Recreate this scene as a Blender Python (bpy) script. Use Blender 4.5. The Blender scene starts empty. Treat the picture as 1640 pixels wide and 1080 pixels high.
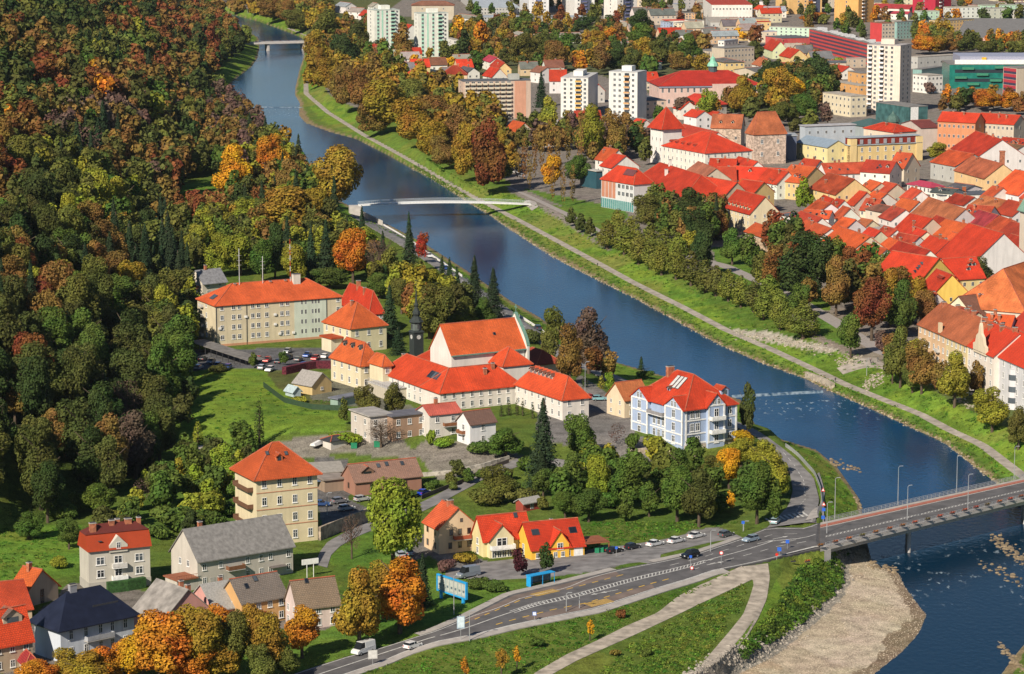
import bpy, bmesh, math, random
import numpy as np
from mathutils import Vector, Matrix
random.seed(7); RNG = np.random.default_rng(11)
S = bpy.context.scene
C = S.collection
# ------------------------------------------------------------------ camera
FPX = 4900.0; CAMZ = 170.0; PITCH = math.atan(830/4900)
cd = bpy.data.cameras.new('camera'); cam = bpy.data.objects.new('camera', cd); C.objects.link(cam)
cam.location = (0, 0, CAMZ); cam.rotation_euler = (math.pi/2-PITCH, 0, 0)
cd.sensor_width = 36; cd.lens = FPX/1640*36; cd.clip_start = 5; cd.clip_end = 20000
S.camera = cam
# ------------------------------------------------------------------ sky, sun, exposure
SUN_EL = math.radians(35); SUN_D = Vector((-.52, -.855, 0)).normalized()      # towards the sun, on the ground plan
w = bpy.data.worlds.new('World'); S.world = w; w.use_nodes = True
nt = w.node_tree; bg = nt.nodes['Background']; sk = nt.nodes.new('ShaderNodeTexSky')
sk.sky_type = 'NISHITA'; sk.sun_disc = False; sk.sun_elevation = SUN_EL
sk.sun_rotation = math.atan2(SUN_D.x, SUN_D.y); sk.altitude = 300; sk.dust_density = .15; sk.air_density = 1.1; sk.ozone_density = 4
nt.links.new(sk.outputs[0], bg.inputs[0]); bg.inputs[1].default_value = .052
sd = bpy.data.lights.new('sun', 'SUN'); sd.energy = 4.9; sd.angle = math.radians(.5); sd.color = (1, .90, .76)
so = bpy.data.objects.new('sun', sd); C.objects.link(so); so.location = (-400, 0, 600)
sv = Vector((SUN_D.x*math.cos(SUN_EL), SUN_D.y*math.cos(SUN_EL), math.sin(SUN_EL)))
so.rotation_euler = sv.to_track_quat('Z', 'Y').to_euler()
S.view_settings.view_transform = 'Standard'; S.view_settings.look = 'None'
S.view_settings.exposure = .42; S.view_settings.gamma = 1
S.cycles.max_bounces = 4; S.cycles.diffuse_bounces = 2; S.cycles.glossy_bounces = 2; S.cycles.transmission_bounces = 3
S.cycles.transparent_max_bounces = 6
S.cycles.use_denoising = True
# ------------------------------------------------------------------ projection helpers
cp, sp = math.cos(PITCH), math.sin(PITCH)
def ray(u, v):
    a = (u-820)/FPX; b = (540-v)/FPX
    return np.array([a, cp+b*sp, -sp+b*cp])
def P(u, v, z):
    d = ray(u, v); t = (z-CAMZ)/d[2]
    return np.array([d[0]*t, d[1]*t, z])
def px(x, y, z):
    dep = y*cp+(CAMZ-z)*sp; up = y*sp-(CAMZ-z)*cp
    return 820+FPX*x/dep, 540-FPX*up/dep
def pts(s): return [tuple(float(q) for q in p.split(',')) for p in s.split()]
# ------------------------------------------------------------------ terrain: lines running up the valley, x as a function of y
def line(s, z):
    q = np.array([P(u, v, z) for u, v in pts(s)]); q = q[np.argsort(q[:, 1])]
    return q[:, 1], q[:, 0]
LN = {}
LN['R0'] = line('328,10 380,26 417,36 459,51 484,61 487,90 480,110 473,140 472,152 480,166 478,185 489,198 530,213 570,223 623,250 655,268 693,287 743,320 787,347 820,370 887,413 953,447 1020,480 1087,517 1153,553 1220,582 1290,607 1330,627 1390,653 1463,687 1513,710 1563,750 1610,785 1655,840 1665,900 1680,960 1660,1010 1625,1050 1600,1085 1590,1120', 0)
LN['R1'] = line('333,8 384,22 421,32 463,47 490,58 494,100 486,133 486,150 520,180 577,216 627,243 670,267 743,310 793,337 837,360 887,387 953,423 1007,453 1087,493 1153,528 1227,560 1297,593 1347,617 1397,637 1463,663 1513,690 1563,713 1620,757 1680,800 1700,900 1710,960 1700,1010 1680,1060 1670,1120', 1.6)
LN['R3'] = line('340,3 400,18 440,25 480,35 505,60 500,100 520,150 577,180 643,223 723,285 830,318 930,358 1027,415 1120,452 1230,503 1340,556 1417,590 1513,640 1613,688 1680,735 1760,800 1790,960 1780,1120', 5)
LN['L0'] = line('322,12 350,28 390,45 414,60 416,75 412,94 403,107 387,119 358,143 345,165 400,200 450,250 520,310 573,335 627,362 677,388 743,430 820,483 863,507 890,527 987,580 1047,597 1187,640 1217,693 1307,720 1340,747 1377,800 1385,850 1395,895 1405,908 1440,918 1447,935 1465,960 1485,985 1472,1015 1445,1045 1403,1078 1380,1120', 0)
LN['L1'] = line('318,13 345,30 385,47 408,62 410,76 406,94 397,107 381,119 352,143 340,165 395,203 445,254 514,314 566,340 620,367 671,393 737,436 814,489 857,513 884,533 980,585 1040,602 1180,645 1208,697 1296,722 1330,750 1366,802 1370,850 1362,890 1353,908 1355,933 1313,985 1263,1025 1225,1055 1170,1082 1110,1120', .9)
LN['L2'] = line('310,16 330,35 370,52 385,62 380,88 365,100 350,120 330,145 330,170 370,215 430,265 500,322 552,345 600,363 640,382 683,410 743,448 830,515 883,545 960,600 1040,622 1130,650 1190,678 1240,703 1280,732 1305,765 1314,800 1321,845 1320,882 1268,898 1242,932 1215,980 1190,1020 1150,1060 1090,1090', 5)
LN['L3'] = line('300,18 310,60 318,100 318,140 322,180 320,250 268,330 275,430 280,500 276,580 282,650 262,720 215,780 120,835 -10,850 -150,880 -300,930', 5)
def smooth(t): t = np.clip(t, 0, 1); return t*t*(3-2*t)
def inpoly(x, y, poly):
    c = np.zeros(np.shape(x), bool); n = len(poly)
    for i in range(n):
        x1, y1 = poly[i][:2]; x2, y2 = poly[(i+1) % n][:2]
        c ^= ((y1 > y) != (y2 > y)) & (x < (x2-x1)*(y-y1)/((y2-y1) or 1e-9)+x1)
    return c
def dseg(x, y, poly):
    d = np.full(np.shape(x), 1e9); n = len(poly)
    for i in range(n):
        x1, y1 = poly[i][:2]; x2, y2 = poly[(i+1) % n][:2]
        dx, dy = x2-x1, y2-y1; L = dx*dx+dy*dy+1e-9
        t = np.clip(((x-x1)*dx+(y-y1)*dy)/L, 0, 1)
        d = np.minimum(d, np.hypot(x-x1-t*dx, y-y1-t*dy))
    return d
BUMPS = [([P(u, v, 5) for u, v in pts('300,700 330,610 560,600 720,575 900,610 990,650 1130,690 1190,705 1180,725 1080,735 1000,740 880,732 760,745 700,730 520,720')], 5.0, 34.),
         ([P(u, v, 5) for u, v in pts('640,1010 800,930 1000,905 1150,880 1240,850 1300,820 1360,830 1350,880 1290,890 1230,905 1100,930 900,990 700,1040')], 1.7, 22.)]
def hgt(x, y):
    x = np.asarray(x, float); y = np.asarray(y, float)
    X = {k: np.interp(y, *v) for k, v in LN.items()}
    X['L3'] = np.minimum(X['L3'], X['L2']-4)
    seq = [(X['L3'], 5), (X['L2'], 5), (X['L1'], .9), (X['L0'], 0), (X['L0']+3, -1.5), (X['R0']-3, -1.5), (X['R0'], 0), (X['R1'], 1.6), (X['R1']+3.4, 1.75), (X['R3'], 5)]
    z = np.full(x.shape, 5.0); px_, pz = seq[0]
    for xx, zz in seq[1:]:
        xx = np.maximum(xx, px_+.3)
        t = np.clip((x-px_)/(xx-px_), 0, 1)
        z = np.where(x >= px_, pz+(zz-pz)*t, z); px_, pz = xx, zz
    d = np.maximum(X['L3']-x, 0); d = 240*np.tanh(d/240)
    ramp = smooth((y-600)/250)*.42+.12
    z = z+ramp*d*smooth(d/25)-.00012*np.minimum(d, 400)**2*.6
    land = smooth((X['L2']+1-x)/2.5)
    for poly, dz, fall in BUMPS:
        ins = inpoly(x, y, poly); dd = dseg(x, y, poly)
        s = np.where(ins, dd, -dd)
        z = z+land*dz*smooth((s+fall*.75)/fall)
    return z
def at(u, v, dz=0.):
    d = ray(u, v)
    ts = np.concatenate([np.linspace(480, 3600, 700)]); 
    h = hgt(d[0]*ts, d[1]*ts)+dz; r = CAMZ+d[2]*ts
    k = np.argmax(r < h) if np.any(r < h) else len(ts)-1
    k = max(k, 1); a, b = ts[k-1], ts[k]
    tt = np.linspace(a, b, 24); hh = hgt(d[0]*tt, d[1]*tt)+dz; rr = CAMZ+d[2]*tt
    j = max(int(np.argmax(rr < hh)), 1) if np.any(rr < hh) else 23
    f0 = rr[j-1]-hh[j-1]; f1 = rr[j]-hh[j]; t = tt[j-1]+(tt[j]-tt[j-1])*(f0/(f0-f1) if f0 != f1 else .5)
    p = d*t; return np.array([p[0], p[1], CAMZ+d[2]*t-dz])
def h1(x, y): return float(hgt(np.array([x]), np.array([y]))[0])
# ------------------------------------------------------------------ materials
MC = {}
def newmat(name):
    m = bpy.data.materials.new(name); m.use_nodes = True
    return m, m.node_tree, m.node_tree.nodes['Principled BSDF']
def N(nt, t, **k):
    n = nt.nodes.new(t)
    for a, b in k.items(): setattr(n, a, b)
    return n
def mixc(nt, fac, a, b, mode='MIX'):
    n = N(nt, 'ShaderNodeMix', data_type='RGBA', blend_type=mode)
    for i, s in ((0, fac), (6, a), (7, b)):
        if hasattr(s, 'is_output'): nt.links.new(s, n.inputs[i])
        else: n.inputs[i].default_value = s if i == 0 else (*s[:3], 1)
    return n.outputs[2]
def noise(nt, scale, detail=3, coord='Object', vec=None, sc=None):
    n = N(nt, 'ShaderNodeTexNoise'); n.inputs['Scale'].default_value = scale; n.inputs['Detail'].default_value = detail
    if vec is None:
        tc = N(nt, 'ShaderNodeTexCoord'); vec = tc.outputs[coord]
    if sc:
        mp = N(nt, 'ShaderNodeMapping'); mp.inputs['Scale'].default_value = sc; nt.links.new(vec, mp.inputs[0]); vec = mp.outputs[0]
    nt.links.new(vec, n.inputs['Vector']); return n.outputs[0]
def ramp(nt, f, a, b):
    n = N(nt, 'ShaderNodeMapRange'); n.inputs[1].default_value = a; n.inputs[2].default_value = b; nt.links.new(f, n.inputs[0]); return n.outputs[0]
def bump(nt, bs, h, s, d=.1):
    b = N(nt, 'ShaderNodeBump'); b.inputs['Strength'].default_value = s; b.inputs['Distance'].default_value = d
    nt.links.new(h, b.inputs['Height']); nt.links.new(b.outputs[0], bs.inputs['Normal'])
def worldpos(nt): return N(nt, 'ShaderNodeNewGeometry').outputs['Position']
def plain(name, col, rough=.7, metal=0, var=.15, scale=1.5):
    k = ('p', name, col)
    if k in MC: return MC[k]
    m, nt, bs = newmat(name); c = mixc(nt, ramp(nt, noise(nt, scale), .3, .7), [q*(1-var) for q in col], [q*(1+var) for q in col])
    nt.links.new(c, bs.inputs['Base Color']); bs.inputs['Roughness'].default_value = rough; bs.inputs['Metallic'].default_value = metal
    bs.inputs['Specular IOR Level'].default_value = .3
    MC[k] = m; return m
def plaster(col):
    k = ('w', tuple(col))
    if k in MC: return MC[k]
    m, nt, bs = newmat('plaster'); wp = worldpos(nt)
    a = ramp(nt, noise(nt, .25, 4, vec=wp), .35, .7); b = ramp(nt, noise(nt, 1.0, 4, vec=wp, sc=(1, 1, .12)), .45, .8)
    c = mixc(nt, a, [q*.90 for q in col], [min(q*1.04, .9) for q in col])
    c = mixc(nt, b, c, [q*.80 for q in col])
    c2 = mixc(nt, .45, c, c); nt.links.new(c, bs.inputs['Base Color']); bs.inputs['Roughness'].default_value = .9; bs.inputs['Specular IOR Level'].default_value = .2
    MC[k] = m; return m
def stone(col, name='stone'):
    k = ('st', name, tuple(col))
    if k in MC: return MC[k]
    m, nt, bs = newmat(name); v = N(nt, 'ShaderNodeTexVoronoi'); v.inputs['Scale'].default_value = 1.3
    nt.links.new(worldpos(nt), v.inputs['Vector'])
    s = N(nt, 'ShaderNodeSeparateColor'); nt.links.new(v.outputs['Color'], s.inputs[0])
    c = mixc(nt, s.outputs[0], [q*.6 for q in col], [min(1, q*1.35) for q in col])
    nt.links.new(c, bs.inputs['Base Color']); bs.inputs['Roughness'].default_value = .95; bump(nt, bs, v.outputs['Distance'], .6, .1)
    MC[k] = m; return m
def tiles(col, wear=.38, rows=True):
    k = ('t', tuple(col), wear)
    if k in MC: return MC[k]
    m, nt, bs = newmat('roof_tiles'); tc = N(nt, 'ShaderNodeTexCoord'); wp = worldpos(nt)
    a = ramp(nt, noise(nt, .22, 5, vec=wp), .35, .68)
    c = mixc(nt, a, [q*(1-wear) for q in col], [min(q*(1+wear*.45), 1) for q in col])
    d = ramp(nt, noise(nt, 2.2, 4, vec=wp), .5, .75)
    c = mixc(nt, d, c, (col[0]*.55, col[1]*.6+.008, col[2]*.7+.008)); st_ = ramp(nt, noise(nt, 1.6, 3, vec=tc.outputs['UV'], sc=(1, .08, 1)), .5, .8); c = mixc(nt, st_, c, [q*(1-wear*.9) for q in col])
    b = N(nt, 'ShaderNodeTexBrick'); b.inputs['Scale'].default_value = 1.0; b.offset = .5
    b.inputs['Brick Width'].default_value = .55; b.inputs['Row Height'].default_value = .42; b.inputs['Mortar Size'].default_value = .05
    nt.links.new(tc.outputs['UV'], b.inputs['Vector'])
    c2 = mixc(nt, .75, c, mixc(nt, b.outputs['Fac'], c, [q*.45 for q in col]))
    e = N(nt, 'ShaderNodeSeparateColor'); b.inputs['Color1'].default_value = (.2, .2, .2, 1); b.inputs['Color2'].default_value = (1, 1, 1, 1)
    nt.links.new(b.outputs['Color'], e.inputs[0])
    ob = N(nt, 'ShaderNodeObjectInfo'); hv = N(nt, 'ShaderNodeHueSaturation')
    mr = N(nt, 'ShaderNodeMapRange'); mr.inputs[3].default_value = .82; mr.inputs[4].default_value = 1.14; nt.links.new(ob.outputs['Random'], mr.inputs[0])
    nt.links.new(mr.outputs[0], hv.inputs['Value']); nt.links.new(mixc(nt, ramp(nt, e.outputs[0], 0, 3.2), c2, [min(1, q*1.5) for q in col]), hv.inputs['Color'])
    nt.links.new(hv.outputs[0], bs.inputs['Base Color'])
    bs.inputs['Roughness'].default_value = .8; bs.inputs['Specular IOR Level'].default_value = .25
    bump(nt, bs, b.outputs['Fac'], .5, .05)
    MC[k] = m; return m
def glass():
    if 'glass' in MC: return MC['glass']
    m, nt, bs = newmat('window_glass'); oi = N(nt, 'ShaderNodeObjectInfo')
    c = mixc(nt, ramp(nt, oi.outputs['Random'], .2, 1.0), (.012, .016, .022), (.10, .12, .14)); nt.links.new(c, bs.inputs['Base Color'])
    bs.inputs['Roughness'].default_value = .12; bs.inputs['Specular IOR Level'].default_value = .8
    MC['glass'] = m; return m
WHITE = plain('white_paint', (.74, .73, .70), .6)
DARK = plain('dark_metal', (.05, .05, .055), .5)
STEEL = plain('galvanised_steel', (.42, .43, .44), .45, .4)
BRICK = stone((.34, .12, .06), 'brick')
def leafmat(attr):
    m, nt, bs = newmat('leaves')
    if attr: a = N(nt, 'ShaderNodeAttribute', attribute_name='col'); base = a.outputs['Color']
    else: base = N(nt, 'ShaderNodeObjectInfo').outputs['Color']
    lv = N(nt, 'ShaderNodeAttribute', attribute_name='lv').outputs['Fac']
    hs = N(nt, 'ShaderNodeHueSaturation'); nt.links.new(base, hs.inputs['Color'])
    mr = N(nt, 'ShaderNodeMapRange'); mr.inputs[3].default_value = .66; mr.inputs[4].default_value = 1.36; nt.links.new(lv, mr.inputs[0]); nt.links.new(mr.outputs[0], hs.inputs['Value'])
    n = noise(nt, .16, 2, vec=worldpos(nt)); mh = N(nt, 'ShaderNodeMapRange'); mh.inputs[1].default_value = .3; mh.inputs[2].default_value = .7; mh.inputs[3].default_value = .475; mh.inputs[4].default_value = .525
    nt.links.new(n, mh.inputs[0]); nt.links.new(mh.outputs[0], hs.inputs['Hue'])
    bs.inputs['Roughness'].default_value = .8; bs.inputs['Specular IOR Level'].default_value = .15
    nt.links.new(hs.outputs[0], bs.inputs['Base Color'])
    tr = N(nt, 'ShaderNodeBsdfTranslucent'); nt.links.new(hs.outputs[0], tr.inputs[0]); mx = N(nt, 'ShaderNodeMixShader'); mx.inputs[0].default_value = .22
    nt.links.new(bs.outputs[0], mx.inputs[1]); nt.links.new(tr.outputs[0], mx.inputs[2]); nt.links.new(mx.outputs[0], nt.nodes['Material Output'].inputs[0])
    return m
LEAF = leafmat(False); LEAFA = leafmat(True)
BARK = plain('bark', (.09, .065, .045), .95)
# ------------------------------------------------------------------ object helpers
def tag(o, label=None, cat=None, group=None, kind=None):
    if label: o['label'] = label
    if cat: o['category'] = cat
    if group: o['group'] = group
    if kind: o['kind'] = kind
    return o
def link(name, me, parent=None, mats=(), loc=None):
    o = bpy.data.objects.new(name, me); C.objects.link(o)
    if me is not None and mats and not len(me.materials):
        for m in mats: me.materials.append(m)
    if parent: o.parent = parent
    if loc is not None: o.location = [float(q) for q in loc]
    return o
def empty(name, loc, rz=0):
    o = bpy.data.objects.new(name, None); C.objects.link(o); o.location = [float(q) for q in loc]; o.rotation_euler = (0, 0, float(rz)); o.empty_display_size = .5; return o
def dup(o, parent=None):
    c = o.copy(); C.objects.link(c); c.parent = parent; return c
def duptree(o, parent=None, kids=None):
    c = dup(o, parent)
    for ch in KIDS.get(o.name, ()): duptree(ch, c)
    return c
KIDS = {}
def reg(o, *ch): KIDS.setdefault(o.name, []).extend(ch)
class M:
    "collects polygons, boxes, tubes; build() links them as one mesh"
    def __init__(s): s.v = []; s.f = []; s.m = []
    def add(s, vs, fs, mi=0):
        n = len(s.v); s.v += [tuple(float(q) for q in p) for p in vs]; s.f += [tuple(n+i for i in f) for f in fs]; s.m += [mi]*len(fs)
    def box(s, x0, x1, y0, y1, z0, z1, mi=0):
        s.add([(x0,y0,z0),(x1,y0,z0),(x1,y1,z0),(x0,y1,z0),(x0,y0,z1),(x1,y0,z1),(x1,y1,z1),(x0,y1,z1)], [(0,3,2,1),(4,5,6,7),(0,1,5,4),(1,2,6,5),(2,3,7,6),(3,0,4,7)], mi)
    def cyl(s, x, y, z0, z1, r0, r1=None, n=8, mi=0):
        r1 = r0 if r1 is None else r1
        vs = [(x+r*math.cos(2*math.pi*i/n), y+r*math.sin(2*math.pi*i/n), z) for z, r in ((z0, r0), (z1, r1)) for i in range(n)]
        s.add(vs, [(i, (i+1) % n, n+(i+1) % n, n+i) for i in range(n)]+[tuple(range(n-1, -1, -1)), tuple(range(n, 2*n))], mi)
    def tube(s, a, b, r0, r1=None, n=6, mi=0):
        a = Vector(a); b = Vector(b); r1 = r0 if r1 is None else r1; d = b-a
        if d.length < 1e-6: return
        q = d.to_track_quat('Z', 'Y'); vs = []
        for p, r in ((a, r0), (b, r1)):
            for i in range(n): vs.append(p+q @ Vector((r*math.cos(2*math.pi*i/n), r*math.sin(2*math.pi*i/n), 0)))
        s.add(vs, [(i, (i+1) % n, n+(i+1) % n, n+i) for i in range(n)]+[tuple(range(n-1, -1, -1)), tuple(range(n, 2*n))], mi)
    def lathe(s, x, y, prof, n=8, mi=0, ph=0):
        vs = [(x+r*math.cos(2*math.pi*i/n+ph), y+r*math.sin(2*math.pi*i/n+ph), z) for r, z in prof for i in range(n)]
        fs = [(k*n+i, k*n+(i+1) % n, (k+1)*n+(i+1) % n, (k+1)*n+i) for k in range(len(prof)-1) for i in range(n)]
        s.add(vs, fs+[tuple(range(n-1, -1, -1)), tuple(range((len(prof)-1)*n, len(prof)*n))], mi)
    def mesh(s, name, mats, smooth=False):
        me = bpy.data.meshes.new(name); me.from_pydata(s.v, [], s.f)
        for m in mats: me.materials.append(m)
        if len(mats) > 1: me.polygons.foreach_set('material_index', s.m)
        if smooth: me.polygons.foreach_set('use_smooth', [True]*len(s.f))
        me.update(); return me
    def build(s, name, mats, parent=None, loc=None, smooth=False):
        if not isinstance(mats, (list, tuple)): mats = [mats]
        return link(name, s.mesh(name, mats, smooth), parent, loc=loc)
# ------------------------------------------------------------------ labels: nearest landmark in the picture, then an ordinal among those left alike
LAND = []
for s in '''40,40,high on the wooded hill|150,60,on the high wooded slope|250,40,on the hill crest above the river bend|60,130,on the upper hillside wood|160,140,in the middle of the hillside wood|260,130,on the hill beside the upper river|340,170,at the hill foot beside the river|60,230,on the hillside among the brown trees|170,220,around the bare trees on the hillside|290,230,on the slope above the park lawn|380,290,beside the small park lawn|60,320,on the sunlit hillside|170,320,on the slope below the park lawn|250,340,beside the park lawn below the hill|450,240,by the river below the hill|500,300,near the footbridge end under the hill|560,370,behind the orange maple|440,380,behind the long cream block|350,390,behind the antenna masts|50,420,in the shady wood on the hillside|150,430,around the hidden red cabin|250,430,beside the grey-roofed chalet|60,560,in the lower wood beside the russet oaks|150,580,in the dark lower wood|240,560,beside the carport|80,680,in the shaded wood above the meadow|180,690,in the dark ravine wood|280,660,at the wood edge beside the lawn|60,790,above the small meadow|170,800,above the mansard-roofed villa|290,800,in the gardens above the grey-roofed house|390,760,beside the tall yellow house|620,420,beside the riverside road|680,470,behind the black church spire|770,470,among the firs behind the church|860,540,behind the church choir|940,550,on the river bank behind the monastery|1000,600,beside the blue villa on its river side|820,650,in front of the monastery|760,700,beside the white house with the brown roof|880,700,on the slope before the monastery|990,700,in front of the blue villa gate|950,780,on the bushy slope above the parked cars|1090,780,on the wooded slope under the blue villa|1200,760,in the grove beside the road bend|630,840,beside the climbing lane|560,690,around the walled gardens|740,900,beside the cream gabled house|860,890,in front of the bright yellow house|600,960,beside the main road bend|420,1020,behind the cottages by the road|260,1030,between the road and the pink cottage|120,1060,below the navy-roofed house|700,1060,on the grass verge near the white van|850,1030,on the grass between road and track|980,990,on the grass beside the gravel track|1270,960,on the bank below the bridge|440,20,on the far bank above the upper bridge|510,80,on the bank by the upper bridge|560,130,in the riverside row below the mint towers|620,180,in the middle of the riverside tree belt|700,210,in the riverside belt before the beige flats|780,250,at the lower end of the riverside belt|640,70,between the mint towers|740,60,beside the second mint tower|660,130,among the houses by the beige flats|850,60,around the low white apartment house|930,90,in the park behind the white towers|1040,60,in the wooded quarter behind the white towers|1130,80,by the grey institute|870,180,beside the white tower with yellow balconies|960,200,among the poplars behind the museum|880,270,on the lawn by the museum|1050,220,beside the palace tower|1130,170,in front of the pink school|1250,140,behind the old stone castle wing|1310,170,beside the cream flats|1240,60,near the long red block|1400,20,between the orange towers|1500,60,along the avenue by the teal block|1600,60,near the pink shopping hall|1540,150,before the green glass building|1620,160,by the red striped office|1600,20,around the sports pitch|940,360,by the end of the museum walk|1060,390,in the clipped row along the embankment|1150,440,in the middle of the embankment row|1230,490,at the lower end of the embankment row|1120,360,in the park behind the embankment row|1200,390,beside the stone cottage|1290,420,around the huge park oak|1370,440,in the park before the red roofs|1430,480,before the yellow gabled house|1400,540,by the little square over the river|1460,570,along the promenade before the peach house|1560,600,before the white house with the ornate gable|1620,660,at the promenade end|1290,300,in the old town yard|1500,240,in the old town street behind the market roof|1570,440,beside the mottled church roof|1350,250,by the yellow theatre|1560,330,among the packed old town roofs|1450,330,in the heart of the old town roofs|1380,350,on the stepped old town roofs|1240,340,beside the cream house with dormers|1180,290,behind the museum roofs|1600,260,at the far edge of the old town|1420,400,above the skylit yellow house|1480,290,by the crimson metal roof|1530,200,along the long red-roofed street|1600,520,behind the river front houses'''.split('|'):
    a, b, c = s.split(',', 2); LAND.append((float(a), float(b), c))
LA = np.array([(a, b) for a, b, c in LAND])
def where(u, v): return LAND[int(np.argmin((LA[:, 0]-u)**2+((LA[:, 1]-v)*1.6)**2))][2]
ORD = 'first second third fourth fifth sixth seventh eighth ninth tenth eleventh twelfth thirteenth fourteenth fifteenth sixteenth seventeenth eighteenth nineteenth twentieth twenty-first twenty-second twenty-third twenty-fourth twenty-fifth twenty-sixth twenty-seventh twenty-eighth twenty-ninth thirtieth'.split()
AUTO = []      # (object, base label, u, v)
def finish_labels():
    by = {}
    for o, lab, u, v in AUTO: by.setdefault(lab, []).append((u, v, o))
    for lab, q in by.items():
        if len(q) == 1: q[0][2]['label'] = lab; continue
        q.sort(key=lambda t: t[0])
        for i, (u, v, o) in enumerate(q):
            o['label'] = lab+(', leftmost' if i == 0 else ', rightmost' if i == len(q)-1 else f', {ORD[min(i, 29)]} from the left')

def jit(c, a=.12):
    r = random; f = 1+r.uniform(-a, a); return tuple(min(1, max(.004, q*f*(1+r.uniform(-a*.6, a*.6)))) for q in c)
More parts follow.
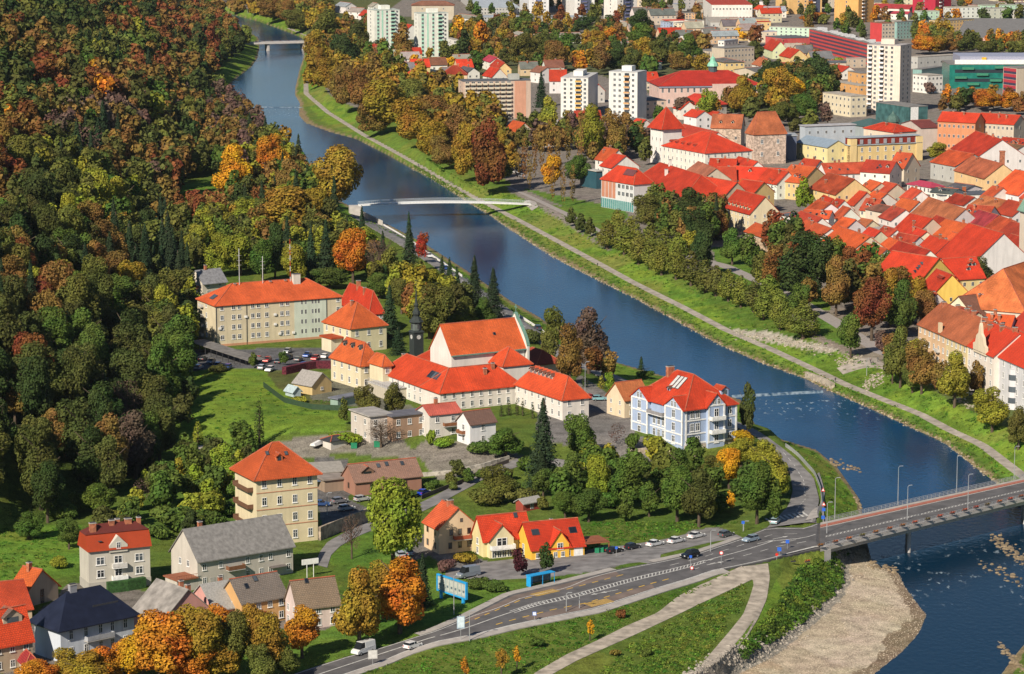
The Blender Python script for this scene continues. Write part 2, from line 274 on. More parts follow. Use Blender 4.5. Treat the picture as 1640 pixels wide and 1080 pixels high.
# ------------------------------------------------------------------ ground sheet
GR = {}
def W5(s, z=5): return [P(u, v, z) for u, v in pts(s)]
def WA(s): return [at(u, v) for u, v in pts(s)]
FE = '440,1092 473,1079 563,1050 640,1029 697,1012 743,992 820,953 900,935 997,911 1060,899 1120,886 1187,863 1227,846 1290,846 1319,840'
NE = '520,1092 550,1082 643,1047 763,1017 820,1003 953,977 1053,944 1100,930 1140,916 1183,908 1235,897 1290,884 1317,879'
RR1 = '1228,846 1262,812 1270,785 1264,752 1246,725 1215,702 1178,684 1110,664 1040,640 980,615 915,585 868,553 800,505 742,462 690,423 640,392 590,362 560,345'
RR2 = '1306,836 1312,800 1303,765 1278,738 1258,722 1226,698 1192,680 1130,657 1055,632 995,605 930,575 880,542 815,495 757,452 705,414 655,382 606,353 575,338'
def build_ground():
    vr = np.concatenate([np.arange(1128, 40, -2.6), np.arange(40, -60, -2.)])
    ys = np.array([P(820, v, 5)[1] for v in vr]); ys = np.concatenate([[-300, 0, 300, 430, 500, 540], ys[ys > 560], np.linspace(ys[-1]*1.08, 7000, 12)])
    cr = np.concatenate([[-3, -1.5, -.8, -.5, -.36], np.arange(-.28, -.19, .006), np.arange(-.19, .19, .00056), np.arange(.19, .28, .006), [.36, .5, .8, 1.5, 3]])
    yy, cc = np.meshgrid(ys, cr, indexing='ij'); xx = cc*np.maximum(yy, 420)
    zz = hgt(xx, yy); ZR = zz.copy()
    for s1, s2 in ((FE, NE), (RR1, RR2)):
        pl = WA(s1)+WA(s2)[::-1]; zz = zz-.4*(inpoly(xx, yy, pl)|(dseg(xx, yy, pl) < .25))
    nr, nc = xx.shape
    L = {k: np.interp(yy, *v) for k, v in LN.items()}
    def nz(s, seed):
        r = np.random.default_rng(seed); a = r.uniform(0, 6.28, (7, 3)); k = r.normal(0, 1, (7, 2))*s
        return sum(np.sin(xx*k[i, 0]+yy*k[i, 1]*.6+a[i, 0]) for i in range(7))/7
    n1 = nz(.05, 1); n2 = nz(.18, 2); n3 = nz(.6, 3)
    col = np.zeros((nr, nc, 3)); col[:] = (.10, .145, .026)
    def put(mask, c, f=1.): 
        m = (mask*f)[..., None] if np.ndim(f) == 0 else (mask*f)[..., None]
        col[:] = col*(1-m)+np.array(c)*m
    put(xx < L['L3'], (.045, .048, .018))
    put((xx < L['L3']) & (yy < 760), (.075, .11, .022))
    put(xx > L['R3'], (.21, .185, .16)); 
    bank = (xx > L['L2']) & (xx < L['R3']+2)
    put(bank, (.15, .24, .030)); put(bank & (n2+n1 > .28), (.17, .20, .04), .7); put(bank & (n3+n2 < -.35), (.075, .145, .02), .7); put(bank & (n1 > .34), (.19, .15, .06), .22)
    lo = (ZR < 1.0+.35*n3) & (xx > L['R0']-8); put(lo, (.09, .13, .03), .7)
    put((ZR < .42+.25*n3) & (xx > L['L0']-60), (.23, .18, .10))
    gravel = (xx > L['L1']-1) & (xx <= L['L0']+6) & (yy < 702); put(gravel, (.42, .345, .245)); put(gravel & (n2 > .15), (.50, .42, .32), .6); put(gravel & (n1+n3*.4 < -.25), (.36, .26, .17), .6)
    put(gravel & (ZR < .16+.10*n3), (.22, .165, .11))
    rip = (yy < 706) & (np.abs(xx-(L['L1']-.5)) < 1.8+n3*1.0); put(rip, (.25, .23, .19))
    put(ZR < -.12, (.055, .06, .03))
    G = [ # cover polygons, photo outlines laid on the ground
     ('285,300 330,285 365,320 372,352 345,362 300,345', (.11, .20, .028)),
     ('288,595 420,585 450,600 462,625 520,650 560,655 555,690 470,692 400,712 330,710 290,700', (.14, .22, .028)),
     ('420,590 470,590 500,625 545,640 548,655 500,655 445,622', (.10, .11, .035)),
     ('-40,830 130,840 128,925 60,925 10,960 -40,960', (.12, .21, .028)),
     ('250,790 400,785 385,850 290,850 230,880 200,830', (.09, .155, .026)),
     ('560,690 640,700 660,722 690,700 770,712 850,735 800,760 700,770 670,735 560,725 500,735 420,735 410,720 480,700', (.21, .19, .155)),
     ('500,735 560,735 560,800 600,820 600,850 520,850 505,800', (.13, .125, .12)),
     ('300,560 560,556 570,600 520,590 440,592 300,598', (.12, .12, .125)),
     ('480,600 600,620 620,640 660,650 690,690 640,660 560,650 500,640', (.15, .15, .11)),
     ('700,890 720,880 830,910 900,890 945,888 1090,862 1110,850 1150,842 1180,858 1120,872 1030,895 960,915 880,925 760,925 715,915', (.20, .19, .185)),
     ('660,860 700,850 720,880 700,905 650,895', (.16, .15, .14)),
     ('930,600 1010,660 1020,700 1100,730 1080,745 1000,735 950,720 935,690 945,660 905,640', (.20, .185, .17)),
     ('860,640 960,650 1000,690 960,700 930,720 860,700', (.17, .16, .15)),
     ('60,980 110,935 240,945 300,1000 450,985 560,975 520,1010 380,1010 240,1040 200,1090 0,1090 50,1000', (.17, .15, .13)),
     ('640,905 690,890 760,930 830,935 950,915 820,948 740,990 700,1010 560,1048 470,1078 300,1090 320,1040 520,1010 560,975', (.105, .185, .028)),
     ('640,850 660,880 650,910 560,912 518,905 520,880 545,860 600,850', (.125, .21, .03)),
     ('740,790 1000,740 1180,745 1250,800 1225,835 1100,850 950,880 930,850 800,810', (.105, .15, .03)),
     # right bank parks and yards
     ('640,190 830,300 870,330 960,330 1000,345 990,370 930,370 860,325 720,300 560,200', (.12, .185, .03)),
     ('820,290 905,345 960,378 985,395 975,402 900,355 812,305', (.24, .21, .18)),
     ('830,300 1000,335 1010,350 960,355 900,330', (.105, .185, .028)),
     ('940,380 1060,420 1150,455 1240,500 1330,540 1340,560 1300,575 1020,420 930,365', (.12, .18, .03)),
     ('1140,395 1230,405 1260,440 1330,470 1330,520 1240,490 1150,440', (.105, .185, .028)),
     ('1290,500 1360,495 1410,560 1440,580 1420,592 1330,560 1290,535', (.24, .20, .16)),
     ('1310,505 1345,510 1372,548 1345,552 1300,530', (.105, .185, .028)),
     ('1410,575 1440,570 1680,640 1680,700 1600,680 1500,630', (.10, .13, .04)),
     ('1166,527 1230,530 1345,560 1330,566 1220,545', (.42, .38, .31)),
     ('1560,35 1680,35 1680,52 1590,52', (.07, .20, .02)),
     ('480,20 600,20 900,60 1100,100 1200,120 1330,180 1250,190 1100,170 960,120 860,120 700,180 560,130 500,90', (.10, .11, .05)),
     ('340,-40 700,-40 560,60 480,40', (.10, .11, .04))]
    for s, c in G:
        pl = WA(s); a = np.array(pl); bx = (xx > a[:, 0].min()-3) & (xx < a[:, 0].max()+3) & (yy > a[:, 1].min()-8) & (yy < a[:, 1].max()+8)
        m = np.zeros(xx.shape, bool); m[bx] = inpoly(xx[bx]+n3[bx]*.9, yy[bx]+n2[bx]*2, pl); put(m, c)
    # bare, worn and lush patches
    gr = col[..., 1] > col[..., 0]*1.25
    put(gr & (n1+.6*n2 > .42), (.17, .19, .035), .45); put(gr & (n1-n3*.5 < -.38), (.06, .12, .018), .5)
    me = bpy.data.meshes.new('ground'); V = np.stack([xx, yy, zz], -1).reshape(-1, 3)
    i = np.arange(nr*nc).reshape(nr, nc); F = np.stack([i[:-1, :-1], i[:-1, 1:], i[1:, 1:], i[1:, :-1]], -1).reshape(-1, 4)
    me.vertices.add(len(V)); me.vertices.foreach_set('co', V.ravel()); me.loops.add(F.size); me.loops.foreach_set('vertex_index', F.ravel())
    me.polygons.add(len(F)); me.polygons.foreach_set('loop_start', np.arange(0, F.size, 4)); me.polygons.foreach_set('loop_total', np.full(len(F), 4)); me.polygons.foreach_set('use_smooth', np.ones(len(F), bool))
    me.update(calc_edges=True)
    ca = me.color_attributes.new('cover', 'FLOAT_COLOR', 'POINT'); ca.data.foreach_set('color', np.concatenate([col.reshape(-1, 3), np.ones((nr*nc, 1))], 1).ravel())
    m, nt, bs = newmat('ground_cover'); a = N(nt, 'ShaderNodeAttribute', attribute_name='cover'); wp = worldpos(nt)
    hs = N(nt, 'ShaderNodeHueSaturation'); nt.links.new(a.outputs['Color'], hs.inputs['Color'])
    f = N(nt, 'ShaderNodeMath', operation='ADD'); nt.links.new(noise(nt, .35, 5, vec=wp), f.inputs[0]); nt.links.new(noise(nt, 1.9, 4, vec=wp), f.inputs[1])
    f2 = N(nt, 'ShaderNodeMath', operation='ADD'); nt.links.new(f.outputs[0], f2.inputs[0]); nt.links.new(noise(nt, 5.5, 2, vec=wp), f2.inputs[1])
    mr = N(nt, 'ShaderNodeMapRange'); mr.inputs[1].default_value = 1.1; mr.inputs[2].default_value = 1.9; mr.inputs[3].default_value = .45; mr.inputs[4].default_value = 1.5
    nt.links.new(f2.outputs[0], mr.inputs[0]); nt.links.new(mr.outputs[0], hs.inputs['Value'])
    n = noise(nt, .09, 3, vec=wp); mh = N(nt, 'ShaderNodeMapRange'); mh.inputs[1].default_value = .3; mh.inputs[2].default_value = .7; mh.inputs[3].default_value = .48; mh.inputs[4].default_value = .515
    nt.links.new(n, mh.inputs[0]); nt.links.new(mh.outputs[0], hs.inputs['Hue'])
    nt.links.new(hs.outputs[0], bs.inputs['Base Color']); bs.inputs['Roughness'].default_value = 1; bs.inputs['Specular IOR Level'].default_value = .05
    bump(nt, bs, noise(nt, 2.4, 6, vec=wp), .9, .35)
    tag(link('ground', me, mats=[m]), kind='structure')
build_ground()
# ------------------------------------------------------------------ river
def river():
    ys = np.concatenate([[300, 450, 520], np.linspace(560, 3000, 160)]); 
    a = np.interp(ys, *LN['L1'])-1; b = np.interp(ys, *LN['R1'])+1
    mb = M(); vs = []; K = 12
    for y, p, q in zip(ys, a, b):
        for k in range(K+1): vs.append((p+(q-p)*k/K, y, 0))
    fs = [(r*(K+1)+k, r*(K+1)+k+1, (r+1)*(K+1)+k+1, (r+1)*(K+1)+k) for r in range(len(ys)-1) for k in range(K)]
    mb.add(vs, fs)
    m, nt, bs = newmat('river_water'); wp = worldpos(nt)
    bs.inputs['Base Color'].default_value = (.006, .022, .045, 1); bs.inputs['Roughness'].default_value = .09; bs.inputs['IOR'].default_value = 1.17; bs.inputs['Specular Tint'].default_value = (.28, .58, 1, 1); bs.inputs['Specular IOR Level'].default_value = .5
    c = mixc(nt, ramp(nt, noise(nt, .02, 3, vec=wp, sc=(2, .6, 1)), .35, .7), (.002, .028, .080), (.004, .058, .145)); 
    # foam of the rapids below the weirs and the bridge
    sx = N(nt, 'ShaderNodeSeparateXYZ'); nt.links.new(wp, sx.inputs[0])
    fo = noise(nt, .55, 8, vec=wp, sc=(1.2, .45, 1)); 
    def band(y0, y1):
        r = N(nt, 'ShaderNodeMapRange', interpolation_type='SMOOTHSTEP'); r.inputs[1].default_value = y0; r.inputs[2].default_value = y1; nt.links.new(sx.outputs[1], r.inputs[0]); return r.outputs[0]
    def mul(a, b):
        q = N(nt, 'ShaderNodeMath', operation='MULTIPLY'); nt.links.new(a, q.inputs[0]); nt.links.new(b, q.inputs[1]); return q.outputs[0]
    def add(a, b):
        q = N(nt, 'ShaderNodeMath', operation='ADD', use_clamp=True); nt.links.new(a, q.inputs[0]); nt.links.new(b, q.inputs[1]); return q.outputs[0]
    yw1 = P(1240, 640, 0)[1]; yw2 = P(450, 172, 0)[1]
    z1 = mul(band(yw1-46, yw1-2), band(yw1+2, yw1-2)); z2 = mul(band(yw2-120, yw2-3), band(yw2+3, yw2-3)); z3 = mul(band(640, 670), band(725, 700))
    big = ramp(nt, noise(nt, .06, 2, vec=wp), .45, .62)
    c = mixc(nt, band(775, 715), c, (.002, .020, .045))
    th = ramp(nt, fo, .59, .74); foam = mul(th, add(mul(big, z3), add(z1, z2)))
    c2 = mixc(nt, foam, c, (.40, .48, .52)); nt.links.new(c2, bs.inputs['Base Color'])
    mrr = N(nt, 'ShaderNodeMapRange'); mrr.inputs[3].default_value = .11; mrr.inputs[4].default_value = .8; nt.links.new(foam, mrr.inputs[0]); nt.links.new(mrr.outputs[0], bs.inputs['Roughness'])
    q = add(mul(noise(nt, .9, 4, vec=wp, sc=(1, .55, 1)), noise(nt, .12, 2, vec=wp)), z3)
    b1 = N(nt, 'ShaderNodeBump'); b1.inputs['Distance'].default_value = .5; b1.inputs['Strength'].default_value = .19; nt.links.new(noise(nt, .8, 5, vec=wp, sc=(1, .6, 1)), b1.inputs['Height'])
    nt.links.new(b1.outputs[0], bs.inputs['Normal'])
    tag(mb.build('river', m), kind='structure')
river()
# ------------------------------------------------------------------ sheets draped over the ground
def resample(p, n):
    p = np.array(p)[:, :2]; d = np.concatenate([[0], np.cumsum(np.hypot(*np.diff(p, axis=0).T))]); t = np.linspace(0, d[-1], n)
    return np.stack([np.interp(t, d, p[:, 0]), np.interp(t, d, p[:, 1])], 1)
def strip(name, A, B, mat, lift=.1, step=3., k=4, kind='structure', skirt=.5, parent=None):
    "sheet between two edge lines (lists of ground points)"
    L = max(np.sum(np.hypot(*np.diff(np.array(q)[:, :2], axis=0).T)) for q in (A, B)); n = max(3, int(L/step)+1)
    a = resample(A, n); b = resample(B, n); vs = []
    for i in range(n):
        for j in range(k+1):
            p = a[i]+(b[i]-a[i])*j/k; vs.append([p[0], p[1], 0])
    V = np.array(vs); V[:, 2] = hgt(V[:, 0], V[:, 1])+lift
    Z = V[:, 2].reshape(n, k+1)
    fs = [(i*(k+1)+j, i*(k+1)+j+1, (i+1)*(k+1)+j+1, (i+1)*(k+1)+j) for i in range(n-1) for j in range(k)]
    mb = M(); mb.add(V, fs); nb = len(mb.v)
    for jj in (0, k):
        lo = [(V[i*(k+1)+jj][0], V[i*(k+1)+jj][1], V[i*(k+1)+jj][2]-skirt) for i in range(n)]; o = len(mb.v); mb.v += lo
        mb.f += [(i*(k+1)+jj, (i+1)*(k+1)+jj, o+i+1, o+i) for i in range(n-1)]; mb.m += [0]*(n-1)
    o = mb.build(name, mat, parent); 
    import bmesh as _b
    if kind: tag(o, kind=kind)
    return o
def offs(c, d0, d1):
    "two edges at signed distances d0, d1 to the right of a centre line"
    c = np.array(c)[:, :2]; t = np.gradient(c, axis=0); t /= np.linalg.norm(t, axis=1)[:, None]; n = np.stack([t[:, 1], -t[:, 0]], 1)
    return c+n*d0, c+n*d1
ASPH = plain('asphalt', (.105, .10, .10), .85, 0, .25, .3); ASPH2 = plain('worn_asphalt', (.20, .19, .185), .9, 0, .3, .35)
PAVE = plain('pavement', (.36, .33, .30), .9, 0, .15, .6); GRAV = plain('gravel', (.36, .31, .25), 1, 0, .35, .5); TOW = plain('path_dirt', (.33, .29, .245), 1, 0, .3, .4)
MARK = plain('road_paint', (.50, .49, .46), .8, 0, .3, 2); MARKY = plain('yellow_paint', (.62, .38, .06), .8); REDA = plain('red_cycle_asphalt', (.36, .13, .09), .9)
far_e = WA(FE)
near_e = WA(NE)
strip('main_road', far_e, near_e, ASPH, .10, 3, 8)
n = 60; fa = resample(far_e, n); na = resample(near_e, n)
def rl(f, i0=0, i1=59):   # a line at fraction f across the main road
    return [fa[i]+(na[i]-fa[i])*(f(i) if callable(f) else f) for i in range(i0, i1+1)]
def marks(name, pts_, w_, dash=None, mat=MARK, lift=.115):
    c = resample(pts_, 400); L = np.sum(np.hypot(*np.diff(c, axis=0).T)); st = L/399
    if not dash: a, b = offs(c, -w_/2, w_/2); return strip(name, a, b, mat, lift, 3, 1, skirt=.02)
    mb = M(); per = (dash[0]+dash[1])/st; i = 0.
    a, b = offs(c, -w_/2, w_/2)
    while i+dash[0]/st < 399:
        k0, k1 = int(i), int(i+dash[0]/st); q = [a[k0], a[k1], b[k1], b[k0]]
        mb.add([(p[0], p[1], h1(p[0], p[1])+lift) for p in q], [(0, 1, 2, 3)]); i += per
    return tag(mb.build(name, mat), kind='structure')
marks('road_edge_line', rl(.965), .22); marks('road_edge_line', rl(lambda i: .05 if i < 18 or i > 33 else .05+.14*smooth(min(i-18, 33-i)/4.)), .22)
marks('road_centre_line', rl(.50, 0, 26), .3); marks('road_centre_line', rl(lambda i: .50-.05, 22, 44), .22); marks('road_centre_line', rl(lambda i: .50+.06, 22, 44), .22)
# hatched island between the two centre lines
mb = M()
for i in range(230, 440, 4):
    t = i/10; k = int(t); q = lambda f, tt: fa[int(tt)]+(fa[int(tt)+1]-fa[int(tt)])*(tt % 1)+((na[int(tt)]+(na[int(tt)+1]-na[int(tt)])*(tt % 1))-(fa[int(tt)]+(fa[int(tt)+1]-fa[int(tt)])*(tt % 1)))*f
    mb.add([(*p, h1(*p)+.116) for p in (q(.455, t), q(.455, t+.12), q(.555, t-.1), q(.555, t-.22))], [(0, 1, 2, 3)])
tag(mb.build('road_hatching', MARK), kind='structure')
marks('lane_line', rl(.28, 40, 57), .2, (3, 3)); marks('lane_line', rl(.70, 42, 57), .2, (3, 3)); marks('lane_line', rl(.5, 44, 59), .25)
marks('bus_bay_line', rl(lambda i: .24, 17, 36), .3, (2, 2), MARKY); marks('bus_bay_line', rl(lambda i: .79, 19, 40), .3, (2, 2), MARKY)
strip('bus_bay', rl(.045, 18, 35), rl(.225, 18, 35), plain('bay_asphalt', (.17, .13, .11), .9, 0, .2, .3), .106, 3, 2); strip('bus_bay', rl(.81, 22, 37), rl(.95, 22, 37), plain('bay_asphalt', (.17, .13, .11), .9, 0, .2, .3), .106, 3, 2)
for uu, vv in ((872, 950), (959, 966)):
    mb = M(); p = at(uu, vv); dr = np.array(fa[30]-fa[28]); dr /= np.linalg.norm(dr); nn = np.array([dr[1], -dr[0]])
    for k in range(6):
        o = p[:2]+nn*(k-2.5)*.42
        q = [o-dr*3.4, o+dr*3.4, o+dr*3.4+nn*.2, o-dr*3.4+nn*.2]
        mb.add([(*x, h1(*x)+.12) for x in q], [(0, 1, 2, 3)])
    tag(mb.build('bus_lettering', MARKY), kind='structure')
def arrow(u, v, sg=1):
    p = at(u, v)[:2]; dr = np.array(fa[40]-fa[38]); dr = dr/np.linalg.norm(dr)*sg; nn = np.array([dr[1], -dr[0]]); mb = M()
    f = lambda a, b: (*(p+dr*a+nn*b), h1(*(p+dr*a+nn*b))+.12)
    mb.add([f(-2.5, -.12), f(1, -.12), f(1, .12), f(-2.5, .12)], [(0, 1, 2, 3)]); mb.add([f(1, -.5), f(2.5, 0), f(1, .5)], [(0, 1, 2)])
    tag(mb.build('road_arrow', MARK), kind='structure')
for a in ((1130, 899), (1146, 903), (960, 951, -1), (976, 948, -1), (1226, 869), (1250, 862), (1262, 868, -1)): arrow(*a)
near_c = resample(near_e, 120)
a, b = offs(near_c, .0, 2.2); strip('pavement', a[:94], b[:94], PAVE, .2, 3, 1)
a, b = offs(near_c, -.001, .18); strip('kerb', a[:94], b[:94], plain('kerb_stone', (.5, .48, .45), .8), .24, 3, 1)
fc = resample(far_e, 120); a, b = offs(fc, -2.0, .0); strip('pavement', a[26:72], b[26:72], PAVE, .2, 3, 1); strip('pavement', a[78:100], b[78:100], PAVE, .2, 3, 1)
# road bending up the river bank, riverside road
strip('riverside_road', WA(RR1), WA(RR2), ASPH2, .09, 5, 3)
marks('lane_line', WA('1268,832 1290,800 1287,770 1272,745 1252,722'), .18, (2.5, 2))
marks('lane_line', WA('872,547 808,500 750,457 698,418 648,387'), .18, (3, 4))
mb = M()      # zebra crossing
za = at(1232, 838); zb = at(1298, 827); d = (zb-za)[:2]; 
for k in range(9):
    p = za[:2]+d*(k+.2)/9; q = za[:2]+d*(k+.68)/9; e = np.array([-.9, 5.4])
    mb.add([(*x, h1(*x)+.14) for x in (p, q, q+e, p+e)], [(0, 1, 2, 3)])
tag(mb.build('zebra_crossing', MARK), kind='structure')
strip('pavement', WA('1297,838 1312,812 1318,790 1309,760'), WA('1320,840 1318,815 1321,790 1312,758'), PAVE, .22, 3, 1)
strip('corner_pavement', WA('1290,835 1298,822 1308,812'), WA('1330,842 1322,830 1316,812'), PAVE, .2, 2, 2)
strip('parking_lane', WA('715,912 760,903 830,895 900,893 945,880 1000,874 1060,865 1110,853 1140,845 1180,857'), WA('712,925 790,930 880,925 960,912 1020,900 1060,905 1055,889 1100,878 1140,868 1190,862'), ASPH2, .07, 3, 6)
strip('lane', WA('1010,735 940,742 880,733 838,731 805,744 755,764 722,781 692,797 660,812 595,836 555,852 525,868 512,885 505,905'), WA('1005,745 940,752 880,745 846,742 812,754 768,771 735,790 708,805 672,822 605,846 572,860 545,875 530,890 524,910'), ASPH2, .1, 3, 3)
strip('gravel_track', WA('845,1092 857,1078 905,1050 953,1028 1003,1003 1053,982 1085,956 1120,938 1160,920 1188,907'), WA('868,1092 885,1080 925,1058 970,1038 1015,1018 1047,1003 1085,985 1120,968 1170,945 1206,928'), GRAV, .08, 3, 4)
strip('gravel_track', WA('1100,1092 1113,1080 1140,1045 1170,1010 1190,985 1200,960 1208,933 1190,908'), WA('1140,1092 1157,1070 1180,1040 1197,1020 1215,990 1228,960 1233,925 1230,903'), GRAV, .09, 3, 4)
# towpath
ys = np.linspace(560, 2500, 420); A = [(np.interp(y, *LN['R1'])+.1, y) for y in ys]; B = [(np.interp(y, *LN['R1'])+3.2, y) for y in ys]
strip('towpath', A, B, TOW, .07, 4, 2, skirt=.2)
strip('embankment_path', WA('1340,590 1372,577 1400,572 1418,585'), WA('1350,600 1380,590 1405,588 1425,597'), TOW, .07, 3, 2)
strip('promenade', WA('808,298 850,318 905,345 960,375 1060,405 1160,430 1260,478 1330,520 1400,565 1500,600 1640,660'), WA('818,300 860,318 918,345 975,375 1070,400 1170,425 1270,470 1345,512 1420,560 1510,592 1650,650'), plain('promenade', (.30, .27, .25), .9), .06, 6, 2)
# weirs
def weir(u0, v0, u1, v1):
    a = P(u0, v0, .35); b = P(u1, v1, .35); mb = M(); n = 24
    for i in range(n):
        p = a+(b-a)*i/n; q = a+(b-a)*(i+1)/n
        mb.add([p, q, q+(0, 1, 0), p+(0, 1, 0), (p[0], p[1]-3.2, -.3), (q[0], q[1]-3.2, -.3)], [(0, 1, 2, 3), (4, 5, 1, 0)])
    m, nt, bs = newmat('falling_water'); c = mixc(nt, ramp(nt, noise(nt, .9, 5, vec=worldpos(nt), sc=(1, .3, 1)), .35, .6), (.01, .05, .10), (.26, .33, .38)); nt.links.new(c, bs.inputs['Base Color']); bs.inputs['Roughness'].default_value = .4
    tag(mb.build('weir', m), kind='structure')
weir(1172, 634, 1318, 626); weir(398, 171, 493, 172)
# boulders: rip-rap along the gravel bar, rocks in the water, stone revetments
def rocks(name, spots, r0, r1, col, label=None):
    mb = M(); rr = random.Random(5)
    for x, y in spots:
        r = rr.uniform(r0, r1); z = max(h1(x, y), -.12-r*.1); n = 6; ph = rr.uniform(0, 6)
        pr = [(r*.95, z-r*.5), (r*rr.uniform(.75, 1.05), z+r*.15), (r*rr.uniform(.35, .6), z+r*rr.uniform(.45, .7))]
        mb.lathe(x, y, pr, n, 0, ph)
    tag(mb.build(name, stone(col)), label, None, None, 'stuff')
sp_ = []
for _ in range(1500):
    y = random.uniform(575, 706); x = float(np.interp(y, *LN['L1']))+random.gauss(-1.4, 1.3)-.3; sp_.append((x, y))
rocks('riprap_rubble', sp_, .15, .45, (.27, .24, .20))
sp_ = []
for u0, v0, u1, v1, n_, s in ((1590, 860, 1650, 905, 160, 5), (1570, 900, 1640, 935, 60, 5), (1330, 740, 1375, 755, 40, 3), (1370, 800, 1380, 820, 20, 2), (1395, 905, 1440, 915, 50, 3), (1600, 1030, 1640, 1080, 60, 3), (1290, 602, 1330, 622, 60, 2)):
    for _ in range(n_):
        t = random.random(); p = P(u0+(u1-u0)*t+random.gauss(0, s), v0+(v1-v0)*t+random.gauss(0, s), 0); sp_.append((p[0], p[1]))
rocks('river_rubble', sp_, .2, .8, (.20, .15, .09))
sp_ = []
for s in ('1172,530 1200,535 1240,543 1290,552 1335,560', '1172,536 1230,546 1290,556 1335,566', '1400,612 1440,590 1480,608 1520,630 1560,655', '1385,620 1412,604', '1345,582 1375,574'):
    for p in resample(WA(s), 130): sp_.append((p[0]+random.gauss(0, .7), p[1]+random.gauss(0, 3)))
rocks('revetment_rubble', sp_, .2, .5, (.30, .26, .20))
sp_ = []
for y in np.linspace(640, 1500, 900):
    sp_.append((float(np.interp(y, *LN['R0']))+random.gauss(.2, .5), y+random.uniform(-1, 1)))
rocks('waterline_rubble', sp_, .15, .5, (.30, .25, .16))
# ------------------------------------------------------------------ building kit
def unit_window(kind):
    mb = M()
    if kind == 'far':    # one mesh: pane and surround, unit size, facing -y
        mb.box(-.5, .5, -.05, .02, -.5, .5, 0); mb.box(-.44, .44, -.065, .0, -.45, .45, 1); mb.box(-.03, .03, -.08, -.04, -.42, .42, 0)
        return mb.mesh('window', [WHITE, glass()])
    if kind == 'frame':
        for a in ((-.5, -.42, -.5, .5), (.42, .5, -.5, .5), (-.42, .42, -.5, -.44), (-.42, .42, .44, .5), (-.03, .03, -.44, .44), (-.42, .42, .12, .15)): mb.box(a[0], a[1], -.09, .02, a[2], a[3])
        mb.box(-.6, .6, -.17, .0, -.58, -.503)
        return mb.mesh('window', [WHITE])
    if kind == 'dark':
        for a in ((-.5, -.4, -.5, .5), (.4, .5, -.5, .5), (-.4, .4, -.5, -.42), (-.4, .4, .42, .5), (-.03, .03, -.42, .42)): mb.box(a[0], a[1], -.06, .02, a[2], a[3])
        return mb.mesh('window', [plain('brown_frame', (.12, .06, .035), .6)])
    mb.box(-.43, .43, -.035, .01, -.45, .45); return mb.mesh('pane', [glass()])
UW = {k: unit_window(k) for k in ('far', 'frame', 'pane', 'dark')}
ROT = {'f': 0, 'l': -math.pi/2, 'r': math.pi/2, 'b': math.pi}
def fpos(b, face, s, out=.0):
    "point at distance s along a facade of building b (local)"
    W, D = b['W'], b['D']
    return {'f': (s, -out), 'l': (-out, s), 'r': (W+out, s), 'b': (s, D+out)}[face]
def window(b, face, s, z, w_=1.1, h_=1.5, near=None, parent=None):
    near = b['near'] if near is None else near; x, y = fpos(b, face, s)
    x += b.get('ox', 0); y += b.get('oy', 0)
    if near:
        o = link('window', UW['dark' if b.get('darkwin') else 'frame'], parent or b['root']); p = link('pane', UW['pane'], o)
    else: o = link('window', UW['far'], parent or b['root'])
    o.location = (x, y, z); o.rotation_euler = (0, 0, ROT[face]); o.scale = (w_, 1, h_); return o
def roof_z(b, x, y):
    W, D, H, rh = b['W'], b['D'], b['H'], b['rh']; t = b['roof']
    if t == 'gable': return H+rh*max(0, 1-abs(y-D/2)/(D/2))
    if t == 'gabley': return H+rh*max(0, 1-abs(x-W/2)/(W/2))
    if t == 'flat': return H+.3
    m = min(W, D)/2; k = b.get('hk', 1.)
    e = min((y if D <= W else y), D-y, (x if W <= D else x/k), (W-x)/(k if W > D else 1)); return H+rh*min(1, max(0, e/m))
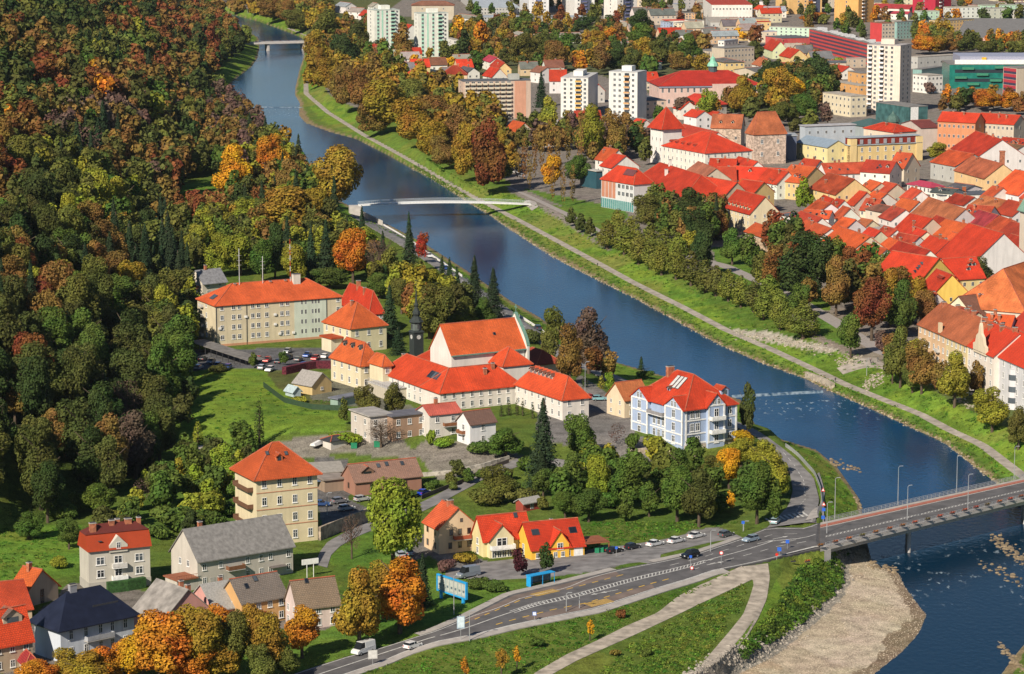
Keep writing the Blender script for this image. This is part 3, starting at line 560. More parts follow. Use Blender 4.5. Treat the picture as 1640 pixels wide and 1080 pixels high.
def roofmesh(W, D, H, rh, t, o, ma, hk=1., th=.22):
    mb = M()
    if t == 'flat':
        mb.box(-o, W+o, -o, D+o, H, H+.32); mb.box(-o+.25, W+o-.25, -o+.25, D+o-.25, H+.322, H+.36)
        return mb.mesh('roof', [ma])
    if t in ('gable', 'gabley'):
        a, c = (W, D) if t == 'gable' else (D, W); g = .35; sl = rh/(c/2); ze = H-o*sl+.12; zr = H+rh+.12
        P_ = [(-g, -o, ze), (a+g, -o, ze), (a+g, c/2, zr), (-g, c/2, zr), (-g, c+o, ze), (a+g, c+o, ze)]
        if t == 'gabley': P_ = [(y, x, z) for x, y, z in P_]
        Q = [(x, y, z-th) for x, y, z in P_]; n = 6
        f = [(0, 1, 2, 3), (3, 2, 5, 4), (n+3, n+2, n+1, n), (n+4, n+5, n+2, n+3), (0, n, n+1, 1), (5, n+5, n+4, 4), (0, 3, n+3, n), (3, 4, n+4, n+3), (1, n+1, n+2, 2), (2, n+2, n+5, 5)]
        if t == 'gabley': f = [q[::-1] for q in f]
        mb.add(P_+Q, f)
        if ma.name.startswith('roof_tiles'): mb.tube(P_[2], P_[3], .17, .17, 5, 1)
    else:
        s = min(W, D)/2; sl = rh/s; ze = H-o*sl+.1; zr = H+rh+.1; k = s*hk
        if W >= D: r0, r1 = (min(k, W/2-.01), D/2, zr), (max(W-k, W/2+.01), D/2, zr)
        else: r0, r1 = (W/2, min(k, D/2-.01), zr), (W/2, max(D-k, D/2+.01), zr)
        c = [(-o, -o, ze), (W+o, -o, ze), (W+o, D+o, ze), (-o, D+o, ze)]; cl = [(x, y, z-.2) for x, y, z in c]
        f = [(0, 1, 5, 4), (2, 3, 4, 5), (1, 2, 5), (3, 0, 4)] if W >= D else [(3, 0, 4, 5), (1, 2, 5, 4), (0, 1, 4), (2, 3, 5)]
        if ma.name.startswith('roof_tiles'):
            for p_, q_ in ((r0, r1),)+(((c[0], r0), (c[1], r1), (c[2], r1), (c[3], r0)) if W >= D else ((c[0], r0), (c[1], r0), (c[2], r1), (c[3], r1))): mb.tube(p_, q_, .15, .15, 5, 1)
        mb.add(c+[r0, r1]+cl, f+[(0, 6, 7, 1), (1, 7, 8, 2), (2, 8, 9, 3), (3, 9, 6, 0), (9, 8, 7, 6)])
    me = mb.mesh('roof', [ma, plain('ridge_tiles', (.36, .10, .055), .9, 0, .3, .7)]); uv = me.uv_layers.new(name='UVMap')      # u along the eaves, v up the slope
    for p in me.polygons:
        n_ = p.normal; up = Vector((0, 0, 1)); e = up.cross(n_); e = e.normalized() if e.length > .05 else Vector((1, 0, 0)); q = n_.cross(e)
        for li in p.loop_indices: c = me.vertices[me.loops[li].vertex_index].co; uv.data[li].uv = (c.dot(e), c.dot(q))
    return me
def wallmesh(W, D, H, rh, t, ma, base=-3., extra=None):
    mb = M()
    if t == 'gable': mb.add([(0,0,base),(W,0,base),(W,D,base),(0,D,base),(0,0,H),(W,0,H),(W,D,H),(0,D,H),(0,D/2,H+rh),(W,D/2,H+rh)], [(0,3,2,1),(0,1,5,4),(2,3,7,6),(3,0,4,8,7),(1,2,6,9,5),(4,5,9,8),(6,7,8,9)])
    elif t == 'gabley': mb.add([(0,0,base),(W,0,base),(W,D,base),(0,D,base),(0,0,H),(W,0,H),(W,D,H),(0,D,H),(W/2,0,H+rh),(W/2,D,H+rh)], [(0,3,2,1),(0,1,5,8,4),(2,3,7,9,6),(3,0,4,7),(1,2,6,5),(4,8,9,7),(8,5,6,9)])
    else: mb.box(0, W, 0, D, base, H)
    return mb.mesh('wall', [ma])
def solve_len(F, phi, u):
    "distance from F along phi until the point shows at picture column u"
    c, s = math.cos(phi), math.sin(phi); k = (u-820)/FPX; d0 = F[1]*cp+(CAMZ-F[2])*sp
    return (k*d0-F[0])/(c-k*s*cp)
BLD = []
GLAB = {}
def bld(label, F, L=None, R=None, H=9., rh=4., roof='hip', wall=(.6, .56, .48), rc=(.55, .085, .02), nf=0, nl=0, rows=2, W=None, D=None, phi=None, near=False, name='house', cat='house', group=None,
        o=.5, hk=1., ww=1.1, wh=1.5, wear=.38, parts=True, base=None, rmat=None, wmat=None, root=None, chim=0, zoff=0, darkwin=False, win_z=None, chimc=None, wface='auto'):
    """a building from photo points at its eaves: F the corner nearest us, L the far end of its left-hand front, R the far end of the right-hand one.
    H is the eaves height in metres, or (over 60) the picture row of the ground below F."""
    if isinstance(H, tuple) or H > 17:
        H = H[0] if isinstance(H, tuple) else H; g = at(F[0], H); d = ray(*F); t = g[1]/d[1]; He = CAMZ+d[2]*t-g[2]; E = np.array([g[0], g[1], g[2]+He]); H = He
    elif base is not None:
        E = at(*base); E[2] += H
    else:
        g = at(F[0], F[1], H); E = np.array([g[0], g[1], g[2]+H])
    z0 = E[2]-H
    if phi is None:
        ang = []; 
        if R is not None: q = P(R[0], R[1], E[2]); ang.append((math.atan2(q[1]-E[1], q[0]-E[0]), (R[0]-F[0])**2))
        if L is not None: q = P(L[0], L[1], E[2]); ang.append((math.atan2(q[1]-E[1], q[0]-E[0])-math.pi/2, (L[0]-F[0])**2*1.0))
        tw = sum(b for a, b in ang); phi = sum(a*b for a, b in ang)/tw
    if W is None: W = solve_len(E, phi, R[0])
    if D is None: D = solve_len(E, phi+math.pi/2, L[0])
    W = max(2.5, min(abs(W), 220)); D = max(2.5, min(abs(D), 220))
    b = dict(W=W, D=D, H=H, rh=rh, roof=roof, near=near, phi=phi, F=E, hk=hk, u=F[0], v=F[1], darkwin=darkwin)
    if root is None:
        root = empty(name, (E[0], E[1], z0), phi); tag(root, label, cat, group); BLD.append(b); b['top'] = True; par = root; loc = None
    else:   # a wing of an existing building
        par = empty_local(root, (E[0], E[1], z0), phi)
    b['root'] = root; b['par'] = par
    wo = link('wall', wallmesh(W, D, H, rh, roof, wmat or plaster(wall)), root); ro = link('roof', roofmesh(W, D, H, rh, roof, o, rmat or (tiles(rc, wear) if roof != 'flat' else plain('roof_felt', rc, .9, 0, .2, .4)), hk), root)
    b['wall'] = wo; b['roofo'] = ro
    M_ = None
    if par is not root:
        dx, dy = E[0]-root.location.x, E[1]-root.location.y; a = -root.rotation_euler.z; lx = dx*math.cos(a)-dy*math.sin(a); ly = dx*math.sin(a)+dy*math.cos(a)
        b['off'] = (lx, ly, z0-root.location.z, phi-root.rotation_euler.z)
        for q in (wo, ro): q.location = b['off'][:3]; q.rotation_euler = (0, 0, b['off'][3])
    if roof != 'flat' and near:
        pass
    c_ = np.array([-E[0], -E[1]])
    def faces(f):
        nrm = {'f': phi-math.pi/2, 'l': phi+math.pi, 'r': phi, 'b': phi+math.pi/2}[f]; return np.dot([math.cos(nrm), math.sin(nrm)], c_/np.linalg.norm(c_)) > .06
    for f, n_, Ln in (('f', nf, W), ('l', nl, D), ('r', nl, D)):
        if not n_ or not faces(f): continue
        if f == 'r' and faces('l') : continue
        for r in range(rows):
            zz = (win_z[r] if win_z else H*(r+.52)/rows)
            for i in range(n_):
                put(b, window(b, f, Ln*(i+.5)/n_, zz, ww, wh))
    if parts and chim:
        for i in range(chim):
            x = W*random.uniform(.2, .8); y = D*random.uniform(.25, .75); 
            chimney(b, x, y, chimc)
    return b
def empty_local(root, loc, phi): return 'sub'
def put(b, o):
    "moves a child built in wing coordinates into its building's coordinates"
    if 'off' in b:
        ox, oy, oz, a = b['off']; x, y, z = o.location; o.location = (ox+x*math.cos(a)-y*math.sin(a), oy+x*math.sin(a)+y*math.cos(a), oz+z); o.rotation_euler = (0, 0, o.rotation_euler.z+a)
    return o
def onroof(b, o):
    "parents a piece to the roof it sits on"
    if o.parent == b['roofo']: return o
    put(b, o); 
    if 'off' in b: 
        # roof object carries the wing transform itself: undo it
        ox, oy, oz, a = b['off']; x, y, z = o.location; dx, dy = x-ox, y-oy; o.location = (dx*math.cos(-a)-dy*math.sin(-a), dx*math.sin(-a)+dy*math.cos(-a), z-oz); o.rotation_euler = (0, 0, o.rotation_euler.z-a)
    o.parent = b['roofo']; return o
CHM = {}
def chimney(b, x, y, col=None, w_=.9, d_=.7, h_=1.5):
    k = (col or 'br', w_, d_, h_)
    if k not in CHM:
        mb = M(); mb.box(-w_/2, w_/2, -d_/2, d_/2, -1.6, h_, 0); mb.box(-w_/2-.08, w_/2+.08, -d_/2-.08, d_/2+.08, h_, h_+.15, 1); mb.box(-w_/2+.12, w_/2-.12, -d_/2+.12, d_/2-.12, h_+.15, h_+.3, 2); CHM[k] = mb.mesh('chimney', [BRICK if not col else plaster(col), plain('cap_stone', (.4, .37, .34)), DARK])
    o = link('chimney', CHM[k]); o.location = (x, y, roof_z(b, x, y)); return onroof(b, o)
def dormer(b, face, s, dist, w_=1.4, h_=1.1, rc=(.5, .08, .02), wall=(.6, .55, .47), d_=2.2, t='gabley', sub=True):
    "small roofed box on the slope above a facade, dist metres in from it"
    o = link('dormer', wallmesh(w_, d_, h_, w_*.35, t, plaster(wall), base=-1.2)); r = link('dormer_roof', roofmesh(w_, d_, h_, w_*.35, t, .18, tiles(rc), th=.1), o)
    x, y = fpos(b, face, s); zz = {'f': (s-w_/2, dist), 'l': (dist, s+w_/2), 'r': (b['W']-dist, s-w_/2)}[face]
    z = roof_z(b, *({'f': (s, dist), 'l': (dist, s), 'r': (b['W']-dist, s)}[face])); o.location = (zz[0], zz[1], z); o.rotation_euler = (0, 0, ROT[face])
    g = M(); g.box(w_*.2, w_*.8, -.04, .02, h_*.15, h_*.95); g.build('pane', glass(), o) if False else link('pane', g.mesh('pane', [glass()]), o)
    return onroof(b, o)
def skylight(b, face, s, dist, w_=.9, h_=1.3, m=None):
    sl = {'f': b['rh']/(b['D']/2), 'l': b['rh']/(b['W']/2), 'r': b['rh']/(b['W']/2)}[face] if b['roof'] in ('gable', 'gabley') else b['rh']/(min(b['W'], b['D'])/2)
    mb = M(); mb.box(-w_/2, w_/2, -h_/2, h_/2, 0, .12, 0); mb.box(-w_/2+.1, w_/2-.1, -h_/2+.1, h_/2-.1, .12, .15, 1)
    o = link('skylight', mb.mesh('skylight', [DARK, m or glass()])); a = math.atan(sl)
    q = {'f': (s, dist), 'l': (dist, s), 'r': (b['W']-dist, s)}[face]; o.location = (*q, roof_z(b, *q)+.18)
    o.rotation_euler = (a, 0, ROT[face]); return onroof(b, o)
def balcony(b, face, s, z, w_=2.6, d_=1.0, m=None, rail=None):
    mb = M(); mb.box(-w_/2, w_/2, -d_, 0, -.15, 0, 0)
    for x0, x1, y0, y1 in ((-w_/2, w_/2, -d_, -d_+.06), (-w_/2, -w_/2+.06, -d_+.06, 0), (w_/2-.06, w_/2, -d_+.06, 0)): mb.box(x0, x1, y0, y1, .08, .95, 1)
    o = mb.build('balcony', [m or plain('concrete', (.45, .43, .4)), rail or plain('rail', (.5, .48, .45))], b['root']); x, y = fpos(b, face, s); o.location = (x, y, z); o.rotation_euler = (0, 0, ROT[face]); return put(b, o)
def door(b, face, s, w_=1.1, h_=2.1, col=(.10, .05, .03)):
    mb = M(); mb.box(-w_/2, w_/2, -.06, .02, 0, h_); o = mb.build('door', plain('door_paint', col), b['root']); x, y = fpos(b, face, s); o.location = (x, y, .1); o.rotation_euler = (0, 0, ROT[face]); return put(b, o)
def slabpart(b, name, x0, x1, y0, y1, z0, z1, m):
    mb = M(); mb.box(x0, x1, y0, y1, z0, z1); return put(b, mb.build(name, m, b['root']))
def rbld(label, a, c, D, H, rh, **k):
    "a building from the two photo points of its ridge"
    g = at(a[0], a[1], H+rh); A = np.array([g[0], g[1], g[2]+H+rh]); B = P(c[0], c[1], A[2]); phi = math.atan2(B[1]-A[1], B[0]-A[0]); L_ = np.linalg.norm((B-A)[:2])
    if abs(phi) > math.pi/2: A, B = B, A; phi = math.atan2(B[1]-A[1], B[0]-A[0])
    hip = k.get('roof') == 'hip'; ex = D/2 if hip else 0
    n = np.array([math.sin(phi), -math.cos(phi)]); t = np.array([math.cos(phi), math.sin(phi)]); f = A[:2]+n*D/2-t*ex; W = L_+2*ex
    swap = False
    if phi > math.radians(52):      # ridge runs away from us: the gable is the front
        k['roof'] = {'gable': 'gabley', 'hip': 'hip'}[k.get('roof', 'gable')]; f2 = f+0; phi2 = phi-math.pi/2; W, D = D, W; phi = phi2; swap = True; f = A[:2]-t*ex-n*D*0-np.array([math.cos(phi), math.sin(phi)])*W/2
    elif phi < -math.radians(52):
        k['roof'] = {'gable': 'gabley', 'hip': 'hip'}[k.get('roof', 'gable')]; f = B[:2]+t*ex; phi = phi+math.pi/2; f = f-np.array([math.cos(phi), math.sin(phi)])*D/2; W, D = D, W
    if 'nf' in k and swap: k['nf'], k['nl'] = k.get('nl', 0), k['nf']
    z = h1(f[0], f[1]); u, v = px(f[0], f[1], z+H); dz = A[2]-rh-H
    return _direct(label, f, dz, W, D, H, rh, phi, (u, v), k)
def _direct(label, f, z0, W, D, H, rh, phi, uv, k):
    class _: pass
    global at
    sv_ = at
    def at2(u, v, dz=0.): return np.array([f[0], f[1], z0])
    at = at2
    try: return bld(label, uv, H=H, rh=rh, W=W, D=D, phi=phi, **k)
    finally: at = sv_
RED = (.52, .045, .016); ORG = (.56, .095, .026); DRED = (.36, .042, .02); BRN = (.22, .10, .06); GRY = (.19, .18, .17); MRED = (.34, .05, .03); BRK = (.42, .12, .05); SLATE = (.10, .105, .115)
CRE = (.66, .58, .42); WHT = (.72, .69, .63); YEL = (.70, .52, .24); BEI = (.52, .44, .34); PNK = (.60, .38, .32); PEA = (.66, .46, .30); GRE = (.45, .44, .41); BLUW = (.35, .43, .58)
# ------------------------------------------------------------------ buildings on the monastery side
# long cream block
b = bld('long four-storey cream block with an orange hipped roof, antennas and a pale green stairwell bay', (346, 489), (316, 477), (547, 474), 556, 5.2, 'hip', (.60, .52, .36), (.54, .095, .027), 0, 0, 4, near=True, name='office_block', cat='office block', hk=1.1)
W_, H_ = b['W'], b['H']; zs = [H_*(.14+.235*r) for r in range(4)]
for r in range(4):
    for s in (.05, .14, .185, .29, .335, .40, .52, .565, .97): window_ = put(b, window(b, 'f', W_*s, zs[r]+1, 1.2, 1.5))
    for s in (.68, .71, .765, .79, .815): put(b, window(b, 'f', W_*s, zs[r]+1, .6, 1.5, near=False))
    put(b, window(b, 'l', b['D']*.5, zs[r]+1, 1.2, 1.6)); 
    balcony(b, 'l', b['D']*.72, zs[r], 2.4, 1.0)
slabpart(b, 'stair_bay', W_*.62, W_*.88, -.025, 0, .6, H_-.3, plaster((.55, .60, .50)))
slabpart(b, 'plinth', -.06, W_+.06, -.12, b['D'], -3, .75, plaster((.50, .26, .15)))
for s in (.002, .24, .875): slabpart(b, 'downpipe', W_*s, W_*s+.14, -.2, -.105, 0, H_-.2, DARK)
for s, r in ((.225, 2), (.455, 2), (.455, 1), (.60, 0), (.49, 0), (.02, 1)):
    slabpart(b, 'air_conditioner', W_*s, W_*s+.9, -.45, -.13, zs[r]+.5, zs[r]+1.2, WHITE)
chimney(b, W_*.70, b['D']*.42, (.6, .57, .5), 2.4, 1.8, 2.6)
for x in (.22, .5, .62): chimney(b, W_*x, b['D']*.45, BRK, .7, .7, .5)
skylight(b, 'l', b['D']*.45, 2.2, 3.2, 2.2)
for x, hh, c in ((.255, 12, 0), (.44, 9, 0), (.66, 14, 1)):
    mb = M(); n_ = 8
    for i in range(n_): mb.tube((0, 0, hh*i/n_), (0, 0, hh*(i+1)/n_), .10, .09, 5, i % 2 if c else 0)
    for k in range(3): mb.tube((-.8, 0, hh*(.55+.13*k)), (.8, 0, hh*(.55+.13*k)), .03, .03, 4)
    o_ = mb.build('antenna_mast', [plain('mast_white', (.6, .6, .6)), plain('mast_red', (.5, .05, .03))]); o_.location = (W_*x, b['D']*.45, roof_z(b, W_*x, b['D']*.45)-.2); onroof(b, o_)
BLK = b['phi']
b = bld('two-storey cream annex with an orange hipped roof at the end of the long block', (562, 525), (518, 511), (619, 518), 566, 6.5, 'hip', (.66, .58, .38), (.56, .11, .028), 3, 4, 2, near=True, name='office_annex', cat='annex', wh=1.8)
slabpart(b, 'porch_roof', -4.6, -.01, b['D']*.25, b['D']*.7, 4.2, 4.7, tiles(ORG)); slabpart(b, 'porch', -4.2, -.02, b['D']*.3, b['D']*.65, -1, 4.19, plaster(CRE))
chimney(b, b['W']*.42, b['D']*.5)
b = bld('house with a bright red hipped roof and two chimneys behind the cream annex', (592, 498), (545, 476), (614, 494), 8, 6, 'hip', BEI, RED, 3, 3, 2, near=True)
chimney(b, b['W']*.4, b['D']*.35); chimney(b, b['W']*.5, b['D']*.6, None, 1.3, .8, 1.7)
# monastery
mph = None
mon = bld('white monastery with long orange-red roofs around a court and a row of dormers', (705, 628), (608, 588), (835, 614), 659, 5.2, 'hip', (.68, .63, .57), (.54, .058, .017), 0, 11, 2, near=True, name='monastery', cat='monastery', W=11.5, wh=1.6, ww=1.0, phi=None)
print('monastery phi', math.degrees(mon['phi']), mon['D'], mon['H'])
MP = mon['phi']; r0_ = mon['root']
w2 = bld('', (705, 628), (608, 588), (835, 614), 659.3, 5.2, 'hip', (.68, .63, .57), (.54, .058, .017), 9, 0, 2, near=True, root=r0_, D=11.2, phi=MP, wh=1.6, ww=1.0)
w3 = bld('', (901, 638), (826, 612), (943, 632), 674, 5.0, 'hip', (.68, .63, .57), (.55, .07, .02), 2, 7, 2, near=True, root=r0_, phi=MP, wh=1.6, ww=1.0)
for i in range(6): dormer(w3, 'l', w3['D']*(.42+.085*i), 2.6, 1.5, 1.0, (.16, .07, .05), (.5, .46, .4), 2.4)
w4 = bld('', (722, 592), (655, 562), (770, 588), 7, 4.5, 'hip', (.68, .63, .57), (.53, .055, .017), 0, 0, 1, near=True, root=r0_, phi=MP, D=22, W=12)
w5 = bld('', (806, 585), (780, 572), (846, 579), 9, 4, 'hip', (.68, .63, .57), (.55, .07, .02), 0, 0, 1, near=True, root=r0_, phi=MP, W=9, D=10)
w6 = bld('', (860, 583), (835, 570), (875, 580), 5, 3, 'hip', (.60, .5, .42), (.34, .06, .03), 0, 0, 1, root=r0_, phi=MP, W=8, D=14)
for q in ((w2, .62, .3), (mon, .5, .9), (w2, .74, .4)): chimney(q[0], q[0]['W']*q[1], q[0]['D']*q[2])
for i in range(5): skylight(mon, 'l', mon['D']*.18+i*1.25, 3.0, 1.1, 2.4)
mb = M(); L5 = mon['D']; mb.box(-5.5, -.02, L5*.55, L5*.9, -1, 3.2, 0); mb.box(-5.6, -.02, L5*.54, L5*.91, 3.2, 3.4, 1)
for i in range(12): mb.box(-5.55, -5.47, L5*(.545+.03*i), L5*(.55+.03*i), 3.4, 4.4, 1)
mb.box(-5.56, -5.46, L5*.54, L5*.9, 4.38, 4.46, 1)
put(mon, mb.build('terrace', [plaster((.5, .45, .36)), plain('rail', (.45, .44, .42))], r0_))
ch = bld('church with a steep orange roof, white west gable and green-edged curved choir gable', (723, 567), (700, 540), (840, 557), 12., 7.4, 'gable', (.70, .66, .60), (.56, .105, .027), 0, 0, 1, near=True, name='church', cat='church', D=12.5, phi=MP+.02)
slabpart(ch, 'gutter', -.3, ch['W']+.3, -.75, -.5, 11.2, 11.55, plain('copper_green', (.13, .24, .19)))
mb = M(); D_ = ch['D']; gp = []
for i in range(25):
    y = -1+(D_+2)*i/24; t = abs(y-D_/2)/(D_/2+1); gp.append((y, 12.2+8.2*(1-t)**.72+(.4 if t < .15 else 0)))
v_ = [(0, gp[0][0], 4)]+[(0, y, z) for y, z in gp]+[(0, gp[-1][0], 4)]; n_ = len(v_); v2 = [(.7, y, z) for _, y, z in v_]
mb.add(v_+v2, [tuple(range(n_)), tuple(range(2*n_-1, n_-1, -1))]+[(i, i+n_, (i+1) % n_+n_, (i+1) % n_) for i in range(n_)], 0)
for i in range(24): y0, z0 = gp[i]; y1, z1 = gp[i+1]; mb.add([(-.15, y0, z0+.03), (.85, y0, z0+.03), (.85, y1, z1+.03), (-.15, y1, z1+.03), (-.15, y0, z0+.35), (.85, y0, z0+.35), (.85, y1, z1+.35), (-.15, y1, z1+.35)], [(0, 3, 2, 1), (4, 5, 6, 7), (0, 1, 5, 4), (2, 3, 7, 6), (0, 4, 7, 3), (1, 2, 6, 5)], 1)
mb.box(.3, .5, D_/2-.1, D_/2+.1, 20.8, 23.4, 1); mb.box(.3, .5, D_/2-.7, D_/2+.7, 22.4, 22.65, 1)
o_ = mb.build('choir_gable', [plaster((.70, .66, .60)), plain('copper_green', (.13, .24, .19))], ch['root']); o_.location = (ch['W']+.36, 0, 0)
skylight(ch, 'f', ch['W']*.66, 3.2, .8, .9)
# spire
p = at(667, 560, 8); mb = M(); SPM = plain('dark_shingle', (.030, .038, .036), .7)
mb.lathe(0, 0, [(2.4, 0), (2.4, 8.2), (2.7, 8.25), (2.7, 8.6), (2.1, 9.0), (2.0, 9.1)], 4, 0, math.pi/4); 
mb.build('_', SPM) if False else None
sr = empty('church_spire', (p[0], p[1], p[2]+6.0), MP); tag(sr, 'slender black shingled bell turret with an onion cap and tall needle beside the church', 'church spire')
for q, nm in ((None, 'turret'),): mb.build('turret', SPM, sr)
sr.scale = (.9, .9, .86)
mb = M(); mb.lathe(0, 0, [(1.8, 9.1), (1.8, 11.6)], 8, 0); mb.build('belfry', plain('belfry_grey', (.10, .12, .11)), sr)
mb = M(); mb.lathe(0, 0, [(2.3, 11.6), (2.5, 11.9), (1.9, 12.6), (1.5, 13.2), (1.0, 13.8), (1.35, 14.6), (1.2, 15.4), (.7, 16.2), (.5, 17.0), (.75, 17.5), (.45, 18.4), (.3, 20.), (.05, 24.4)], 8, 0); mb.lathe(0, 0, [(.01, 24.2), (.28, 24.5), (.01, 24.8)], 8, 0); mb.box(-.05, .05, -.05, .05, 24.7, 26.8); mb.box(-.5, .5, -.05, .05, 25.8, 26.0); mb.build('cap', SPM, sr)
for a in range(4):
    mb = M(); mb.box(-.45, .45, -1.78, -1.6, 9.6, 11.1); o_ = mb.build('louvre', DARK, sr); o_.rotation_euler = (0, 0, a*math.pi/2); mb = M(); mb.cyl(0, 0, 0, .06, .75, None, 12); o_ = mb.build('clock_face', plain('clock_white', (.45, .45, .42)), sr); o_.rotation_euler = (math.pi/2, 0, a*math.pi/2); o_.location = (1.76*math.sin(a*math.pi/2), -1.76*math.cos(a*math.pi/2), 6.8)
# monastery gate house with three dormers
b = bld('cream two-storey house with dark dormers on its orange roof beside the monastery', (578, 583), (530, 566), (611, 578), 624, 5.4, 'hip', (.66, .58, .40), (.57, .115, .03), 2, 4, 2, near=True, wh=1.8, name='monastery_house')
for i in range(3): dormer(b, 'l', b['D']*(.22+.26*i), 2.0, 1.7, .9, (.07, .06, .055), (.25, .2, .16), 2.6)
slabpart(b, 'cornice', -.3, b['W']+.3, -.3, b['D'], b['H']-.75, b['H']-.45, plain('pale_green', (.45, .52, .40)))
b = bld('', (613, 583), (592, 572), (627, 580), 8.5, 2.2, 'hip', (.66, .58, .40), (.57, .115, .03), 1, 0, 2, near=True, root=b['root'], phi=b['phi'])
# shed, greenhouse, garden huts
b = bld('low shed with a wide grey corrugated roof and ochre walls by the vegetable garden', (500, 617), (470, 604), (531, 606), 2.9, 3.0, 'gabley', (.56, .42, .20), (.26, .25, .23), 1, 0, 1, name='garden_shed', cat='shed', rmat=plain('corrugated_sheet', (.28, .26, .24), .9, 0, .2, 2), near=True, ww=.9, wh=.9)
b = bld('small glass greenhouse with a rounded roof beside the grey-roofed shed', (470, 627), (457, 620), (481, 624), 1.7, 1.2, 'gabley', (.35, .42, .42), (.40, .46, .47), name='greenhouse', cat='greenhouse', rmat=plain('greenhouse_glazing', (.38, .46, .47), .2), wmat=plain('greenhouse_glazing', (.38, .46, .47), .2))
b = bld('flat grey lean-to with a green wall below the monastery house', (541, 640), (529, 628), (575, 632), 2.3, .3, 'flat', (.26, .36, .30), (.16, .17, .20), name='lean_to_shed', cat='shed')
b = bld('little white box of an outbuilding with a dark roof near the boat', (530, 706), (517, 698), (557, 701), 2.6, .8, 'hip', (.58, .54, .48), (.05, .05, .055), name='outbuilding', cat='outbuilding')
b = bld('weathered concrete hut at the lower edge of the lawn', (318, 722), (308, 716), (334, 720), 2.4, .3, 'flat', (.36, .33, .28), (.34, .3, .26), 1, 0, 1, name='concrete_hut', cat='hut')
# flat-roofed house, red-roofed and brown-roofed neighbours
b = bld('flat-roofed beige house with a dark upper terrace wall behind the bare tree', (593, 668), (562, 657), (628, 664), 710, .4, 'flat', (.56, .50, .44), (.32, .30, .28), 2, 2, 2, near=True, name='flat_roofed_house')
b2 = bld('', (629, 668), (612, 659), (683, 664), 708, .4, 'flat', (.34, .22, .15), (.12, .12, .14), 3, 0, 2, near=True, root=b['root'], phi=b['phi'])
b = bld('narrow white house with a low rust-red roof and balcony between its neighbours', (688, 664), (668, 654), (738, 659), 704, 1.8, 'gable', (.62, .58, .52), (.46, .10, .07), 2, 1, 2, near=True); chimney(b, b['W']*.4, b['D']*.5); balcony(b, 'f', b['W']*.7, b['H']*.48, 5, 1.2, rail=plain('wood_rail', (.22, .09, .04)))
b = bld('white gabled house with a dark brown roof and a balcony on its end', (753, 679), (732, 666), (794, 673), 714, 2.6, 'gable', (.72, .71, .70), (.15, .085, .065), 1, 1, 2, near=True, wear=.1); balcony(b, 'l', b['D']*.6, b['H']*.45, 3, 1, rail=plain('wood_rail', (.22, .09, .04)))
# cottage beside the villa
b = bld('small cream cottage with a mottled orange roof leaning on the blue villa', (1000, 640), (972, 628), (1040, 634), 670, 3.9, 'gable', (.68, .55, .38), (.55, .17, .06), 2, 2, 2, near=True, wear=.45, ww=.8, wh=1.1); door(b, 'f', b['W']*.3)
# ---- blue villa
vil = bld('pale blue three-storey villa with white trim, gables and a steep red roof', (1097, 655), (1016, 633), (1180, 645), 722, 7.0, 'hip', BLUW, (.54, .05, .016), 0, 0, 3, near=True, name='villa', cat='villa', hk=.95)
W_, D_, H_ = vil['W'], vil['D'], vil['H']; print('villa', W_, D_, H_)
slabpart(vil, 'plinth', -.3, W_+.3, -.3, D_+.3, -3, 1.3, stone((.40, .34, .26)))
def bay(name, face, s0, s1, out, rh_, top=0.):
    "projecting gabled bay: wall, roof, white bands"
    w_ = s1-s0; wm = wallmesh(w_, out+5, H_+top, rh_, 'gabley', plaster(BLUW)); o_ = link(name, wm, vil['root'])
    x, y = {'f': (s0, -out), 'l': (-out, s1)}[face]; o_.location = (x, y, 0); o_.rotation_euler = (0, 0, ROT[face])
    r_ = link('bay_roof', roofmesh(w_, out+6.5, H_+top, rh_, 'gabley', .7, tiles((.54, .05, .016))), o_)
    for z in (1.5, H_*.36, H_*.68, H_-.4+top):
        mb = M(); mb.box(-.12, w_+.12, -.14, 0, z, z+.38); mb.build('cornice', WHITE, o_)
    for x0 in (-.1, w_-.45):
        mb = M(); mb.box(x0, x0+.55, -.11, 0, 1.3, H_+top); mb.build('corner_quoins', WHITE, o_)
    for z, n_ in ((H_*.22, 1), (H_*.53, 1), (H_*.84, 1), (H_+top+rh_*.28, 2)):
        for i in range(n_):
            q = link('window', UW['frame'], o_); q.location = (w_/2+(0 if n_ == 1 else (i-.5)*1.4), 0, z); q.scale = (1.45 if n_ == 1 else 1.0, 1, 2.2 if n_ == 1 else 1.6); link('pane', UW['pane'], q)
    return o_
bay('gabled_bay', 'l', 0, D_*.34, .9, 2.6); bay('gabled_bay', 'l', D_*.68, D_, .9, 2.6); bay('gabled_bay', 'f', W_*.40, W_*.72, 1.0, 2.8, .4)
for s in (.42, .51, .60):
    for z, k in ((.24, 1), (.54, 0)): put(vil, window(vil, 'l', D_*s, H_*z, 1.2, 2.2))
balcony(vil, 'l', D_*.51, H_*.70, D_*.30, 1.6, WHITE, plain('rail', (.25, .24, .24)))
for z in (1.5, H_*.36, H_*.68, H_-.5): slabpart(vil, 'cornice', -.12, W_+.12, -.12, -.001, z, z+.36, WHITE); slabpart(vil, 'cornice', -.12, -.001, 0, D_, z, z+.36, WHITE)
for s in (.13, .24, .86):
    for z in (.22, .53, .84): put(vil, window(vil, 'f', W_*s, H_*z, 1.3, 2.1))
balcony(vil, 'f', W_*.56, H_*.36, 4.4, 1.3, WHITE, WHITE).location.y -= 1.0
balcony(vil, 'f', W_*.56, H_*.68, 4.4, 1.3, WHITE, WHITE).location.y -= 1.0
for s0 in (-.02, W_-.45): slabpart(vil, 'corner_quoins', s0, s0+.5, -.13, -.002, 1.3, H_-.5, WHITE)
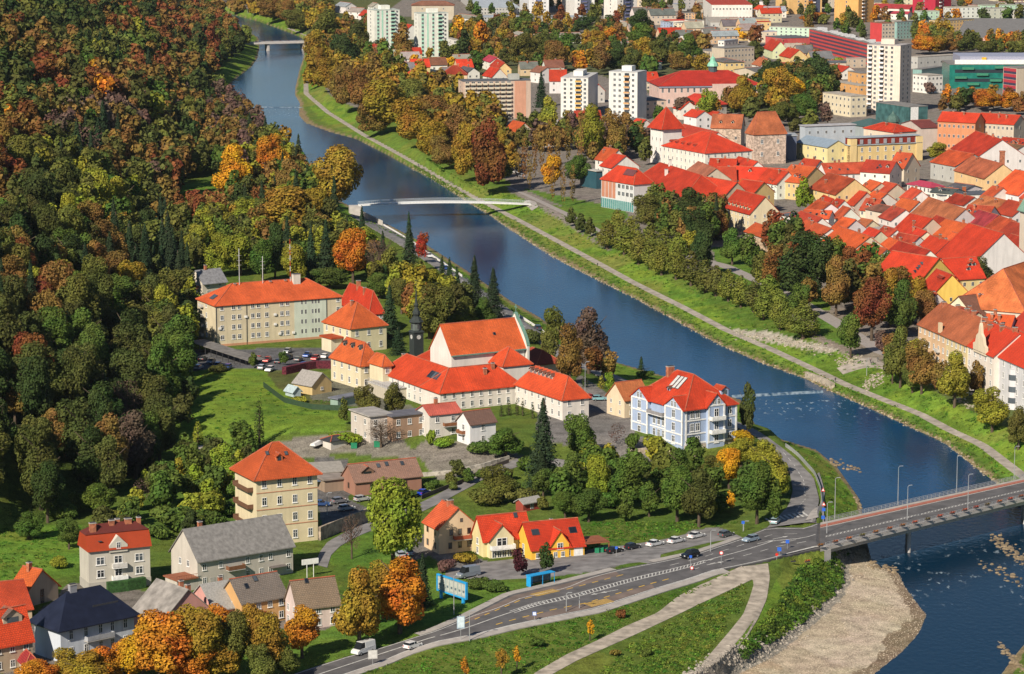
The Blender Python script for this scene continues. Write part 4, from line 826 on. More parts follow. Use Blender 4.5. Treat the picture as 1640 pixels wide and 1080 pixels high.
chimney(vil, W_*.42, D_*.72, None, 2., 1.1, 2.4); chimney(vil, W_*.8, D_*.5, None, 1., .8, 1.2)
for i in range(3): skylight(vil, 'l', D_*.40+i*1.6, 5.4, 1.3, 4.2, plain('frosted_panel', (.5, .5, .48), .3))
dormer(vil, 'f', W_*.86, 2.2, 2.4, 1.4, (.5, .06, .02), BLUW, 3.5); dormer(vil, 'l', D_*.51, 3.0, 1.2, .8, (.12, .07, .05), BLUW, 2.5)
# ---- lower street
b = bld('tall cream yellow four-storey house with an orange tent roof and side balconies', (412, 763), (376, 745), (508, 753), 876, 6.0, 'hip', (.64, .55, .36), (.55, .10, .027), 4, 0, 4, near=True, o=1.0, hk=1., ww=1.15, wh=1.9)
for z in (.28, .52, .76): slabpart(b, 'cornice', -.05, b['W']+.05, -.08, -.001, b['H']*z-.2, b['H']*z, plain('terracotta_band', (.45, .22, .13)))
for i in range(3): balcony(b, 'l', b['D']*.5, b['H']*(.28+.24*i), b['D']*.7, 1.4, plain('dark_wood', (.14, .07, .04)), plain('dark_wood', (.14, .07, .04)))
dormer(b, 'f', b['W']*.45, 2.6, 1.6, 1.2, (.5, .1, .03), (.5, .15, .06)); skylight(b, 'f', b['W']*.3, 4.4, .8, 1.1); skylight(b, 'f', b['W']*.6, 4.0, .8, 1.1)
# mansard villa
mv = bld('beige villa with a red mansard roof, brick chimneys and two front balconies', (143, 884), (127, 858), (240, 874), 948, .1, 'flat', (.50, .47, .40), (.3, .06, .04), 0, 0, 3, near=True, o=.02)
W_, D_, H_ = mv['W'], mv['D'], mv['H']; mb = M(); i_ = 1.5; o_ = .6
c0 = [(-.3, -o_, H_), (W_+.3, -o_, H_), (W_+.3, D_+o_, H_), (-.3, D_+o_, H_)]; c1 = [(-.3, i_, H_+3.4), (W_+.3, i_, H_+3.4), (W_+.3, D_-i_, H_+3.4), (-.3, D_-i_, H_+3.4)]; c2 = [(2.6, D_/2, H_+5.2), (W_-2.6, D_/2, H_+5.2)]
mb.add(c0+c1, [(0, 1, 5, 4), (2, 3, 7, 6), (3, 2, 1, 0), (1, 2, 6, 5), (3, 0, 4, 7)]); mv['roofo'].data = mb.mesh('roof', [tiles((.55, .075, .022))])
mb = M(); mb.add([(x*1.0, y-(.25 if y < D_/2 else -.25), z+.02) for x, y, z in c1]+c2, [(0, 1, 5, 4), (2, 3, 4, 5), (1, 2, 5), (3, 0, 4), (3, 2, 1, 0)]); q = link('upper_roof', mb.mesh('upper_roof', [tiles((.22, .045, .035))]), mv['root'])
mb = M(); mb.add([(W_*.33, -.35, H_-.6), (W_*.63, -.35, H_-.6), (W_*.63, -.35, H_+.9), (W_*.55, -.35, H_+2.0), (W_*.48, -.35, H_+3.0), (W_*.41, -.35, H_+2.0), (W_*.33, -.35, H_+.9)]+[(W_*.33, 1.6, H_-.6), (W_*.63, 1.6, H_-.6), (W_*.63, 1.6, H_+.9), (W_*.55, 1.6, H_+2.0), (W_*.48, 1.6, H_+3.0), (W_*.41, 1.6, H_+2.0), (W_*.33, 1.6, H_+.9)], [tuple(range(7)), tuple(range(13, 6, -1))]+[(i, i+7, (i+1) % 7+7, (i+1) % 7) for i in range(7)]); link('front_gable', mb.mesh('front_gable', [plaster((.55, .52, .44))]), mv['root'])
q = link('window', UW['frame'], mv['root']); q.location = (W_*.48, -.36, H_+.9); q.scale = (.9, 1, 1.4); link('pane', UW['pane'], q)
for r in range(2):
    for s in (.19, .48, .82):
        q = window(mv, 'f', W_*s, H_*(.42+.32*r), 1.9 if r else 1.7, 1.7)
slabpart(mv, 'plinth', -.1, W_+.1, -.15, D_, -3, H_*.22, plaster((.40, .38, .33)))
balcony(mv, 'f', W_*.49, H_*.55, 3.2, 1.1, WHITE, plain('rail', (.5, .48, .45))); balcony(mv, 'f', W_*.49, H_*.24, 3.4, 1.2, WHITE, WHITE)
mv['roof'] = 'flat'; mv['H'] = H_+4.3
for x, y, w_ in ((.12, .3, 1.4), (.45, .45, 1.2), (.56, .55, .9), (.72, .45, 1.5), (.9, .5, .8)): chimney(mv, W_*x, D_*y, None, w_, .8, 1.1)
mv['H'] = H_; skylight(mv, 'f', W_*.2, .6, .8, 1.1).location.z = H_+1.9
# long grey-roofed house
b = bld('long pale house with a wide weathered grey roof, red deck and small balconies', (317, 896), (274, 882), (469, 871), 944, 5.6, 'gable', (.50, .46, .40), GRY, 0, 0, 2, near=True, rmat=plain('fibre_cement_sheet', (.20, .19, .18), .9, 0, .25, 1.2), o=.7)
W_, H_ = b['W'], b['H']
for s in (.07, .24, .52, .66, .76, .95):
    for z in (.25, .70): put(b, window(b, 'f', W_*s, H_*z, 1.0, 1.4))
for s in (.35, .65): put(b, window(b, 'l', b['D']*s, H_*.75, 1.0, 1.4))
balcony(b, 'f', W_*.38, H_*.48, 4.2, 1.3, rail=plain('wood_rail', (.18, .08, .04))); chimney(b, W_*.18, b['D']*.55)
mb = M(); mb.box(-5.5, -.05, -.5, 5.5, 2.6, 2.85, 0); mb.box(-5.2, -.06, 0, 5, -2, 2.59, 1); 
for i in range(9): mb.box(-5.5+.6*i, -5.44+.6*i, -.5, -.44, 2.85, 3.7, 0)
mb.box(-5.5, -.2, -.5, -.44, 3.65, 3.72, 0); put(b, mb.build('deck', [plain('deck_wood', (.26, .09, .045)), plaster((.5, .46, .4))], b['root']))
door(b, 'f', W_*.15, 1.2, 2.0, (.4, .38, .35)); slabpart(b, 'awning', W_*.74, W_*.9, -1.8, -.01, 2.3, 2.4, plain('dark_sheet', (.15, .13, .12)))
# small houses in the near corner
b = bld('small brick-chimneyed house with a bright orange roof below the meadow', (42, 951), (13, 938), (93, 933), 974, 4.2, 'gabley', (.42, .33, .24), (.60, .12, .027), 1, 0, 2, near=True, o=.7, darkwin=True); chimney(b, b['W']*.45, b['D']*.6, None, 1, .8, 1.6); balcony(b, 'l', b['D']*.5, 2.4, 5, 1.2, plain('dark_wood', (.14, .07, .04)), plain('dark_wood', (.14, .07, .04)))
b = bld('white house with a shiny navy blue hipped roof and an iron balcony', (98, 1001), (55, 984), (214, 976), 1062, 5.0, 'hip', (.56, .60, .66), (.018, .022, .045), 0, 0, 2, near=True, o=1.1, rmat=plain('navy_metal_roof', (.018, .022, .042), .35, .2, .2, .6), hk=1.05)
W_, H_ = b['W'], b['H']
for s in (.14, .34, .54, .70, .88):
    for z in (.24, .68): put(b, window(b, 'f', W_*s, H_*z, .95, 1.9))
balcony(b, 'f', W_*.50, H_*.45, 6.5, 1.3, rail=plain('rail', (.35, .36, .38))); chimney(b, W_*.35, b['D']*.5, (.3, .3, .33), 1.6, .8, 1.2)
slabpart(b, 'roof_rail', W_*.5, W_*.85, 1.5, 1.56, H_+1.7, H_+2.1, DARK)
b = bld('ochre corner house with a vivid red roof and a wide shed dormer', (-34, 1037), (-60, 1020), (52, 1020), 1086, 5.8, 'gable', (.46, .36, .25), (.56, .06, .018), 4, 0, 2, near=True)
dormer(b, 'f', b['W']*.72, 1.6, 4.2, 1.3, (.16, .11, .09), (.5, .4, .3), 3)
b = bld('house with a plain red roof standing behind the red roof with the shed dormer', (-22, 981), (-50, 966), (51, 974), 1000, 4.2, 'gable', (.50, .38, .26), (.54, .07, .025), 2, 0, 2, near=True)
b = bld('little porch-like hut with a dark red tent roof in front of the ochre house', (42, 1063), (30, 1056), (62, 1061), 2.6, 1.6, 'hip', (.5, .42, .34), (.30, .03, .03), 1, 0, 1, near=True, name='porch_hut', cat='hut', ww=.8, wh=1.)
b = bld('pink house with a patched grey gable roof beside the orange trees', (261, 993), (213, 968), (341, 976), 4.6, 5.4, 'gabley', (.60, .30, .26), GRY, 3, 2, 1, near=True, o=.8, rmat=plain('patched_asbestos_sheet', (.24, .22, .20), .9, 0, .35, .5), ww=.9, wh=1.2); chimney(b, b['W']*.55, b['D']*.3); chimney(b, b['W']*.6, b['D']*.15)
b = bld('pink cottage with a corrugated light grey roof and a brick chimney', (343, 976), (303, 952), (386, 967), 4.0, 4.2, 'gable', (.62, .32, .28), GRY, 0, 2, 1, near=True, o=.5, rmat=plain('corrugated_sheet', (.30, .29, .27), .9, 0, .2, 3)); chimney(b, b['W']*.8, b['D']*.6)
b = bld('ochre cottage with a brown-grey tiled roof, skylights and a red lower roof', (387, 965), (353, 938), (459, 951), 5.4, 4.0, 'gable', (.56, .33, .14), (.23, .19, .16), 4, 1, 2, near=True, wear=.2); skylight(b, 'f', b['W']*.5, 3.5); skylight(b, 'f', b['W']*.25, 2.5); slabpart(b, 'lean_to_roof', .5, b['W']*.5, -2.6, -.02, 2.5, 2.75, tiles(DRED)); slabpart(b, 'lean_to', .8, b['W']*.48, -2.3, -.03, -2, 2.49, plaster((.56, .33, .14)))
b = bld('cottage with a brown tiled roof and a white gable behind the orange maple', (476, 972), (457, 946), (544, 964), 5.0, 4.6, 'gable', (.62, .50, .46), (.26, .19, .13), 3, 2, 2, near=True, wear=.15); skylight(b, 'f', b['W']*.35, 3.2, .8, 1.1); skylight(b, 'f', b['W']*.62, 3.9, .8, 1.1)
mb = M(); mb.box(-2, 2, -.1, .1, 3.0, 4.2, 0); mb.tube((-.8, 0, 0), (-.8, 0, 3), .08); mb.tube((.8, 0, 0), (.8, 0, 3), .08)
p = at(497, 925); o_ = mb.build('roof_billboard', [WHITE]); o_.location = p; o_.rotation_euler = (0, 0, .5); tag(o_, 'small white advertising board above the brown tiled roof', 'signboard')
# brown farm building, yellow garage
b = bld('low house with a big brown tiled roof, dormer window and white gable wall', (569, 771), (548, 752), (675, 760), 795, 3.4, 'gable', (.33, .17, .12), (.26, .15, .11), 2, 1, 1, near=True, wear=.12, darkwin=True)
dormer(b, 'f', b['W']*.22, 1.4, 3.4, .7, (.26, .15, .11), (.2, .12, .08), 3); skylight(b, 'f', b['W']*.42, 3); skylight(b, 'f', b['W']*.55, 3.2); skylight(b, 'f', b['W']*.78, 3)
b = bld('yellow garage building with a pale grey roof and dark awning', (497, 757), (484, 742), (550, 754), 780, 1.4, 'gable', (.66, .52, .08), (.30, .28, .25), 2, 0, 1, near=True, rmat=plain('roof_felt', (.27, .25, .22)))
slabpart(b, 'awning', -.5, b['W']+2, -5, -.02, 2.3, 2.5, plain('blue_grey_sheet', (.12, .17, .25)))
b = bld('flat brown-roofed garage row joined to the yellow garage', (520, 770), (497, 757), (556, 766), 3, .4, 'flat', (.3, .22, .16), (.26, .22, .19), name='garage', cat='garage')
# row by the parking lane
b = bld('cream gabled house with a two-tone red roof and a red flower balcony', (703, 846), (679, 822), (763, 839), 888, 4.2, 'gabley', (.68, .50, .32), (.56, .10, .035), 0, 2, 2, near=True, darkwin=True, wear=.4)
W_, H_ = b['W'], b['H']
for s in (.33, .56, .8): put(b, window(b, 'f', W_*s, H_*.78, .9, 1.4))
for s in (.3, .56, .8): put(b, window(b, 'f', W_*s, H_*.28, .9, 1.5))
put(b, window(b, 'f', W_*.6, H_+1.3, .7, .9)); balcony(b, 'f', W_*.6, H_*.5, 4.2, 1.1, rail=plain('red_rail', (.35, .08, .04))); chimney(b, W_*.5, b['D']*.5, None, 1.4, .8, 1)
b = bld('yellow and white house with a glazed balcony gable under a big red roof', (774, 864), (756, 846), (850, 856), 893, 4.6, 'gable', (.68, .58, .30), (.55, .05, .016), 3, 1, 2, near=True)
g_ = link('front_gable', wallmesh(b['W']*.5, 6, b['H']+.2, 3.2, 'gabley', plaster((.70, .62, .38))), b['root']); g_.location = (b['W']*.08, -1.6, 0); link('gable_roof', roofmesh(b['W']*.5, 8, b['H']+.2, 3.2, 'gabley', .5, tiles((.55, .05, .016))), g_)
for x in (.18, .4, .6, .82):
    q = link('window', UW['frame'], g_); q.location = (b['W']*.5*x, 0, b['H']*.25); q.scale = (1.1, 1, 2.2); link('pane', UW['pane'], q)
q = link('window', UW['frame'], g_); q.location = (b['W']*.25, 0, b['H']*.85); q.scale = (2.6, 1, 1.9); link('pane', UW['pane'], q)
balcony(b, 'f', b['W']*.33, b['H']*.5, b['W']*.5, 1.2, WHITE, WHITE).location.y -= 1.6
skylight(b, 'f', b['W']*.78, 2.8)
b = bld('bright orange-yellow house with red roof, cross gable and skylights by the parked cars', (851, 879), (826, 856), (936, 871), 898, 4.9, 'gable', (.80, .46, .06), (.56, .045, .015), 0, 1, 2, near=True)
W_, H_ = b['W'], b['H']; g_ = link('cross_gable', wallmesh(W_*.34, 5, H_+.6, 3., 'gabley', plaster((.80, .46, .06))), b['root']); g_.location = (W_*.36, -.35, 0); link('gable_roof', roofmesh(W_*.34, 6.5, H_+.6, 3., 'gabley', .4, tiles((.56, .045, .015))), g_)
q = link('window', UW['frame'], g_); q.location = (W_*.17, 0, H_+.1); q.scale = (1.4, 1, 1.5); link('pane', UW['pane'], q)
for s in (.12, .26, .44, .58, .7): put(b, window(b, 'f', W_*s, H_*.36, .9, 1.2)).location.y -= .36 if .36 < s < .7 else 0
slabpart(b, 'garage_door', W_*.80, W_*.97, -.1, 0, 0, 2.2, WHITE); skylight(b, 'f', W_*.16, 2.8, 1.8, 1.6); skylight(b, 'f', W_*.86, 2.6, 1.8, 1.6); chimney(b, W_*.55, b['D']*.6, (.7, .65, .55), .6, .6, 1.)
mb = M(); mb.box(W_+.05, W_+6, -.5, 6, 2.7, 2.95, 0)
for x in (W_+5.8, ): mb.box(x, x+.2, -.4, -.2, -2, 2.7, 0); mb.box(x, x+.2, 5.6, 5.8, -2, 2.7, 0)
for i in range(12): mb.box(W_+.1+i*.5, W_+.16+i*.5, -.5, -.44, 2.95, 3.9, 0)
mb.box(W_+.05, W_+6, -.5, -.42, 3.85, 3.93, 0); put(b, mb.build('deck', [plain('deck_wood', (.26, .09, .045))], b['root']))
# chalet on the hill side, hidden cabins
b = bld('chalet with a grey sheet roof, white gable and wooden balcony at the wood edge', (324, 452), (304, 446), (362, 448), 5.2, 3.6, 'gable', (.60, .54, .44), GRY, 2, 1, 2, near=True, o=1., rmat=plain('fibre_cement_sheet', (.20, .20, .21), .9, 0, .25, 1.2)); balcony(b, 'l', b['D']*.5, 2.6, 4.5, 1.2, rail=plain('wood_rail', (.25, .09, .04))); chimney(b, b['W']*.4, b['D']*.5)
b = bld('small garage with a dark gable roof in the shade left of the cream block', (290, 478), (282, 470), (318, 474), 4.2, 2.2, 'gable', (.30, .30, .28), (.05, .05, .06), 1, 0, 1, near=True, name='garage', cat='garage')
b = bld('cabin with a dull red roof almost hidden by the hillside trees', (120, 398), (104, 393), (137, 395), 5.5, 4, 'gable', BEI, (.40, .06, .03), 2, 1, 1, name='cabin', cat='cabin')
b = bld('white-roofed hut showing through the trees of the upper slope', (210, 345), (204, 340), (222, 343), 6.2, 2, 'gable', WHT, (.5, .47, .42), 1, 0, 1, name='hut', cat='hut')
# carport of the office block
def carport(label, Fp, Rp, Dd, H=2.5):
    f = at(Fp[0], Fp[1], H); r = P(Rp[0], Rp[1], f[2]+H); phi = math.atan2(r[1]-f[1], r[0]-f[0]); L_ = math.hypot(r[0]-f[0], r[1]-f[1]); e = empty('carport', f, phi); tag(e, label, 'carport')
    mb = M(); mb.box(0, L_, 0, Dd, H, H+.18); mb.build('roof', plain('weathered_sheet', (.17, .16, .15), .9, 0, .3, .5), e)
    for i in range(int(L_/4)+1):
        for y in (.2, Dd-.3): mb = M(); mb.box(i*4+.1, i*4+.25, y, y+.15, -.5, H); mb.build('post', DARK, e)
    return e
carport('long flat carport roof on thin posts before the cream block', (300, 547), (398, 579), 6)
# low walls, hedges, fences
def wall_line(name, label, cat, s, h_, th, mat, step=4.):
    q = resample(WA(s), max(3, int(np.sum(np.hypot(*np.diff(np.array(WA(s))[:, :2], axis=0).T))/step)+1)); mb = M(); n = len(q); a, b_ = offs(q, -th/2, th/2); vs = []
    for i in range(n):
        z = h1(q[i][0], q[i][1]); vs += [(*a[i], z-.8), (*b_[i], z-.8), (*b_[i], z+h_), (*a[i], z+h_)]
    fs = [(4*i+k, 4*i+(k+1) % 4, 4*i+4+(k+1) % 4, 4*i+4+k) for i in range(n-1) for k in range(4)]+[(0, 3, 2, 1), (4*n-4, 4*n-3, 4*n-2, 4*n-1)]
    mb.add(vs, fs); return tag(mb.build(name, mat), label, cat)
STW = stone((.36, .33, .28)); STB = stone((.30, .24, .18))
wall_line('retaining_wall', 'stone retaining wall below the tall yellow house yard', 'retaining wall', '512,866 545,852 590,835', 3.2, .6, STB)
wall_line('retaining_wall', 'low stone wall in front of the blue villa terrace', 'retaining wall', '1007,728 1060,722 1092,735 1120,738', 1.2, .6, stone((.46, .38, .28)))
wall_line('retaining_wall', 'pale stone wall along the gravel yard above the lane', 'retaining wall', '668,764 720,760 770,750 815,736', 1.0, .5, STW)
wall_line('retaining_wall', 'white wall holding the riverside road near the footbridge', 'retaining wall', '566,340 592,352 612,362', 2.2, .6, plaster((.55, .52, .46)))
wall_line('retaining_wall', 'stone steps and wall of the landing by the lower weir', 'retaining wall', '1292,604 1312,611 1334,622', 1.6, 1.2, stone((.40, .34, .26)))
wall_line('garden_fence', 'dark mesh fence along the vegetable garden and lawn', 'fence', '422,620 455,645 500,656 548,658', 1.5, .08, plain('fence_mesh', (.03, .06, .03)))
wall_line('hedge', 'dark red creeper hedge by the car park', 'hedge', '455,600 500,590 530,590', 2.2, 1.6, plain('red_creeper', (.10, .018, .028), 1, 0, .5, 2))
wall_line('hedge', 'clipped green hedge of narrow conifers before the mansard villa', 'hedge', '172,950 205,946 232,941', 2.4, 1.2, plain('hedge_leaves', (.03, .08, .02), 1, 0, .5, 2))
wall_line('garden_fence', 'low dark fence beside the climbing lane', 'fence', '675,800 720,782 765,762 815,742', 1.1, .1, plain('fence_wood', (.10, .08, .07)))
# ------------------------------------------------------------------ the town across the river
COLS = {'R': (RED, 'red'), 'O': (ORG, 'orange'), 'D': (DRED, 'dark red'), 'B': (BRK, 'brick-brown'), 'N': (BRN, 'brown'), 'G': (GRY, 'grey'), 'S': (SLATE, 'slate'), 'M': ((.34, .035, .04), 'maroon'), 'P': ((.40, .045, .07), 'crimson'), 'L': ((.34, .38, .42), 'bluish'), 'T': ((.36, .32, .27), 'tan')}
WALLS = {'w': (WHT, 'white'), 'c': (CRE, 'cream'), 'y': (YEL, 'yellow'), 'b': (BEI, 'beige'), 'p': (PNK, 'pink'), 'g': (GRE, 'grey'), 'a': (PEA, 'peach'), 'o': ((.66, .36, .14), 'orange'), 'u': ((.36, .44, .58), 'blue'), 't': ((.28, .44, .40), 'teal'), 'l': ((.56, .62, .36), 'lime'), 'r': ((.52, .10, .09), 'red'), 'e': ((.48, .62, .48), 'pale green')}
RT = {'g': ('gable', 'gabled'), 'h': ('hip', 'hipped'), 'f': ('flat', 'flat')}
def lab_of(rt, rc, wc, u, v, noun='house'): return f"{WALLS[wc][1]} {noun} with {COLS[rc][1]} {RT[rt][1]} roof {where(u, v)}"
def lim(b, n): 
    return b
def th(u0, v0, u1, v1, D, H, rh, rt='g', rc='R', wc='w', nf=3, nl=2, ch=1, rows=2, **k):
    lab = lab_of(rt, rc, wc, (u0+u1)/2, (v0+v1)/2)
    b = rbld(lab, (u0, v0), (u1, v1), D, H, rh, roof=RT[rt][0], rc=jit(random.choice([RED, RED, (.40, .040, .018), (.50, .085, .028), (.44, .065, .03)]) if rc == 'R' else COLS[rc][0], .16), wall=jit(WALLS[wc][0], .1), nf=nf, nl=nl, rows=rows, name='town_house', group='red roofed houses of the old town', chim=ch, wear=random.choice([.35, .5, .65]), ww=1.0, wh=1.4, **k)
    if rt == 'g' and b['W'] > 7 and b['roof'] == 'gable':
        for i in range(random.randrange(2, 6)):
            s = b['W']*random.uniform(.12, .88); d_ = b['D']*random.uniform(.12, .3)
            if random.random() < .45: dormer(b, 'f', s, d_, 1.5, .9, jit(COLS[rc][0], .2), (.5, .45, .38), 2.)
            else: skylight(b, 'f', s, d_, .9, 1.2)
    AUTO.append((b['root'], lab, (u0+u1)/2, (v0+v1)/2)); return b
def blk(label, F, L, R, H, rh=.5, rt='f', rc='G', wc='w', nf=4, nl=3, rows=3, name='apartment_block', cat='apartment block', ww=1.4, wh=1.4, wall=None, **k):
    b = bld(label, F, L, R, H, rh, RT[rt][0], wall or WALLS[wc][0], COLS[rc][0], nf, nl, rows, name=name, cat=cat, ww=ww, wh=wh, o=k.pop('o', .15 if rt == 'f' else .6), **k); return b
# old town, houses given by the ends of their ridges
for a in ('1183 251 1213 259 10 7 4|1176 266 1262 271 12 7 5|1188 287 1222 292 12 8 4.5 g O y|1268 264 1306 268 19 8 6 g O y 5 2 2|1288 254 1314 257 9 6 3.5|1316 262 1386 260 12 7 4 g R w 4 2 2|1326 277 1368 287 17 10 6 g R y 5 2 2 3|1388 256 1435 259 13 8 4.5 g D w 3 2 1|1437 244 1461 246 13 8 6 g R c 2 2 1|1393 288 1411 293 14 7 5 g O b|1417 291 1436 295 14 7 5 g R b|1368 304 1388 308 12 6 5 g R b 2 1 0|1388 318 1412 320 11 6 4 g R c|1408 327 1428 331 8 7 2 h N c 3 2 0|1445 317 1472 323 11 7 4.5 g O w|1487 316 1546 335 14 8 6 g B g 5 3 1|1458 342 1493 350 15 8 6 g R b 4 2 1|1350 348 1370 352 14 7 5 g O w|1380 350 1397 353 9 7 3 g B c 1 1 0|1392 364 1410 370 12 6 5 g R b 1 1 0|1345 363 1393 379 14 8 5 g O c 6 2 3|1386 389 1420 399 13 7 5 g O w 3 1 2|1425 380 1442 387 11 7 4 g O w|1440 386 1489 401 12 7 5 g R w 4 2 3|1440 373 1472 379 12 7 4.5 g D w 3 1 1|1510 415 1562 412 14 9 6 g R y 4 2 1|1586 398 1622 403 16 7 6 g B w 2 2 1|1536 475 1612 466 17 9 6.5 g N c 6 2 3|1582 503 1624 506 11 10 4.5 g O u 3 2 3|1534 490 1566 500 12 10 4 g D b 3 1 2|1210 357 1247 369 9 4.5 3 g R b 0 0 1|1256 365 1272 371 9 4.5 3 g O b 0 0 0|1292 352 1331 366 12 7 4 g R w 3 1 1|1283 338 1316 349 10 7 4 g D w 2 1 1|1292 336 1332 338 8 7 2.5 g R w 2 1 1|1568 336 1598 345 12 8 5 g M w 3 2 1|1601 346 1627 355 14 8 5 g R b 3 2 1|1515 351 1553 360 14 8 5 g O b 3 2 1|1500 345 1520 352 12 8 5 g R b 2 1 0|1552 328 1592 331 12 8 4 g R w 3 2 1|1575 313 1614 322 14 8 4 g B b 3 2 2|1615 320 1645 327 13 8 4.5 g D w 3 2 2|1520 240 1560 247 20 8 5 g O g 6 3 0|1557 250 1606 263 17 8 6 g B y 5 2 2|1626 272 1668 280 22 9 8 g O w 4 2 0|1563 210 1605 224 24 9 8 g R w 4 2 2|1606 228 1640 233 14 8 3 g N w 6 2 1|1607 220 1650 224 16 9 4 g R w 4 2 1|1415 196 1436 199 14 12 3 h R c|1500 300 1535 303 10 6 1.5 g S w 4 1 0|1530 293 1560 297 10 6 1.5 g S w 4 1 0|1350 330 1362 334 9 6 4 g R w 1 1 0|1326 306 1345 310 10 6 4 g R w|1310 320 1330 326 12 7 4 g O w 2 1 1|1230 270 1262 275 12 7 5 g R w|1430 330 1450 336 12 7 4 g R w|1460 300 1476 306 10 7 4 g R w|1462 362 1484 371 13 7 5 g R c 2 1 2|1490 377 1520 386 12 8 5 g R w 3 1 2|1416 362 1436 368 10 6 4 g D w 2 1 1|1526 372 1548 378 12 8 5 g O b 2 1 0|1340 318 1352 321 9 6 4|1400 306 1420 310 12 7 4 g O w|1530 310 1560 316 10 7 3 g R w 3 1 1|1590 298 1606 301 12 7 4 g R w 2 1 1|1620 355 1650 362 14 8 5 g D y 3 1 1|1620 375 1650 384 13 8 5 g R b 3 1 1|1480 465 1500 470 9 6 4 g R w 2 1 1|1600 520 1625 528 11 10 4 g D w 2 1 1|1480 452 1492 458 9 5 3 g O y 1 1 0|1640 500 1680 512 13 10 5 g D w 3 1 2|1632 470 1665 480 13 10 5 g O w 3 1 2|1640 290 1670 300 14 8 5 g R w 3 1 1').split('|'):
    q = a.split(); th(*[float(x) for x in q[:7]], *q[7:10], *[int(x) for x in q[10:]])
# special town buildings
def auto(b, lab, u, v): AUTO.append((b['root'], lab, u, v))
b = bld('big hall-like house with a huge steep red roof, arched windows and a grey gable', (1585, 409), (1526, 396), (1632, 408), 9, 13, 'gabley', (.66, .63, .58), RED, 0, 0, 1, near=False, D=None, name='hall', cat='hall') if False else rbld('big hall with a huge steep red roof, white wall and grey end gable', (1552, 358), (1607, 374), 25, 9.5, 11, roof='gable', rc=RED, wall=(.66, .63, .60), nf=6, nl=2, rows=1, name='hall', cat='hall', ww=1.4, wh=3.)
b = rbld('bright yellow gabled house with skylights in its long red roof beside the park', (1430, 402), (1503, 414), 19, 9, 8, roof='gable', rc=RED, wall=(.78, .56, .14), nf=7, nl=3, rows=2, name='town_house', ww=1., wh=1.5)
for s in (.12, .2, .26, .3, .36): skylight(b, 'f', b['W']*s, random.choice([5, 7]), 1.6, 1.3)
chimney(b, b['W']*.78, b['D']*.5, WHT, 1.2, 1.2, 2.5); chimney(b, b['W']*.93, b['D']*.42, WHT, 3.4, 2., 2.)
b = rbld('smaller bright yellow gable-fronted house built on to the skylit one', (1500, 431), (1524, 440), 13, 8, 6.5, roof='gable', rc=RED, wall=(.80, .56, .13), nf=3, nl=2, rows=2, name='town_house', ww=.9, wh=1.3)
dormer(b, 'f', b['W']*.35, 1.8, 1.6, .5, DRED, DRED, 4); dormer(b, 'f', b['W']*.65, 1.8, 1.6, .5, DRED, DRED, 4)
b = rbld('church with a great mottled orange roof below the pale tower', (1607, 431), (1690, 404), 26, 12, 11, roof='hip', rc=(.60, .16, .05), wall=(.6, .52, .42), nf=0, nl=0, rows=1, name='church', cat='church', wear=.6)
b = bld('pale square church tower with copper-green cornices at the edge of the old town', (1640, 330), (1634, 329), (1672, 329), 448, 6, 'hip', (.62, .54, .44), (.20, .34, .26), 1, 0, 4, name='church_tower', cat='church tower', o=.9)
# river front row
ph_ = None
A_ = at(1515, 537, 13); g_ = P(1471, 518, A_[2]+13); rowphi = math.atan2(g_[1]-A_[1], g_[0]-A_[0])-math.pi/2
RF = [((1515, 537), (1471, 518), (.68, .46, .28), BRK, 6, 'peach river-front house with a hipped brown-red roof and small balcony'), ((1549, 552), (1515, 537), (.68, .54, .30), BRK, 5, 'yellowish river-front house under the mottled brown roof'), ((1592, 570), (1549, 552), (.74, .66, .58), RED, 5, 'white river-front house with an ornate curved gable and finial'), ((1680, 604), (1592, 570), (.62, .61, .62), RED, 8, 'pale grey river-front block with rounded bay windows')]
for i, (F, L, wc, rc, n_, lab) in enumerate(RF):
    b = bld(lab, F, L, None, 13.5, 6.2, 'gabley', wc, rc, 0, n_, 4, W=15, phi=rowphi, name='river_front_house', near=True, ww=1.1, wh=1.7, wear=.45 if i < 2 else .2)
    for k in range(3): chimney(b, 15*random.uniform(.35, .6), b['D']*(k+.5)/3, None, 1.3, .9, 1.3)
    slabpart(b, 'cornice', -.35, -.001, 0, b['D'], b['H']-.7, b['H']-.3, plaster([q*.9 for q in wc]))
    if i == 2:
        mb = M(); y0, y1 = b['D']*.25, b['D']*.72; ym = (y0+y1)/2
        pr = [(y0, 12.5), (y0, 15), (y0+1.5, 15.5), (y0+2.2, 17.5), (ym-1, 18.5), (ym-.6, 20.5), (ym, 21.5), (ym+.6, 20.5), (ym+1, 18.5), (y1-2.2, 17.5), (y1-1.5, 15.5), (y1, 15), (y1, 12.5)]; n2 = len(pr)
        mb.add([(-.5, y, z) for y, z in pr]+[(.3, y, z) for y, z in pr], [tuple(range(n2))[::-1], tuple(range(n2, 2*n2))]+[(k, (k+1) % n2, (k+1) % n2+n2, k+n2) for k in range(n2)]); mb.tube((-.1, ym, 21.4), (-.1, ym, 24), .12, .03)
        mb.build('ornate_gable', plaster((.70, .58, .42)), b['root'])
    if i == 0: slabpart(b, 'roof_figure', -.4, .5, b['D']*.18, b['D']*.24, 13.5, 16.5, plaster((.66, .52, .34))); balcony(b, 'l', b['D']*.25, 7.5, 2.5, .9)
    if i == 3:
        for yy in (.18, .62): 
            mb = M(); mb.cyl(0, b['D']*yy, -2, 11.5, 1.5, None, 14); mb.build('bay_window', plaster(wc), b['root'])
            for z in (2.6, 5.8, 9.2): mb = M(); mb.cyl(0, b['D']*yy, z-.8, z+.8, 1.54, None, 14); mb.build('window_band', glass(), b['root'])
